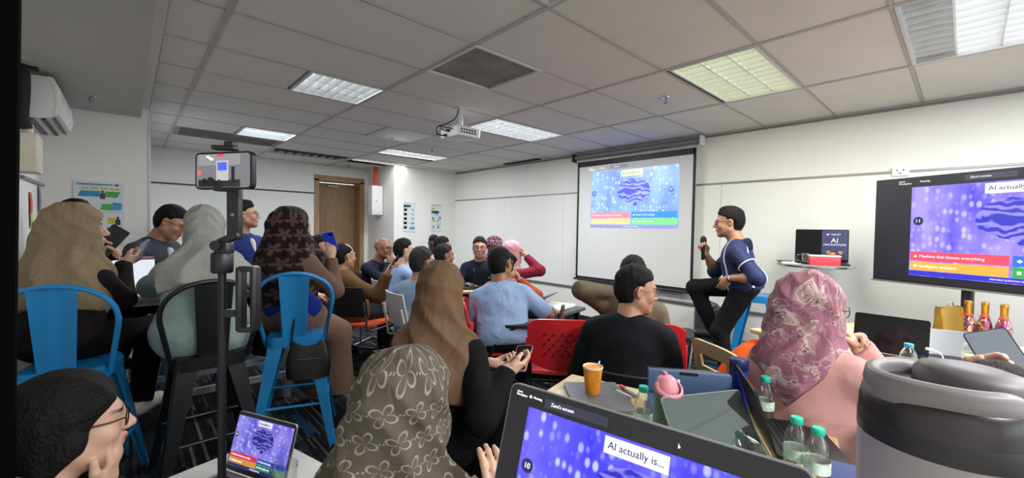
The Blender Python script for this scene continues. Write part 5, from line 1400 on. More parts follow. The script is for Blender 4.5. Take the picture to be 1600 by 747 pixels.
# head-local frame: x right, y forward, z up; origin between the ears, 0.23 m tall
def head_prims(C, R, s=1., female=False, fat=0., smile=0.):
    T = lambda x, y, z: C+R@(np.array([x, y, z])*s)
    E = lambda c, r, k=.02, sub=False, RR=None: ell(T(*c), np.array(r)*s, R if RR is None else R@RR, k=k*s, sub=sub)
    Cn = lambda a, b, ra, rb, k=.012, sub=False: cone(T(*a), T(*b), ra*s, rb*s, k=k*s, sub=sub)
    j = .92 if female else 1.; f = 1+fat
    out = [E((0, -.012, .036), (.074, .094, .083)),
           E((0, .026, -.018), (.062*f, .066, .078), .03),
           E((0, .030, -.062), (.052*j*f, .052, .050), .03),
           Cn((-.052*j*f, .005, -.055), (-.018, .072, -.094), .020*f, .017, .03), Cn((.052*j*f, .005, -.055), (.018, .072, -.094), .020*f, .017, .03),
           E((0, .074, -.093), (.024, .020, .019), .018),
           E((.040, .058, -.026), (.026*f, .026, .026), .02), E((-.040, .058, -.026), (.026*f, .026, .026), .02),
           Cn((-.036, .078, .026), (.036, .078, .026), .0125, .0125, .018),
           E((.031, .097, .007), (.021, .014, .012), .012, True), E((-.031, .097, .007), (.021, .014, .012), .012, True),
           E((.031, .0775, .007), (.0145, .0135, .0125), .003), E((-.031, .0775, .007), (.0145, .0135, .0125), .003),
           E((.031, .0770, .0165), (.0175, .0135, .0068), .004), E((-.031, .0770, .0165), (.0175, .0135, .0068), .004), E((.031, .0765, -.004), (.0165, .012, .005), .004), E((-.031, .0765, -.004), (.0165, .012, .005), .004),
           Cn((0, .088, .020), (0, .110, -.020), .0075, .0105, .014),
           E((0, .112, -.026), (.0125, .0115, .0105), .008), E((.0125, .101, -.029), (.0085, .010, .008), .006), E((-.0125, .101, -.029), (.0085, .010, .008), .006),
           E((0, .088, -.058), (.026, .013, .016), .014),
           Cn((-.018, .0935, -.0545+.004*smile), (0, .1005, -.0535), .0045, .0062, .005), Cn((.018, .0935, -.0545+.004*smile), (0, .1005, -.0535), .0045, .0062, .005),
           Cn((-.015, .0925, -.0655), (.015, .0925, -.0655), .0062, .0062, .005),
           Cn((-.022, .094, -.0598+.005*smile), (.022, .094, -.0598+.005*smile), .0018, .0018, .004, True)]
    if not smile: pass
    for sx in (-1, 1):
        RR = Rz(sx*.35)
        out.append(E((sx*.0765, -.010, -.004), (.0085, .019, .032), .008, RR=RR))
        out.append(E((sx*.084, -.006, -.001), (.004, .009, .018), .004, True, RR=RR))
    return out

def hair_mat(col):
    n = 'hair_'+col
    if n in MATS: return MATS[n]
    m = mat(n, col, .72, var=.35, vscale=40, spec=.22); nt = m.node_tree; b = nt.nodes['Principled BSDF']
    tc = nd(nt, 'ShaderNodeTexCoord'); mp = nd(nt, 'ShaderNodeMapping'); mp.inputs['Scale'].default_value = (260, 50, 90); lk(nt, tc.outputs['Object'], mp.inputs['Vector'])
    nz = nd(nt, 'ShaderNodeTexNoise', Scale=1., Detail=3.); lk(nt, mp.outputs[0], nz.inputs['Vector'])
    bp = nd(nt, 'ShaderNodeBump', Strength=.9, Distance=.006); lk(nt, nz.outputs['Fac'], bp.inputs['Height']); lk(nt, bp.outputs['Normal'], b.inputs['Normal'])
    return m

def head_cols(P, C, R, s, skin, lip, brow, beard=0., bald=True, teeth=False, scalp=0.):
    """base colour per vertex: skin, lips, brows, stubble"""
    Q = ((P-C)@R)/s
    x, y, z = np.abs(Q[:, 0]), Q[:, 1], Q[:, 2]
    col = np.tile(np.array(skin), (len(P), 1))
    sm = lambda v, a, b: np.clip((v-a)/(b-a), 0, 1)
    near = (np.linalg.norm(Q, axis=1) < .17)
    cheek = np.exp(-((x-.042)**2+(z+.025)**2)/.0006)*(y > .03)
    col = col*(1+cheek[:, None]*np.array([.06, -.06, -.04]))
    if beard:
        b = sm(-z, .042, .060)*sm(y, .0, .03)*(1-sm(x, .055, .075))
        mo = sm(-z, .034, .042)*(1-sm(-z, .050, .056))*(x < .03)*(y > .08)
        w = (beard*np.maximum(b, mo)*near)[:, None]
        col = col*(1-w)+np.array(brow)*1.5*w
    w = ((1-sm(np.abs(z+.0595)/.0115, .75, 1.1))*(1-sm(x/.026, .8, 1.05))*(y > .086)*near)[:, None]
    col = col*(1-w)+np.array(lip)*w
    if teeth:
        w = ((1-sm(np.abs(z+.0590)/.0050, .7, 1.))*(1-sm(x/.020, .8, 1.))*(y > .086)*near)[:, None]
        col = col*(1-w)+np.array([.75, .72, .68])*w
    if scalp:
        w = (scalp*sm(-y, .018, .036)*sm(z, -.085, -.055)*(1-(np.sqrt((y+.008)**2+(z+.006)**2) < .036)*(x > .066))*near)[:, None]
        col = col*(1-w)+np.array(brow)*w
    bz = .0285-.10*np.maximum(x-.034, 0)
    w = ((1-sm(np.abs(z-bz)/.0052, .6, 1.2))*(1-sm(np.abs(x-.031)/.021, .8, 1.1))*(y > .055)*near)[:, None]
    col = col*(1-w)+np.array(brow)*w
    return col

def vcol_mat(name, rough=.5, sss=0., bump=.0):
    if name in MATS: return MATS[name]
    m, nt, b = new_mat(name)
    at = nd(nt, 'ShaderNodeAttribute', attribute_name='tint')
    tc = nd(nt, 'ShaderNodeTexCoord'); nz = nd(nt, 'ShaderNodeTexNoise', Scale=70., Detail=3.)
    lk(nt, tc.outputs['Object'], nz.inputs['Vector'])
    mx = nd(nt, 'ShaderNodeMix', data_type='RGBA', blend_type='MULTIPLY'); mx.inputs[0].default_value = .12
    lk(nt, at.outputs['Color'], mx.inputs[6]); lk(nt, nz.outputs['Color'], mx.inputs[7])
    lk(nt, mx.outputs[2], b.inputs['Base Color'])
    b.inputs['Roughness'].default_value = rough
    if sss:
        b.inputs['Subsurface Weight'].default_value = sss
        b.inputs['Subsurface Radius'].default_value = (.012, .005, .003); b.inputs['Subsurface Scale'].default_value = .5
    MATS[name] = m
    return m

EYE_M = None
def eye_obj(C, R, s, sx, parent, gaze=(0, 1, 0)):
    """eyeball with an iris disc, one mesh"""
    n, m = 14, 10
    c = C+R@(np.array([sx*.031, .0765, .0065])*s); g = unit(R@unit(gaze)); u = unit(np.cross(g, [0, 0, 1])); w = np.cross(u, g)
    r = .0132*s; mb = MB()
    for k in range(m+1): pass
    vs = []; fs = []; mi = []
    for k in range(m+1):
        a = PI*k/m
        for i in range(n):
            t = 2*PI*i/n
            vs.append(c+r*(g*math.cos(a)+(u*math.cos(t)+w*math.sin(t))*math.sin(a)))
    for k in range(m):
        for i in range(n):
            fs.append((k*n+i, (k+1)*n+i, (k+1)*n+(i+1) % n, k*n+(i+1) % n)); mi.append(1 if k < 3 else 0)
    me = bpy.data.meshes.new('eye'); me.from_pydata([tuple(p) for p in vs], [], fs)
    me.materials.append(mat('eye_white', '#d8d2ca', .25)); me.materials.append(mat('eye_iris', '#1c120c', .15))
    me.polygons.foreach_set('material_index', mi); me.polygons.foreach_set('use_smooth', [True]*len(fs))
    o = bpy.data.objects.new('eye', me); COL.objects.link(o); o.parent = parent
    return o

def glasses_obj(C, R, s, parent, m, square=True):
    T = lambda x, y, z: tuple(C+R@(np.array([x, y, z])*s))
    mb = MB()
    for sx in (-1, 1):
        pts = []
        for i in range(20):
            a = 2*PI*i/20; ca, sa = math.cos(a), math.sin(a)
            p = .62 if square else 1.
            ex = math.copysign(abs(ca)**p, ca)*.026; ez = math.copysign(abs(sa)**p, sa)*.0185
            pts.append(T(sx*.034+ex, .108-.012*abs(sx*.034+ex)/.05, .004+ez))
        mb.tube(pts, .0016*s, 6, closed=True)
        mb.tube([T(sx*.060, .094, .010), T(sx*.074, .06, .010), T(sx*.084, -.006, .012), T(sx*.083, -.022, -.008)], .0017*s, 6)
    mb.tube([T(-.009, .107, .008), T(0, .112, .010), T(.009, .107, .008)], .0016*s, 6)
    return mb.build('glasses', m, parent)

SKIN = dict(light=srgb('#c9a088'), mid=srgb('#ae8166'), tan=srgb('#93684f'), dark=srgb('#543a2e'))

def person(label, head, face, seat=.45, lean=5, lean2=None, side=0, twist=0, head_yaw=0, head_pitch=5, head_roll=0,
           arms=None, knees=None, feet=None, skin='mid', hair='short', hair_col='#0f0c0b', top=None, bottom=None, shoes='#151414',
           hijab=None, glasses=None, female=False, size=1., build=1., hs=1., res=1., group=None, extra=None, beard=0., smile=0.,
           show_legs=True, gaze=(0, 1, 0), seed=0, eyes=True, stand=False, teeth=False, loose=0., squash=True, zpel=None):
    """head: world point of the head's top; face: azimuth (degrees) the body faces, 0 = +X.
       everything below is in the figure's own frame: x right, y forward, z up, origin on the floor under the pelvis"""
    rng = np.random.default_rng(seed+7)
    az = R_(face-90)
    lean2 = lean if lean2 is None else lean2
    s = size
    Ru = Rz(R_(twist*.4))@Rx(-R_(lean))@Ry(R_(side))
    Rc = Rz(R_(twist))@Rx(-R_(lean2))@Ry(R_(side))
    Rh = Rz(R_(head_yaw))@Rx(-R_(head_pitch))@Ry(R_(head_roll))
    nl = .085*s
    up = V(0, 0, 1)
    ztop = head[2]
    def chain(ts):
        M = Ru@up*.20*ts; N = M+Rc@up*.30*ts
        H = N+(Rc@up*.5+Rh@up*.5)*(nl+.035*hs)+Rh@V(0, .018, .05)*hs
        return M, N, H, H[2]+.122*hs
    ts = s
    zp = seat+.095*s if zpel is None else zpel
    if squash:
        for _ in range(12):
            M, N, H, t = chain(ts); ts *= 1+.7*((ztop-zp)-t)/max(.3, t)
        ts = float(np.clip(ts, .78*s, 1.16*s))
    M, N, H, t = chain(ts)
    zp = ztop-t
    P0 = V(0, 0, zp); M, N, H = M+P0, N+P0, H+P0
    ttop = H+Rh@up*.122*hs
    cz, sz = math.cos(az), math.sin(az)
    ox = head[0]-(cz*ttop[0]-sz*ttop[1]); oy = head[1]-(sz*ttop[0]+cz*ttop[1])
    root = thing('person', label, 'person', (ox, oy, 0), az, group)
    # -- joints
    sh = (.175 if not female else .152)*s*build**.5
    tr = ts/s
    SL = {sd: N+Rc@V(sd*sh, -.008, -.078*s)+V(*(arms or {}).get('LR'[sd > 0], {}).get('shrug', (0, 0, 0))) for sd in (-1, 1)}
    hipw = .09*s
    HP = {sd: P0+Rz(0)@V(sd*hipw, .0, -.01) for sd in (-1, 1)}
    la, lf = .285*s, .245*s
    tl, sl_ = .42*s, .42*s
    b = build
    w = .92 if female else 1.
    # -- torso prims
    LB = lambda x, y, z: P0+Ru@(V(x, y, z*tr)*s)
    UB = lambda x, y, z: M+Rc@(V(x, y, z*tr)*s)
    torso = [ell(LB(0, -.005, .02), np.array([.165*b*(1.03 if female else 1), .118*b, .115])*s, Ru, k=.05),
             ell(LB(0, .012*b, .16), np.array([.148*b, .112*b, .15*tr])*s, Ru, k=.07),
             ell(UB(0, .004, .125), np.array([.160*b*w, .112*b, .165*tr])*s, Rc, k=.07),
             cone(UB(-.045, -.016, .246), UB(-.135*w, -.012, .220), .058*s*b**.5, .052*s*b**.5, k=.05), cone(UB(.045, -.016, .246), UB(.135*w, -.012, .220), .058*s*b**.5, .052*s*b**.5, k=.05)]
    if female: torso += [ell(UB(sx*.07, .085, .09), np.array([.062, .055, .06])*s, Rc, k=.05) for sx in (-1, 1)]
    neck = [cone(UB(0, -.022, .23), H+Rh@V(0, -.018, -.05)*hs, .070*s, .052*s*hs, k=.03),
            cone(UB(0, -.022, .262), H+Rh@V(0, -.012, -.055)*hs, .056*s*b**.4, .052*s*hs*b**.3, k=.02)]
    # -- arms
    arms = arms or {}
    armp = {}; hands = []; WR = {}; PN = {}
    for sd, key in ((-1, 'L'), (1, 'R')):
        a = arms.get(key, {})
        wt = a.get('w', (sd*.17, .34, zp+.08)); wt = V(*wt)
        if 'world' in a:
            q = V(*a['world']); cz_, sz_ = math.cos(az), math.sin(az); dx, dy = q[0]-ox, q[1]-oy; wt = V(cz_*dx+sz_*dy, -sz_*dx+cz_*dy, q[2])
        if a.get('rel') == 'head': wt = H+Rh@(V(*a['w'])*hs)
        elif a.get('rel') == 'top': wt = V(*a['w'])+V(ttop[0], ttop[1], ttop[2])
        pole = V(*a.get('pole', (sd*.6, -.5, -.9)))
        E, Wp = ik(SL[sd], wt, la, lf, pole)
        fd = V(*a.get('fd', tuple(Wp-E))); pn = V(*a.get('pn', (0, 0, -1)))
        armp[sd] = (SL[sd], E, Wp); WR[sd] = (E, Wp, fd); PN[sd] = pn
        hands += hand_prims(Wp, fd, pn, sd, a.get('curl', .45), .96*s*(.93 if female else 1), a.get('spread', 0), a.get('point', False), a.get('thumb', .5))
    armb = []
    for sd, (S, E, W) in armp.items():
        armb += [cone(S, E, .046*s*b**.5, .038*s*b**.4, k=.03), cone(E, E+(W-E)*.45, .040*s, .039*s, k=.02), cone(E+(W-E)*.4, W, .039*s, .026*s, k=.02)]
    # -- legs
    KN = {}; AN = {}
    legs = []
    for sd, key in ((-1, 'L'), (1, 'R')):
        f = (feet or {}).get(key, (sd*.11, .36*s if not stand else .02, .085))
        pole = V(*((knees or {}).get(key, (sd*.25, 1., .8))))
        K, A = ik(HP[sd], V(*f), tl, sl_, pole)
        KN[sd], AN[sd] = K, A
        legs += [cone(HP[sd], K, .082*s*b**.6, .056*s*b**.3, k=.04), cone(K, K+(A-K)*.35, .054*s, .054*s, k=.02), cone(K+(A-K)*.3, A, .054*s, .036*s, k=.02)]
    def foot_dir(sd):
        d = (AN[sd]-KN[sd]); d = V(d[0]*.2, abs(d[1])*.2+1., 0); return unit(V(sd*.12, 1, 0))
    ftp = []
    for sd in (-1, 1):
        fdv = V(*((extra or {}).get('toe'+('L' if sd < 0 else 'R'), tuple(foot_dir(sd)))))
        ftp.append(cone(AN[sd]+V(0, 0, -.045)-fdv*.03, AN[sd]+fdv*.15*s+V(0, 0, -.055), .030*s, .026*s, k=.02))
    # -- body mesh
    hp = head_prims(H, Rh, hs, female, .06*(b-1)*4, smile)
    vf, vc = .0052*res, .013*res
    fine = [(H-.13*hs, H+.13*hs)]
    for sd in (-1, 1):
        hb = [p.bounds() for p in hand_prims(WR[sd][1], WR[sd][2], V(0, 0, -1), sd, .4, s)]
        fine.append((WR[sd][1]-.12*s, WR[sd][1]+.12*s))
    body_prims = [p.grown(-.004) for p in torso]+neck+armb+(legs+ftp if show_legs else legs)+hp+hands
    F = Field(body_prims, vc, vf, fine)
    P, Q = F.mesh()
    sk = np.array(SKIN[skin] if isinstance(skin, str) and skin in SKIN else srgb(skin))
    lip = sk*np.array([.80, .52, .50]) if not female else sk*np.array([.85, .42, .42])
    cols = head_cols(P, H, Rh, hs, sk, lip, np.array(srgb(hair_col)) if hair != 'bald' else sk*.3, beard, teeth=teeth, scalp=0 if (hair in ('bald', 'none') or hijab) else (.35 if hair == 'thin' else .8))
    np_mesh('body', P, Q, vcol_mat('skin', .48), root, cols)
    if eyes:
        for sx in (-1, 1): eye_obj(H, Rh, hs, sx, root, gaze)
    # -- garments
    vg = .0105*res
    def garment(name, prims, m, cuts=(), amp=.006, n=6, lo=7, hi=18, v=vg, bias=(1, 1, 1), relax=1, uv=None, extra_disp=None):
        f = Field(prims, v)
        if amp: 
            fo = folds(rng, n, lo, hi, bias); fo2 = folds(rng, 4, lo*2.2, hi*2.4, bias); f.disp(lambda X, Y, Z: amp*2.*fo(X, Y, Z)+amp*.8*fo2(X, Y, Z))
        if extra_disp: f.disp(extra_disp)
        for c in cuts: f.cut(c)
        P, Q = f.mesh()
        if not len(Q): return None
        U = None
        if uv is not None: U = uv(P)
        return np_mesh(name, P, Q, m, root, uv=U, relax=relax)
    plane = lambda p, n: (lambda X, Y, Z: (X-p[0])*n[0]+(Y-p[1])*n[1]+(Z-p[2])*n[2])
    info = dict(root=root, H=H, Rh=Rh, N=N, M=M, P=P0, Rc=Rc, Ru=Ru, armp=armp, KN=KN, AN=AN, s=s, hs=hs, LB=LB, UB=UB, torso=torso, garment=garment, plane=plane, SL=SL, WR=WR, PN=PN, ttop=ttop, rng=rng)
    cloth_uv = lambda P: np.stack([np.arctan2(P[:, 0]-M[0], P[:, 1]-M[1])*.16, P[:, 2]], 1)
    if bottom:
        bm = bottom['m']; kind = bottom.get('kind', 'trousers')
        if kind == 'trousers':
            gp = [torso[0].grown(.006), torso[1].grown(.002)]
            for sd in (-1, 1):
                K, A = KN[sd], AN[sd]
                gp += [cone(HP[sd], K, .096*s*b**.6, .074*s, k=.04), cone(K, A+(A-K)*.02, .074*s, .058*s, k=.03, cap=True)]
            wp = plane(LB(0, 0, .11), Ru@V(0, 0, 1)); yb_ = LB(0, 0, .11)[1]+.17
            garment('trousers', gp, bm, [lambda X, Y, Z: np.minimum(wp(X, Y, Z), yb_-Y)], .007)
        else:   # long skirt / dress falling from the lap
            gp = [torso[0].grown(.02), torso[1].grown(.01)]
            for sd in (-1, 1):
                K, A = KN[sd], AN[sd]
                hem = A+V(0, 0, bottom.get('lift', .02)); hem = V(hem[0], K[1]*.45+hem[1]*.55, hem[2])
                gp += [cone(HP[sd], K+V(0, 0, .0), .105*s, .095*s, k=.09), cone(K+V(0, 0, -.0), hem, .10*s, .13*s, k=.10, cap=True)]
            mid = (KN[-1]+KN[1])/2; am = (AN[-1]+AN[1])/2
            gp.append(cone(mid, V(am[0], mid[1]*.45+am[1]*.55, am[2]+bottom.get('lift', .02)), .10*s, .13*s, k=.1, cap=True))
            wp = plane(LB(0, 0, .13), Ru@V(0, 0, 1)); yb_ = LB(0, 0, .13)[1]+.17
            garment('skirt', gp, bm, [lambda X, Y, Z: np.minimum(wp(X, Y, Z), yb_-Y)], .012, 5, 5, 13, bias=(1, 1, .25))
    if shoes and show_legs:
        sm_ = mat('shoe_'+str(shoes), shoes, .45)
        for sd in (-1, 1):
            A = AN[sd]; fdv = V(*((extra or {}).get('toe'+('L' if sd < 0 else 'R'), tuple(foot_dir(sd)))))
            f = Field([cone(A+V(0, 0, -.04)-fdv*.04, A+fdv*.165*s+V(0, 0, -.052), .043*s, .035*s, k=.02), cone(A+V(0, 0, -.01), A+V(0, 0, -.05), .046*s, .046*s, k=.03),
                       cone(A+fdv*.06*s+V(0, 0, -.045), A+fdv*.14*s+V(0, 0, -.05), .045*s, .042*s, k=.02)], .012*res)
            zb = A[2]-.083; 
            if abs(fdv[2]) < .1: f.cut(lambda X, Y, Z: zb-Z)
            f.cut(lambda X, Y, Z: Z-A[2]-.02+Y*0)
            Pp, Qq = f.mesh(); np_mesh('shoe', Pp, Qq, sm_, root, relax=1)
    if top:
        tm = top['m']; sleeve = top.get('sleeve', 1.); g = top.get('g', .012); amp = top.get('amp', .0065)
        gp = [torso[0].grown(g+.008+top.get('flare', .0))]+[p.grown(g) for p in torso[1:]]
        gp.append(cone(UB(0, -.022, .235), UB(0, -.020, .275), .075*s, .064*s, k=.03, cap=True))
        cuffs = []
        for sd, (S, E, W) in armp.items():
            sg = top.get('sg', .014)
            gp.append(cone(S, E, .046*s*b**.5+sg, .042*s*b**.4+sg, k=.03, cap=(sleeve <= .5)))
            if sleeve > .5:
                e2 = E+(W-E)*((sleeve-.5)*2*.98)
                gp.append(cone(E, e2, .044*s*b**.4+sg, .032*s+sg*.8+top.get('cuff', 0), k=.03, cap=True))
            elif sleeve < .5:
                gp[-1] = cone(S, S+(E-S)*sleeve*2, .047*s*b**.5+sg, .046*s*b**.4+sg*1.35, k=.03, cap=True)
        if top.get('skirt'):        # coat or dress tail over the hips
            for sd in (-1, 1): gp.append(cone(HP[sd], HP[sd]+(KN[sd]-HP[sd])*top['skirt'], .10*s*b**.6+g, .10*s*b**.5+g, k=.06, cap=True))
        hem = top.get('hem', -.06)
        cuts = []
        if not top.get('skirt'): cuts.append(plane(LB(0, 0, hem), -(Ru@V(0, 0, 1))))
        o = garment('shirt' if not top.get('name') else top['name'], gp, tm, cuts, amp, top.get('n', 6), 7, 17, uv=cloth_uv)
        if top.get('collar'):
            cm = top.get('collar_m', tm); mb = []
            c0 = UB(0, -.016, .284); pts = []
            for i in range(15):
                a = R_(-150+i*300/14)+PI      # open at the throat
                pts.append(c0+Rc@(V(math.sin(a)*.072, -math.cos(a)*-.068, .006+.014*(1+math.cos(a))*0)*s))
            MBc = MB(); MBc.tube([tuple(p) for p in pts], .013*s, 8, flat=(1., 1.)); MBc.build('collar', cm, root)
        if top.get('front'):     # shirt front showing between the open edges
            garment('shirt_front', [ell(UB(0, .088*b, .19), np.array([.030, .045, .085])*s, Rc, k=.01), ell(UB(0, .092*b, .09), np.array([.026, .045, .10])*s, Rc, k=.03)], top['front'], amp=.002)
        if top.get('hood'):
            garment('hood', [ell(UB(0, -.092, .215), np.array([.105, .040, .085])*s, Rc@Rx(.25), k=.05), cone(UB(-.075, -.05, .265), UB(.075, -.05, .265), .035*s, .035*s, k=.05)], top.get('hood_m', tm), amp=.006)
    # -- hair
    hm = hair_mat(hair_col)
    hT = lambda x, y, z: H+Rh@(V(x, y, z)*hs)
    def hl(X, Y, Z):
        x = X-H[0]; y = Y-H[1]; z = Z-H[2]
        return [(x*Rh[0, i]+y*Rh[1, i]+z*Rh[2, i])/hs for i in range(3)]
    if hair in ('short', 'thin', 'crop', 'quiff') and not hijab:
        th = dict(short=.013, thin=.009, crop=.008, quiff=.015)[hair]
        pr = [ell(hT(0, -.014, .040), np.array([.074+th*.75, .094+th, .083+th*1.15])*hs, Rh, k=.01), ell(hT(0, -.045, -.01), np.array([.064+th*.6, .055+th, .06])*hs, Rh, k=.03), cone(hT(0, -.030, -.02), hT(0, -.025, -.08), .060*hs, .054*hs, k=.03)]
        if hair == 'quiff': pr += [cone(hT(-.035, .015, .104), hT(.025, .038, .101), .023*hs, .020*hs, k=.05)]
        f = Field(pr, .0062*res)
        def hairline(X, Y, Z):
            x, y, z = hl(X, Y, Z)
            t = np.clip((z-.044-.25*np.maximum(.03-np.abs(x-.012), 0)*0)/.038, 0, 1); t = t*t*(3-2*t)
            yf = .020+.066*t+.005*np.sin(x*170.)*t
            yb = np.clip((.0-y)/.05, 0, 1)
            zl = -.040-.052*yb
            ear = .030-np.sqrt((y+.008)**2+(z+.008)**2)+np.where(np.abs(x) > .05, 0, -1.)
            g = np.maximum(np.maximum((y-yf)*.8, (zl-z)), ear*.8)
            if hair == 'thin':      # receding crown
                g = np.maximum(g, .060-np.sqrt((x*1.0)**2+(y-.03)**2+np.minimum(z-.10, 0)**2*1.5))
            return g*hs
        fo = folds(rng, 5, 45, 95, (1, .25, .5))
        f.disp(lambda X, Y, Z: .0085*hs*fo(X, Y, Z))
        def taper(X, Y, Z):
            q = np.clip(hairline(X, Y, Z)/hs/.030+1., 0, 1)
            return (th*.8+.001)*hs*q*q
        f.disp(taper)
        f.cut(hairline)
        Pp, Qq = f.mesh(); np_mesh('hair', Pp, Qq, hm, root, relax=1)
    if hair in ('ponytail', 'bob') and not hijab:
        th = .016
        pr = [ell(hT(0, -.014, .040), np.array([.090, .110, .100])*hs, Rh, k=.01), ell(hT(0, -.050, -.01), np.array([.078, .066, .07])*hs, Rh, k=.03)]
        for sx in (-1, 1):
            pr += [cone(hT(sx*.058, .050, .062), hT(sx*.080, .012, -.035), .026*hs, .018*hs, k=.03), cone(hT(sx*.078, .0, -.02), hT(sx*.066, -.045, -.075), .020*hs, .024*hs, k=.03)]
        if hair == 'ponytail': pr += [cone(hT(0, -.075, -.045), hT(0, -.135, -.075), .040*hs, .032*hs, k=.04), cone(hT(0, -.135, -.075), hT(.0, -.185, -.17), .040*hs, .045*hs, k=.04), cone(hT(.0, -.185, -.17), hT(.01, -.20, -.33), .045*hs, .018*hs, k=.04)]
        else: pr += [ell(hT(0, -.045, -.085), np.array([.088, .070, .075])*hs, Rh, k=.04)]
        f = Field(pr, .0058*res)
        fo = folds(rng, 5, 45, 95, (1, .4, .35)); f.disp(lambda X, Y, Z: .0055*hs*fo(X, Y, Z))
        def front(X, Y, Z):
            x, y, z = hl(X, Y, Z)
            t = np.clip((z+.01)/.075, 0, 1)
            yf = .026+.070*t*t
            part = -.006*np.exp(-(x/.006)**2)
            return np.maximum((y-yf)*.8, part*0-1)*hs
        f.disp(lambda X, Y, Z: .014*hs*np.clip(front(X, Y, Z)/hs/.040+1, 0, 1)**2)
        f.cut(front)
        Pp, Qq = f.mesh(); ho = np_mesh('hair', Pp, Qq, hm, root, relax=1)
        if hair == 'ponytail':
            tb = MB(); c0 = hT(0, -.137, -.078); d0 = unit(Rh@V(0, -.7, -.6)); u0 = unit(np.cross(d0, [1, .1, 0])); w0 = np.cross(d0, u0)
            tb.tube([tuple(c0+(u0*math.cos(2*PI*i/16)+w0*math.sin(2*PI*i/16))*.043*hs) for i in range(16)], .009*hs, 8, closed=True); tb.build('hair_tie', mat('hair_tie_blue', '#4d86b5', .6), ho)
    if hijab:
        hj = hijab
        pr = [ell(hT(0, -.014, .036), np.array([.096, .118, .104])*hs, Rh, k=.02),
              ell(hT(0, .016, -.055), np.array([.083, .086, .085])*hs, Rh, k=.05)]
        if hj.get('bun', 0): pr.append(ell(hT(0, -.105, .0), np.array([.062, .05, .06])*hs*hj['bun'], Rh, k=.06))
        if hj.get('visor'): pr.append(cone(hT(-.05, .06, .085), hT(.05, .06, .085), .026*hs, .026*hs, k=.03))
        c1 = UB(0, .0, .255)
        pr += [cone(hT(0, .0, -.085), c1, .080*hs, .105*s, k=.06)]
        dz = hj.get('drop', .16)   # how far down the back and chest it falls, from the neck
        gg = hj.get('g', .042)
        sw = hj.get('sw', 1.)
        pr += [cone(UB(-.105*w*sw, -.012, .24), UB(.105*w*sw, -.012, .24), .074*s+gg*.4, .074*s+gg*.4, k=.06),
               ell(UB(0, -.01, .255-dz*.62/tr), np.array([(.158*b*w+gg*.9)*sw, .118*b+gg, dz*.75+.06])*np.array([s, s, 1]), Rc, k=.06)]
        for q in hj.get('drape', ()): pr.append(cone(UB(*q[0]), UB(*q[1]), q[2], q[3], k=.05))
        for q in hj.get('hdrape', ()): pr.append(cone(hT(*q[0]), hT(*q[1]), q[2], q[3], k=.05))
        v = hj.get('v', .0085)*res
        f = Field(pr, v)
        amp = hj.get('amp', .007)
        ph = rng.uniform(0, 6, 4); nf = hj.get('nf', 9)
        def fold(X, Y, Z):
            x, y, z = hl(X, Y, Z)
            r = np.sqrt(x*x+y*y)+.02
            low = np.clip((.02-z)/.12, 0, 1)
            a = np.arctan2(x, -y)
            t = np.abs(np.sin(a*nf*.5+ph[0]+z*9*np.sin(ph[1])+1.2*np.sin(z*14+ph[2])))-.6
            up_ = np.abs(np.sin(((z-.09)*1.1+(y-.05)*.9)*34+1.4*np.sin(x*22+ph[3])))-.6
            return hs*(amp*low*t*1.3+amp*.55*(1-low)*up_)
        f.disp(fold)
        fo = folds(rng, 4, 9, 22); f.disp(lambda X, Y, Z: amp*.45*fo(X, Y, Z))
        o_ = hj.get('open', 1.)
        f.add(ell(hT(0, .135, -.012), np.array([.060*o_, .098, .083*o_])*hs, Rh, k=.012, sub=True))
        hem_n = Rc@V(hj.get('hx', 0), hj.get('hy', -.25), -1.); hem_p = UB(0, 0, .255-dz/tr)
        f.cut(lambda X, Y, Z: ((X-hem_p[0])*hem_n[0]+(Y-hem_p[1])*hem_n[1]+(Z-hem_p[2])*hem_n[2])*.8)
        if hj.get('vee'):        # the back falls to a point
            vv = hj['vee']
            iR = Rc.T
            def vee(X, Y, Z):
                x = X-M[0]; y = Y-M[1]; z = Z-M[2]
                lx = (x*Rc[0, 0]+y*Rc[1, 0]+z*Rc[2, 0]); lz = (x*Rc[0, 2]+y*Rc[1, 2]+z*Rc[2, 2])
                return (vv[0]+vv[1]*np.abs(lx-vv[2])-lz)*.7
            f.cut(vee)
        Pp, Qq = f.mesh()
        Ql = ((Pp-H)@Rh)
        ang = np.arctan2(Ql[:, 0], -Ql[:, 1])
        U = np.stack([ang*.115, Ql[:, 2]-.5*np.maximum(0, Ql[:, 2]-.06)], 1)
        np_mesh('hijab', Pp, Qq, hj['m'], root, uv=U, relax=hj.get('relax', 1))
    if glasses: glasses_obj(H, Rh, hs, root, mat('glasses_'+glasses, glasses, .3, .4))
    return info
def local_to_world(info, p):
    r = info['root']; a = r.rotation_euler[2]; c, s = math.cos(a), math.sin(a)
    return V(r.location[0]+c*p[0]-s*p[1], r.location[1]+s*p[0]+c*p[1], p[2])
# ---------------------------------------------------------------- the people
AUD = 'audience'
rt = lambda **k: k
bare = dict(L=rt(world=(0, 0, 0)))
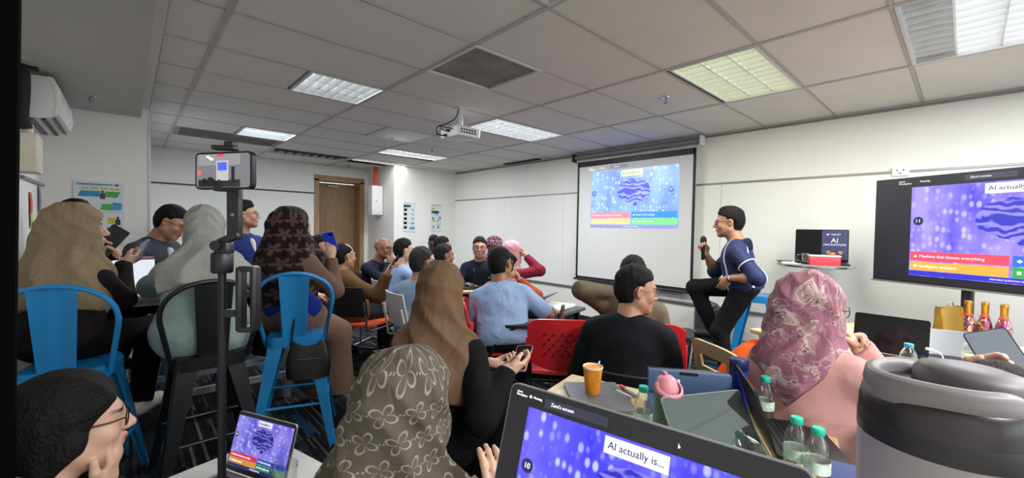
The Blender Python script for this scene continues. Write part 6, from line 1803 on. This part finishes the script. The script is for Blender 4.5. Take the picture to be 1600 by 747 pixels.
# --- bar table, near side
P1 = person('woman in beige headscarf on a blue stool holding out a smartphone', (-.205, 3.16, 1.485), 62, seat=.70, lean=8, lean2=10, head_yaw=-50, head_pitch=-2,
    arms=dict(R=rt(world=(-.02, 3.42, 1.155), fd=(.5, .8, .35), pn=(-.7, .3, .5), curl=.5, pole=(.15, .1, -1)), L=rt(w=(-.16, .38, .98))),
    feet=dict(L=(-.08, .36, .36), R=(.16, .34, .34)), skin='light', female=True, hs=1.06, top=rt(m=cloth('dark_plum', '#221a1c', .9), sg=.010), bottom=rt(m=black_cl), shoes='#b9b2a8',
    hijab=rt(m=hcloth('hijab_beige', '#8c795f', .85, .3, sc=7), drop=.22, amp=.013, hy=-.15, hdrape=[((-.02, -.06, -.05), (-.06, -.10, -.22), .10, .09)], nf=7), res=.85, seed=11, build=.95)
P5 = person('woman in grey headscarf and pale teal blouse on the black stool', (.335, 3.02, 1.49), 86, seat=.70, lean=12, lean2=14, head_yaw=-10, head_pitch=6,
    arms=dict(R=rt(world=(.66, 3.50, .975), fd=(-.3, 1, -.1), pole=(1, -.3, -.6)), L=rt(world=(.12, 3.48, .975), fd=(.4, 1, -.1), pole=(-1, -.3, -.6))), feet=dict(L=(-.10, .32, .34), R=(.12, .30, .34)),
    skin='light', female=True, hs=1.04, top=rt(m=cloth('pale_teal', '#8b9f9b', .85), skirt=.5, g=.022, amp=.009), bottom=rt(m=cloth('grey_trousers', '#6d7573')), shoes='#3a3a3e',
    hijab=rt(m=hcloth('hijab_grey', '#a19f99', .85, .3), drop=.17, amp=.014, bun=.8, nf=9, hdrape=[((.01, -.09, -.02), (.05, -.15, -.30), .07, .055), ((.01, -.09, -.08), (-.06, -.11, -.20), .06, .05)]), res=.85, seed=12, build=1.2)
m6 = flower_cloth('hijab_brown_leaf', '#211716', '#6d5950', 10.5, 5, .46, .05, filled=True, stripes=True)
P6 = person('woman in dark brown leaf-patterned headscarf holding a blue phone', (.835, 3.16, 1.515), 40, seat=.70, lean=3, lean2=4, head_yaw=-32, head_pitch=0,
    arms=dict(R=rt(world=(1.09, 3.13, 1.17), fd=(-.05, .1, 1), pn=(-.6, .5, .1), curl=.55, pole=(.2, .0, -1)), L=rt(w=(-.02, .36, .86))), feet=dict(L=(-.06, .42, .20), R=(.15, .40, .16)),
    skin='light', female=True, hs=1.07, top=rt(m=cloth('mocha', '#6d5347', .85), skirt=.4, g=.02), bottom=rt(m=cloth('mocha', '#6d5347'), kind='skirt', lift=-.02), shoes='#1b1918',
    hijab=rt(m=m6, drop=.34, amp=.010, bun=.6, hy=-.1, hdrape=[((0, -.06, .0), (-.03, -.10, -.22), .09, .10), ((.03, .05, -.10), (.08, .10, -.20), .07, .075)]), glasses='#b08a80', res=.85, seed=13, build=1.2)
# --- bar table, far side
P2 = person('person with black hair mostly hidden behind the beige headscarf', (-.27, 4.46, 1.555), -35, seat=.70, lean=8, arms=dict(R=rt(world=(-.06, 4.0, 1.18), fd=(.3, -.2, .8), curl=.6), L=rt(w=(-.15, .35, 1.0))),
    feet=dict(L=(-.1, .3, .34), R=(.1, .3, .34)), skin='light', top=rt(m=black_cl), bottom=rt(m=dark_tr), hair='short', res=1.3, seed=21)
P3 = person('man in grey suit jacket looking down at the bar table', (.325, 4.42, 1.535), -38, seat=.70, lean=12, lean2=18, head_yaw=14, head_pitch=30,
    arms=dict(R=rt(world=(.16, 4.08, 1.0), fd=(.2, -.5, -.1)), L=rt(world=(.55, 4.05, .98), fd=(-.2, -.5, 0))), feet=dict(L=(-.1, .3, .34), R=(.1, .3, .34)),
    skin='mid', top=rt(m=cloth('suit_grey', '#3d4047', .85), collar=True, collar_m=cloth('shirt_paleblue', '#b9c6dc'), front=cloth('shirt_paleblue', '#b9c6dc')), bottom=rt(m=dark_tr), glasses='#1c1a18', hair='short', seed=22, build=1.25, hs=1.08)
P4 = person('man in navy and white varsity jacket with glasses looking towards the screen', (.77, 4.42, 1.605), -52, seat=.70, lean=4, head_yaw=42, head_pitch=-3,
    arms=dict(R=rt(world=(.70, 4.05, .98), fd=(.3, -.6, 0)), L=rt(world=(.98, 4.10, .98), fd=(-.2, -.6, 0))), feet=dict(L=(-.1, .3, .34), R=(.1, .3, .34)),
    skin='mid', top=rt(m=cloth('varsity_navy', '#1e2a63', .8), collar=True, collar_m=cloth('rib_white', '#c9ccd6'), front=cloth('cream_front', '#cfccbc')), bottom=rt(m=dark_tr), glasses='#2a2322', hair='quiff', seed=23, beard=.25, build=1.1)
# --- close to the camera
P7 = person('woman with black ponytail and glasses resting her mouth on her hand', (-.10, 1.44, 1.03), 28, seat=.36, lean=28, lean2=34, head_yaw=-20, head_pitch=2,
    arms=dict(R=rt(rel='head', w=(.035, .055, -.165), fd=(.05, .35, 1), pn=(-.5, -.6, .3), curl=.45, thumb=.3, pole=(.5, .4, -1)), L=rt(w=(-.12, .34, .55))),
    skin='light', female=True, hair='ponytail', hs=.98, top=rt(m=black_cl, collar=True, collar_m=cloth('collar_white', '#c9c9cc')), bottom=rt(m=dark_tr), glasses='#15130f', res=.62, seed=24, show_legs=True)
m22 = flower_cloth('hijab_taupe_flower', '#565047', '#90877a', 18., 4, .40, .04)
P22 = person('woman in taupe headscarf printed with pale four-petal flowers', (.50, .90, 1.10), 52, seat=.42, lean=6, lean2=8, head_yaw=-22, head_pitch=8,
    arms=dict(R=rt(world=(.575, .64, .80), fd=(-.1, .05, 1), pn=(-.3, .9, .1), curl=.35, pole=(1, -.4, -1)), L=rt(w=(-.15, .34, .60))),
    skin='light', female=True, hs=1.10, top=rt(m=cloth('taupe_dress', '#565047')), bottom=rt(m=dark_tr), hijab=rt(m=m22, drop=.34, amp=.016, bun=.5, nf=7, v=.0065, hy=-.1, hdrape=[((-.02, -.05, -.06), (-.05, -.07, -.30), .10, .12)]), res=.8, seed=25, build=1.15)
P21 = person('woman in brown headscarf and black dress holding a phone in both hands', (1.04, 1.60, 1.235), 38, seat=.44, lean=10, lean2=12, head_yaw=12, head_pitch=4,
    arms=dict(R=rt(world=(1.185, 1.30, .80), fd=(.7, .55, .1), pn=(-.3, .6, .6), curl=.5, pole=(1, -.6, -.8)), L=rt(world=(1.20, 1.44, .79), fd=(.7, -.1, .0), pn=(.1, .0, 1), curl=.5, pole=(-.6, -.5, -1))),
    skin='light', female=True, hs=1.08, top=rt(m=black_cl, skirt=.55, g=.022, amp=.010), bottom=rt(m=black_cl, kind='skirt'), hijab=rt(m=hcloth('hijab_brown', '#6b513c', .8, .25), drop=.26, amp=.012, bun=.35, nf=8, hdrape=[((-.01, -.05, -.06), (-.02, -.06, -.22), .095, .10)]), res=.75, seed=26, build=1.1)
# --- middle of the room
P9 = person('balding man in brown jacket leaning back with a phone in hand', (1.60, 4.20, 1.225), 4, seat=.46, lean=-14, lean2=-6, head_yaw=8, head_pitch=4, side=0,
    arms=dict(R=rt(world=(1.83, 3.75, .95), fd=(.3, .3, .9), pn=(.2, .8, .1), curl=.5, pole=(.15, .2, -1)), L=rt(w=(-.12, .36, .62))),
    feet=dict(L=(-.10, .52, .09), R=(.10, .40, .09)), skin='mid', hair='thin', top=rt(m=cloth('brown_jacket', '#63482a', .8), skirt=.30, g=.022, sg=.022, amp=.010, collar=True), bottom=rt(m=denim_tr), hs=1.05, seed=31, build=1.25, group=None)
P8 = person('man by the door covering his mouth with his hand', (1.58, 4.86, 1.285), -64, seat=.45, lean=8, head_yaw=24, head_pitch=4,
    arms=dict(R=rt(rel='head', w=(.01, .125, -.155), fd=(-.6, .15, .75), pn=(-.3, -1, 0), curl=.8, pole=(.8, -.2, -1)), L=rt(w=(-.1, .34, .60))), skin='mid', hair='short', top=rt(m=cloth('black_shirt', '#16171b')), bottom=rt(m=dark_tr), hs=1.02, seed=32, beard=.5)
P10 = person('bald man in navy shirt and glasses with chin on his hand', (2.22, 4.66, 1.265), -68, seat=.45, lean=16, lean2=24, head_yaw=16, head_pitch=2, side=-4,
    arms=dict(R=rt(rel='head', w=(.03, .10, -.165), fd=(-.55, .2, .8), pn=(-.4, -.8, .4), curl=.7, pole=(.8, .2, -1)), L=rt(rel='head', w=(-.04, .20, -.30), fd=(.8, .2, .1), pn=(0, -1, 0), pole=(-1, 0, -1))),
    skin='tan', hair='bald', top=rt(m=cloth('navy_shirt', '#1f2635', .8)), bottom=rt(m=dark_tr), glasses='#201c1a', hs=1.02, seed=33)
lb_m = cloth('light_blue_shirt', '#93add3', .75, .45)
P11 = person('man in light blue shirt seated sideways, seen over a grey-haired head', (2.24, 4.18, 1.265), 0, seat=.45, lean=4, head_yaw=-8, head_pitch=2, arms=dict(R=rt(w=(.10, .36, .62)), L=rt(w=(-.12, .36, .62))),
    skin='light', hair='short', top=rt(m=lb_m, collar=True), bottom=rt(m=dark_tr), hs=1.02, seed=34)
P12 = person('man with slick grey-black hair, glasses and grey-blue shirt', (1.96, 3.32, 1.215), 30, seat=.45, lean=6, lean2=10, head_yaw=-16, head_pitch=3, arms=dict(R=rt(w=(.12, .34, .62)), L=rt(w=(-.14, .34, .62))),
    skin='mid', hair='short', hair_col='#2a2a2c', top=rt(m=cloth('greyblue_shirt', '#7c8fa8', .75, .45), collar=True), bottom=rt(m=dark_tr), glasses='#1a1815', hs=1.10, seed=35, build=1.1)
P13 = person('man in white shirt looking down by the far posters', (3.34, 5.35, 1.285), 236, seat=.45, lean=10, head_pitch=22, arms=dict(R=rt(w=(.12, .34, .66)), L=rt(w=(-.12, .34, .66))),
    skin='dark', hair='crop', top=rt(m=cloth('white_shirt', '#c9c8c2', .75), collar=True), bottom=rt(m=dark_tr), hs=1.0, res=1.2, seed=36)
P14 = person('man in bright blue top and glasses behind the dark jacket', (3.07, 4.68, 1.275), -55, seat=.45, lean=6, head_yaw=30, head_pitch=2, arms=dict(R=rt(w=(.14, .34, .66)), L=rt(w=(-.12, .34, .66))),
    skin='tan', hair='short', top=rt(m=cloth('bright_blue', '#2a54c4', .7)), bottom=rt(m=dark_tr), glasses='#181614', hs=1.03, res=1.15, seed=37, beard=.4)
P15 = person('man in dark jacket with cropped hair in profile', (2.62, 3.96, 1.215), -2, seat=.45, lean=8, head_yaw=-6, head_pitch=3, arms=dict(R=rt(w=(.12, .36, .64)), L=rt(w=(-.12, .36, .64))),
    skin='tan', hair='crop', hair_col='#1c1917', top=rt(m=cloth('dark_olive_jacket', '#222120', .8), collar=True), bottom=rt(m=dark_tr), hs=1.04, seed=38, beard=.35)
P16 = person('laughing man in navy with glasses facing into the room', (3.24, 4.12, 1.285), 236, seat=.45, lean=8, head_yaw=-4, head_pitch=2, arms=dict(R=rt(w=(.16, .34, .72)), L=rt(w=(-.14, .34, .72))),
    skin='mid', hair='short', top=rt(m=cloth('navy_jacket', '#1a2231', .8), collar=True), bottom=rt(m=dark_tr), glasses='#181614', hs=1.06, smile=1, teeth=True, seed=39)
m17 = flower_cloth('hijab_maroon', '#4d2a31', '#9d8690', 12, 5, .42, .07)
P17 = person('woman in maroon patterned headscarf behind the laughing man', (3.64, 4.28, 1.285), -48, seat=.45, lean=6, head_yaw=8, head_pitch=3, arms=dict(R=rt(w=(.14, .34, .66)), L=rt(w=(-.12, .34, .66))),
    skin='light', female=True, top=rt(m=black_cl), bottom=rt(m=dark_tr), hijab=rt(m=m17, drop=.2), hs=1.03, res=1.15, seed=40)
P18 = person('woman in pink headscarf and crimson dress shading her eyes', (3.32, 3.58, 1.25), -8, seat=.45, lean=6, lean2=10, head_yaw=-22, head_pitch=4,
    arms=dict(R=rt(rel='head', w=(.085, .135, -.03), fd=(-.5, -.1, .8), pn=(-.6, -.7, 0), curl=.4, pole=(1, .5, -.8)), L=rt(w=(-.12, .34, .62))),
    skin='light', female=True, top=rt(m=cloth('crimson', '#7d1c35', .8), skirt=.5, g=.018), bottom=rt(m=black_cl), hijab=rt(m=hcloth('hijab_pink', '#d498a4', .75), drop=.20, amp=.008), hs=1.04, seed=41)
P19 = person('person in rust-orange top with dark hair, hand raised to the face', (2.80, 3.10, 1.155), 18, seat=.45, lean=12, lean2=16, head_yaw=-30, head_pitch=4,
    arms=dict(R=rt(rel='head', w=(.03, .13, -.13), fd=(-.4, -.1, .85), pn=(-.5, -.8, 0), curl=.6, pole=(.9, .2, -1)), L=rt(w=(-.12, .34, .62))),
    skin='light', female=True, hair='bob', top=rt(m=cloth('rust', '#a84e2e', .8), g=.016), bottom=rt(m=dark_tr), glasses='#777a7c', hs=1.02, seed=42)
P20 = person('man in light blue short-sleeved shirt leaning to one side, seen from behind', (2.24, 2.58, 1.245), 34, seat=.45, lean=14, lean2=18, side=-9, head_yaw=-14, head_pitch=2, head_roll=-4,
    arms=dict(R=rt(world=(2.62, 2.44, .74), fd=(.8, .1, -.1), pole=(.8, -.6, -.6)), L=rt(w=(-.16, .34, .62))),
    skin='tan', hair='short', top=rt(m=lb_m, sleeve=.45, g=.018, collar=True, amp=.009), bottom=rt(m=denim_tr), glasses='#8a8b8d', hs=1.08, seed=43, build=1.2)
P23 = person('man in black shirt with glasses in front of the wooden table', (2.16, 1.26, 1.195), 30, seat=.45, lean=10, lean2=13, twist=-8, head_yaw=-68, head_pitch=9,
    arms=dict(R=rt(w=(.14, .30, .60)), L=rt(w=(-.14, .32, .60))), skin='mid', hair='short', top=rt(m=cloth('black_blue_shirt', '#0e1015', .8, .2), g=.022, sg=.024, collar=True, amp=.008), bottom=rt(m=dark_tr), glasses='#7d7d80', hs=1.10, res=.85, seed=44, build=1.2)
P24 = person('man in olive shirt with one elbow raised behind the man in black', (2.66, 1.60, 1.215), 24, seat=.45, lean=4, head_yaw=-10, head_pitch=6,
    arms=dict(R=rt(w=(.16, .30, .62)), L=rt(rel='head', w=(-.09, -.12, -.12), fd=(1, .1, .2), pn=(0, 1, 0), pole=(-1, .0, -.55), curl=.3)),
    skin='mid', hair='short', top=rt(m=cloth('olive_shirt', '#665c4b', .8), g=.02, sg=.018), bottom=rt(m=dark_tr), hs=1.06, seed=45, build=1.25, size=.92)
m26 = paisley_cloth('hijab_mauve', ['#8a5b6a', '#9c6f7c', '#a98f86', '#744e5c', '#b39a98'])
P26 = person('woman in mauve patterned headscarf and pink blouse, chin on clasped hands', (2.0, .40, 1.24), -6, seat=.44, lean=5, lean2=8, side=-9, head_yaw=-34, head_pitch=6,
    arms=dict(R=rt(rel='head', w=(.03, .165, -.125), fd=(-.55, -.1, .75), pn=(-.6, -.5, -.2), curl=.9, pole=(.7, .5, -1)), L=rt(rel='head', w=(-.02, .175, -.135), fd=(.55, -.1, .75), pn=(.6, -.5, -.2), curl=.9, pole=(-.6, .5, -1))),
    skin='light', female=True, top=rt(m=cloth('pink_blouse', '#bd8d86', .75, .3), skirt=.42, g=.026, sg=.026, amp=.010), bottom=rt(m=cloth('dark_brown_trousers', '#2a2224')), glasses='#3a2a2a',
    hijab=rt(m=m26, drop=.28, sw=.74, amp=.013, bun=.45, vee=(.05, 1.0, -.02), hdrape=[((-.01, -.06, -.04), (-.03, -.09, -.20), .080, .070)], hy=-.1, g=.045), hs=1.09, res=.75, seed=46, build=1.0)
P28 = person('dark-haired person in black holding up a tablet above the far table', (1.66, -.07, 1.07), -4, seat=.42, lean=18, lean2=24, head_yaw=0, head_pitch=20,
    arms=dict(R=rt(world=(2.06, -.11, .97), fd=(.55, .85, .35), pn=(-.2, .6, .8), curl=.35, pole=(.9, -.2, -.9)), L=rt(world=(1.95, .00, .955), fd=(.75, .15, .65), pn=(.5, -.8, 0), curl=.5, pole=(-.8, -.3, -1))),
    skin='light', hair='short', hair_col='#1d1512', top=rt(m=black_cl), bottom=rt(m=dark_tr), hs=1.0, res=.8, seed=47)
# --- the presenter
def sport():
    m = cloth('navy_sport', '#2a3158', .6, .25); nt = m.node_tree; b = nt.nodes['Principled BSDF']
    at = nd(nt, 'ShaderNodeAttribute', attribute_name='cloth_uv'); sp = nd(nt, 'ShaderNodeSeparateXYZ'); lk(nt, at.outputs['Vector'], sp.inputs[0])
    acc = None
    for c, wob in ((-.335, .012), (-.14, .01)):
        sn = nd(nt, 'ShaderNodeMath', operation='SINE'); ml = nd(nt, 'ShaderNodeMath', operation='MULTIPLY'); ml.inputs[1].default_value = 14.; lk(nt, sp.outputs[1], ml.inputs[0]); lk(nt, ml.outputs[0], sn.inputs[0])
        ma = nd(nt, 'ShaderNodeMath', operation='MULTIPLY_ADD'); ma.inputs[1].default_value = wob; lk(nt, sn.outputs[0], ma.inputs[0]); lk(nt, sp.outputs[0], ma.inputs[2])
        cmp_ = nd(nt, 'ShaderNodeMath', operation='COMPARE'); cmp_.inputs[1].default_value = c; cmp_.inputs[2].default_value = .0085; lk(nt, ma.outputs[0], cmp_.inputs[0])
        if acc is None: acc = cmp_.outputs[0]
        else:
            mxm = nd(nt, 'ShaderNodeMath', operation='MAXIMUM'); lk(nt, acc, mxm.inputs[0]); lk(nt, cmp_.outputs[0], mxm.inputs[1]); acc = mxm.outputs[0]
    mx = nd(nt, 'ShaderNodeMix', data_type='RGBA'); lk(nt, acc, mx.inputs[0]); lk(nt, b.inputs['Base Color'].links[0].from_socket, mx.inputs[6]); mx.inputs[7].default_value = (*srgb('#d8dae0'), 1)
    lk(nt, mx.outputs[2], b.inputs['Base Color']); return m
sport_m = sport()
P25 = person('presenter in navy sports jacket perched on a blue stool with microphone', (4.05, 1.49, 1.625), 106, seat=.82, lean=15, lean2=13, head_yaw=4, head_pitch=6,
    arms=dict(L=rt(w=(-.19, .12, 1.0), fd=(.2, .5, -.8), pn=(1, 0, 0), curl=.3, pole=(-.6, -1, -.2)), R=rt(w=(.06, .34, 1.20), fd=(-.2, .25, .9), pn=(-.9, .2, .1), curl=.75, pole=(.8, -.2, -1))),
    feet=dict(L=(-.13, .10, .085), R=(.10, .25, .46)), knees=dict(L=(-.1, 1, .2), R=(.1, 1., .6)), skin='mid', hair='quiff', top=rt(m=sport_m, collar=True, collar_m=cloth('collar_paleblue', '#c3ccd8'), sleeve=.62, g=.016, sg=.018, hood=True, hood_m=cloth('hood_dark', '#1a1d33'), hem=-.05),
    bottom=rt(m=dark_tr), shoes='#1a1a1c', glasses='#2c2624', hs=1.10, size=1.04, seed=48, build=1.05, beard=.2)
S_, E_, W_ = P25['armp'][-1]
ax = unit(E_-S_); u_ = unit(np.cross(ax, [0, 0, 1])); w_ = np.cross(ax, u_); c_ = S_+(E_-S_)*.52
q = MB(); q.tube([tuple(c_+(u_*math.cos(2*PI*i/20)+w_*math.sin(2*PI*i/20))*.074) for i in range(20)], .006, 6, closed=True); q.build('sleeve_stripe', mat('stripe_white', '#d8dae0', .6), P25['root'])
c_ = P25['armp'][-1][2]; ax = unit(P25['armp'][-1][2]-P25['armp'][-1][1]); u_ = unit(np.cross(ax, [0, 0, 1])); w_ = np.cross(ax, u_)
q = MB(); q.tube([tuple(c_-ax*.015+(u_*math.cos(2*PI*i/20)+w_*math.sin(2*PI*i/20))*.034) for i in range(20)], .008, 6, closed=True, flat=(1.2, .6)); q.build('wristwatch', chrome_m, P25['root'])
# ---------------------------------------------------------------- things held in hands, set at the hands
def grip(info, sd, fwd=.07, out=.0, side_=0.):
    """world point in the palm, with the hand's finger and palm directions"""
    E, Wp, fd = info['WR'][sd]; a = info['root'].rotation_euler[2]; c, s = math.cos(a), math.sin(a)
    pn = info['PN'][sd]; fd = unit(fd); pn = unit(pn-fd*(pn@fd)); sv = np.cross(fd, pn)*sd
    p = local_to_world(info, Wp+fd*fwd+pn*out+sv*side_)
    w = lambda v: V(c*v[0]-s*v[1], s*v[0]+c*v[1], v[2])
    return p, w(fd), w(pn), w(sv)
def held_phone(label, info, sd, normal, up, case, disp, w=.074, h=.155, out=.018, fwd=.075, bumps=True, name='smartphone', th=.008, shift=(0, 0, 0)):
    p, fd, pn, sv = grip(info, sd, fwd, out)
    return phone(label, tuple(p+V(*shift)), frame3(normal, up), case, disp, w, h, bumps, name, th)
held_phone('smartphone held out by the woman in the beige headscarf', P1, 1, (-.75, -.25, .45), (.5, .6, .6), mat('phone_slate', '#3c4250', .3), e_ph, shift=(.03, .02, .03))
held_phone('dark tablet in folio cover held up behind the beige headscarf', P2, 1, (.5, .75, -.35), (.55, -.1, .9), mat('folio', '#1b1d20', .6), e_phd, .13, .20, .02, .08, False, 'tablet', .012, shift=(.02, 0, .03))
held_phone('smartphone in a bright blue case held by the leaf-patterned headscarf', P6, 1, (.35, .8, .35), (-.3, -.1, 1), mat('phone_blue', '#2546c8', .3), e_ph, shift=(0, 0, .04))
held_phone('black smartphone held up by the man in the brown jacket', P9, 1, (-.5, .6, .35), (.5, .2, 1), black_m, e_phd, shift=(.02, 0, .04))
held_phone('pink-edged smartphone held low by the brown headscarf', P21, 1, (-.45, -.15, .9), (.8, .45, .25), mat('phone_pink', '#c79a9c', .3, .4), e_phd, shift=(.02, .02, .01))
held_phone('grey tablet held by the dark-haired person in black', P28, -1, (-.80, .05, .55), (.15, .38, .9), mat('tablet_dark', '#26262b', .4), emit('tablet_glow', '#99a1aa', .5), .10, .17, .02, .07, False, 'tablet', shift=(.03, -.02, .04))
p, fd, pn, sv = grip(P25, 1, .055, .022)
up = unit(V(-.10, -.05, 1))
t = thing('microphone', 'black handheld microphone in the hand of the presenter', 'microphone', tuple(p-up*.02))
t.rotation_euler = frame3(tuple(up), (1, 0, 0)).to_euler()
MB().lathe([(.014, -.09), (.016, -.08), (.018, .06)], 16).build('handle', black_m, t); MB().lathe([(.020, .06), (.027, .075), (.029, .10), (.024, .125), (.008, .138), (0, .14)], 18).build('grille', mat('mic_grille', '#2a2a2c', .5, .6, bump=.8, bscale=500), t)
MB().lathe([(.0185, .048), (.0195, .05), (.0195, .058), (.0185, .06)], 16).build('ring', mat('mic_ring', '#7a2420', .4), t)
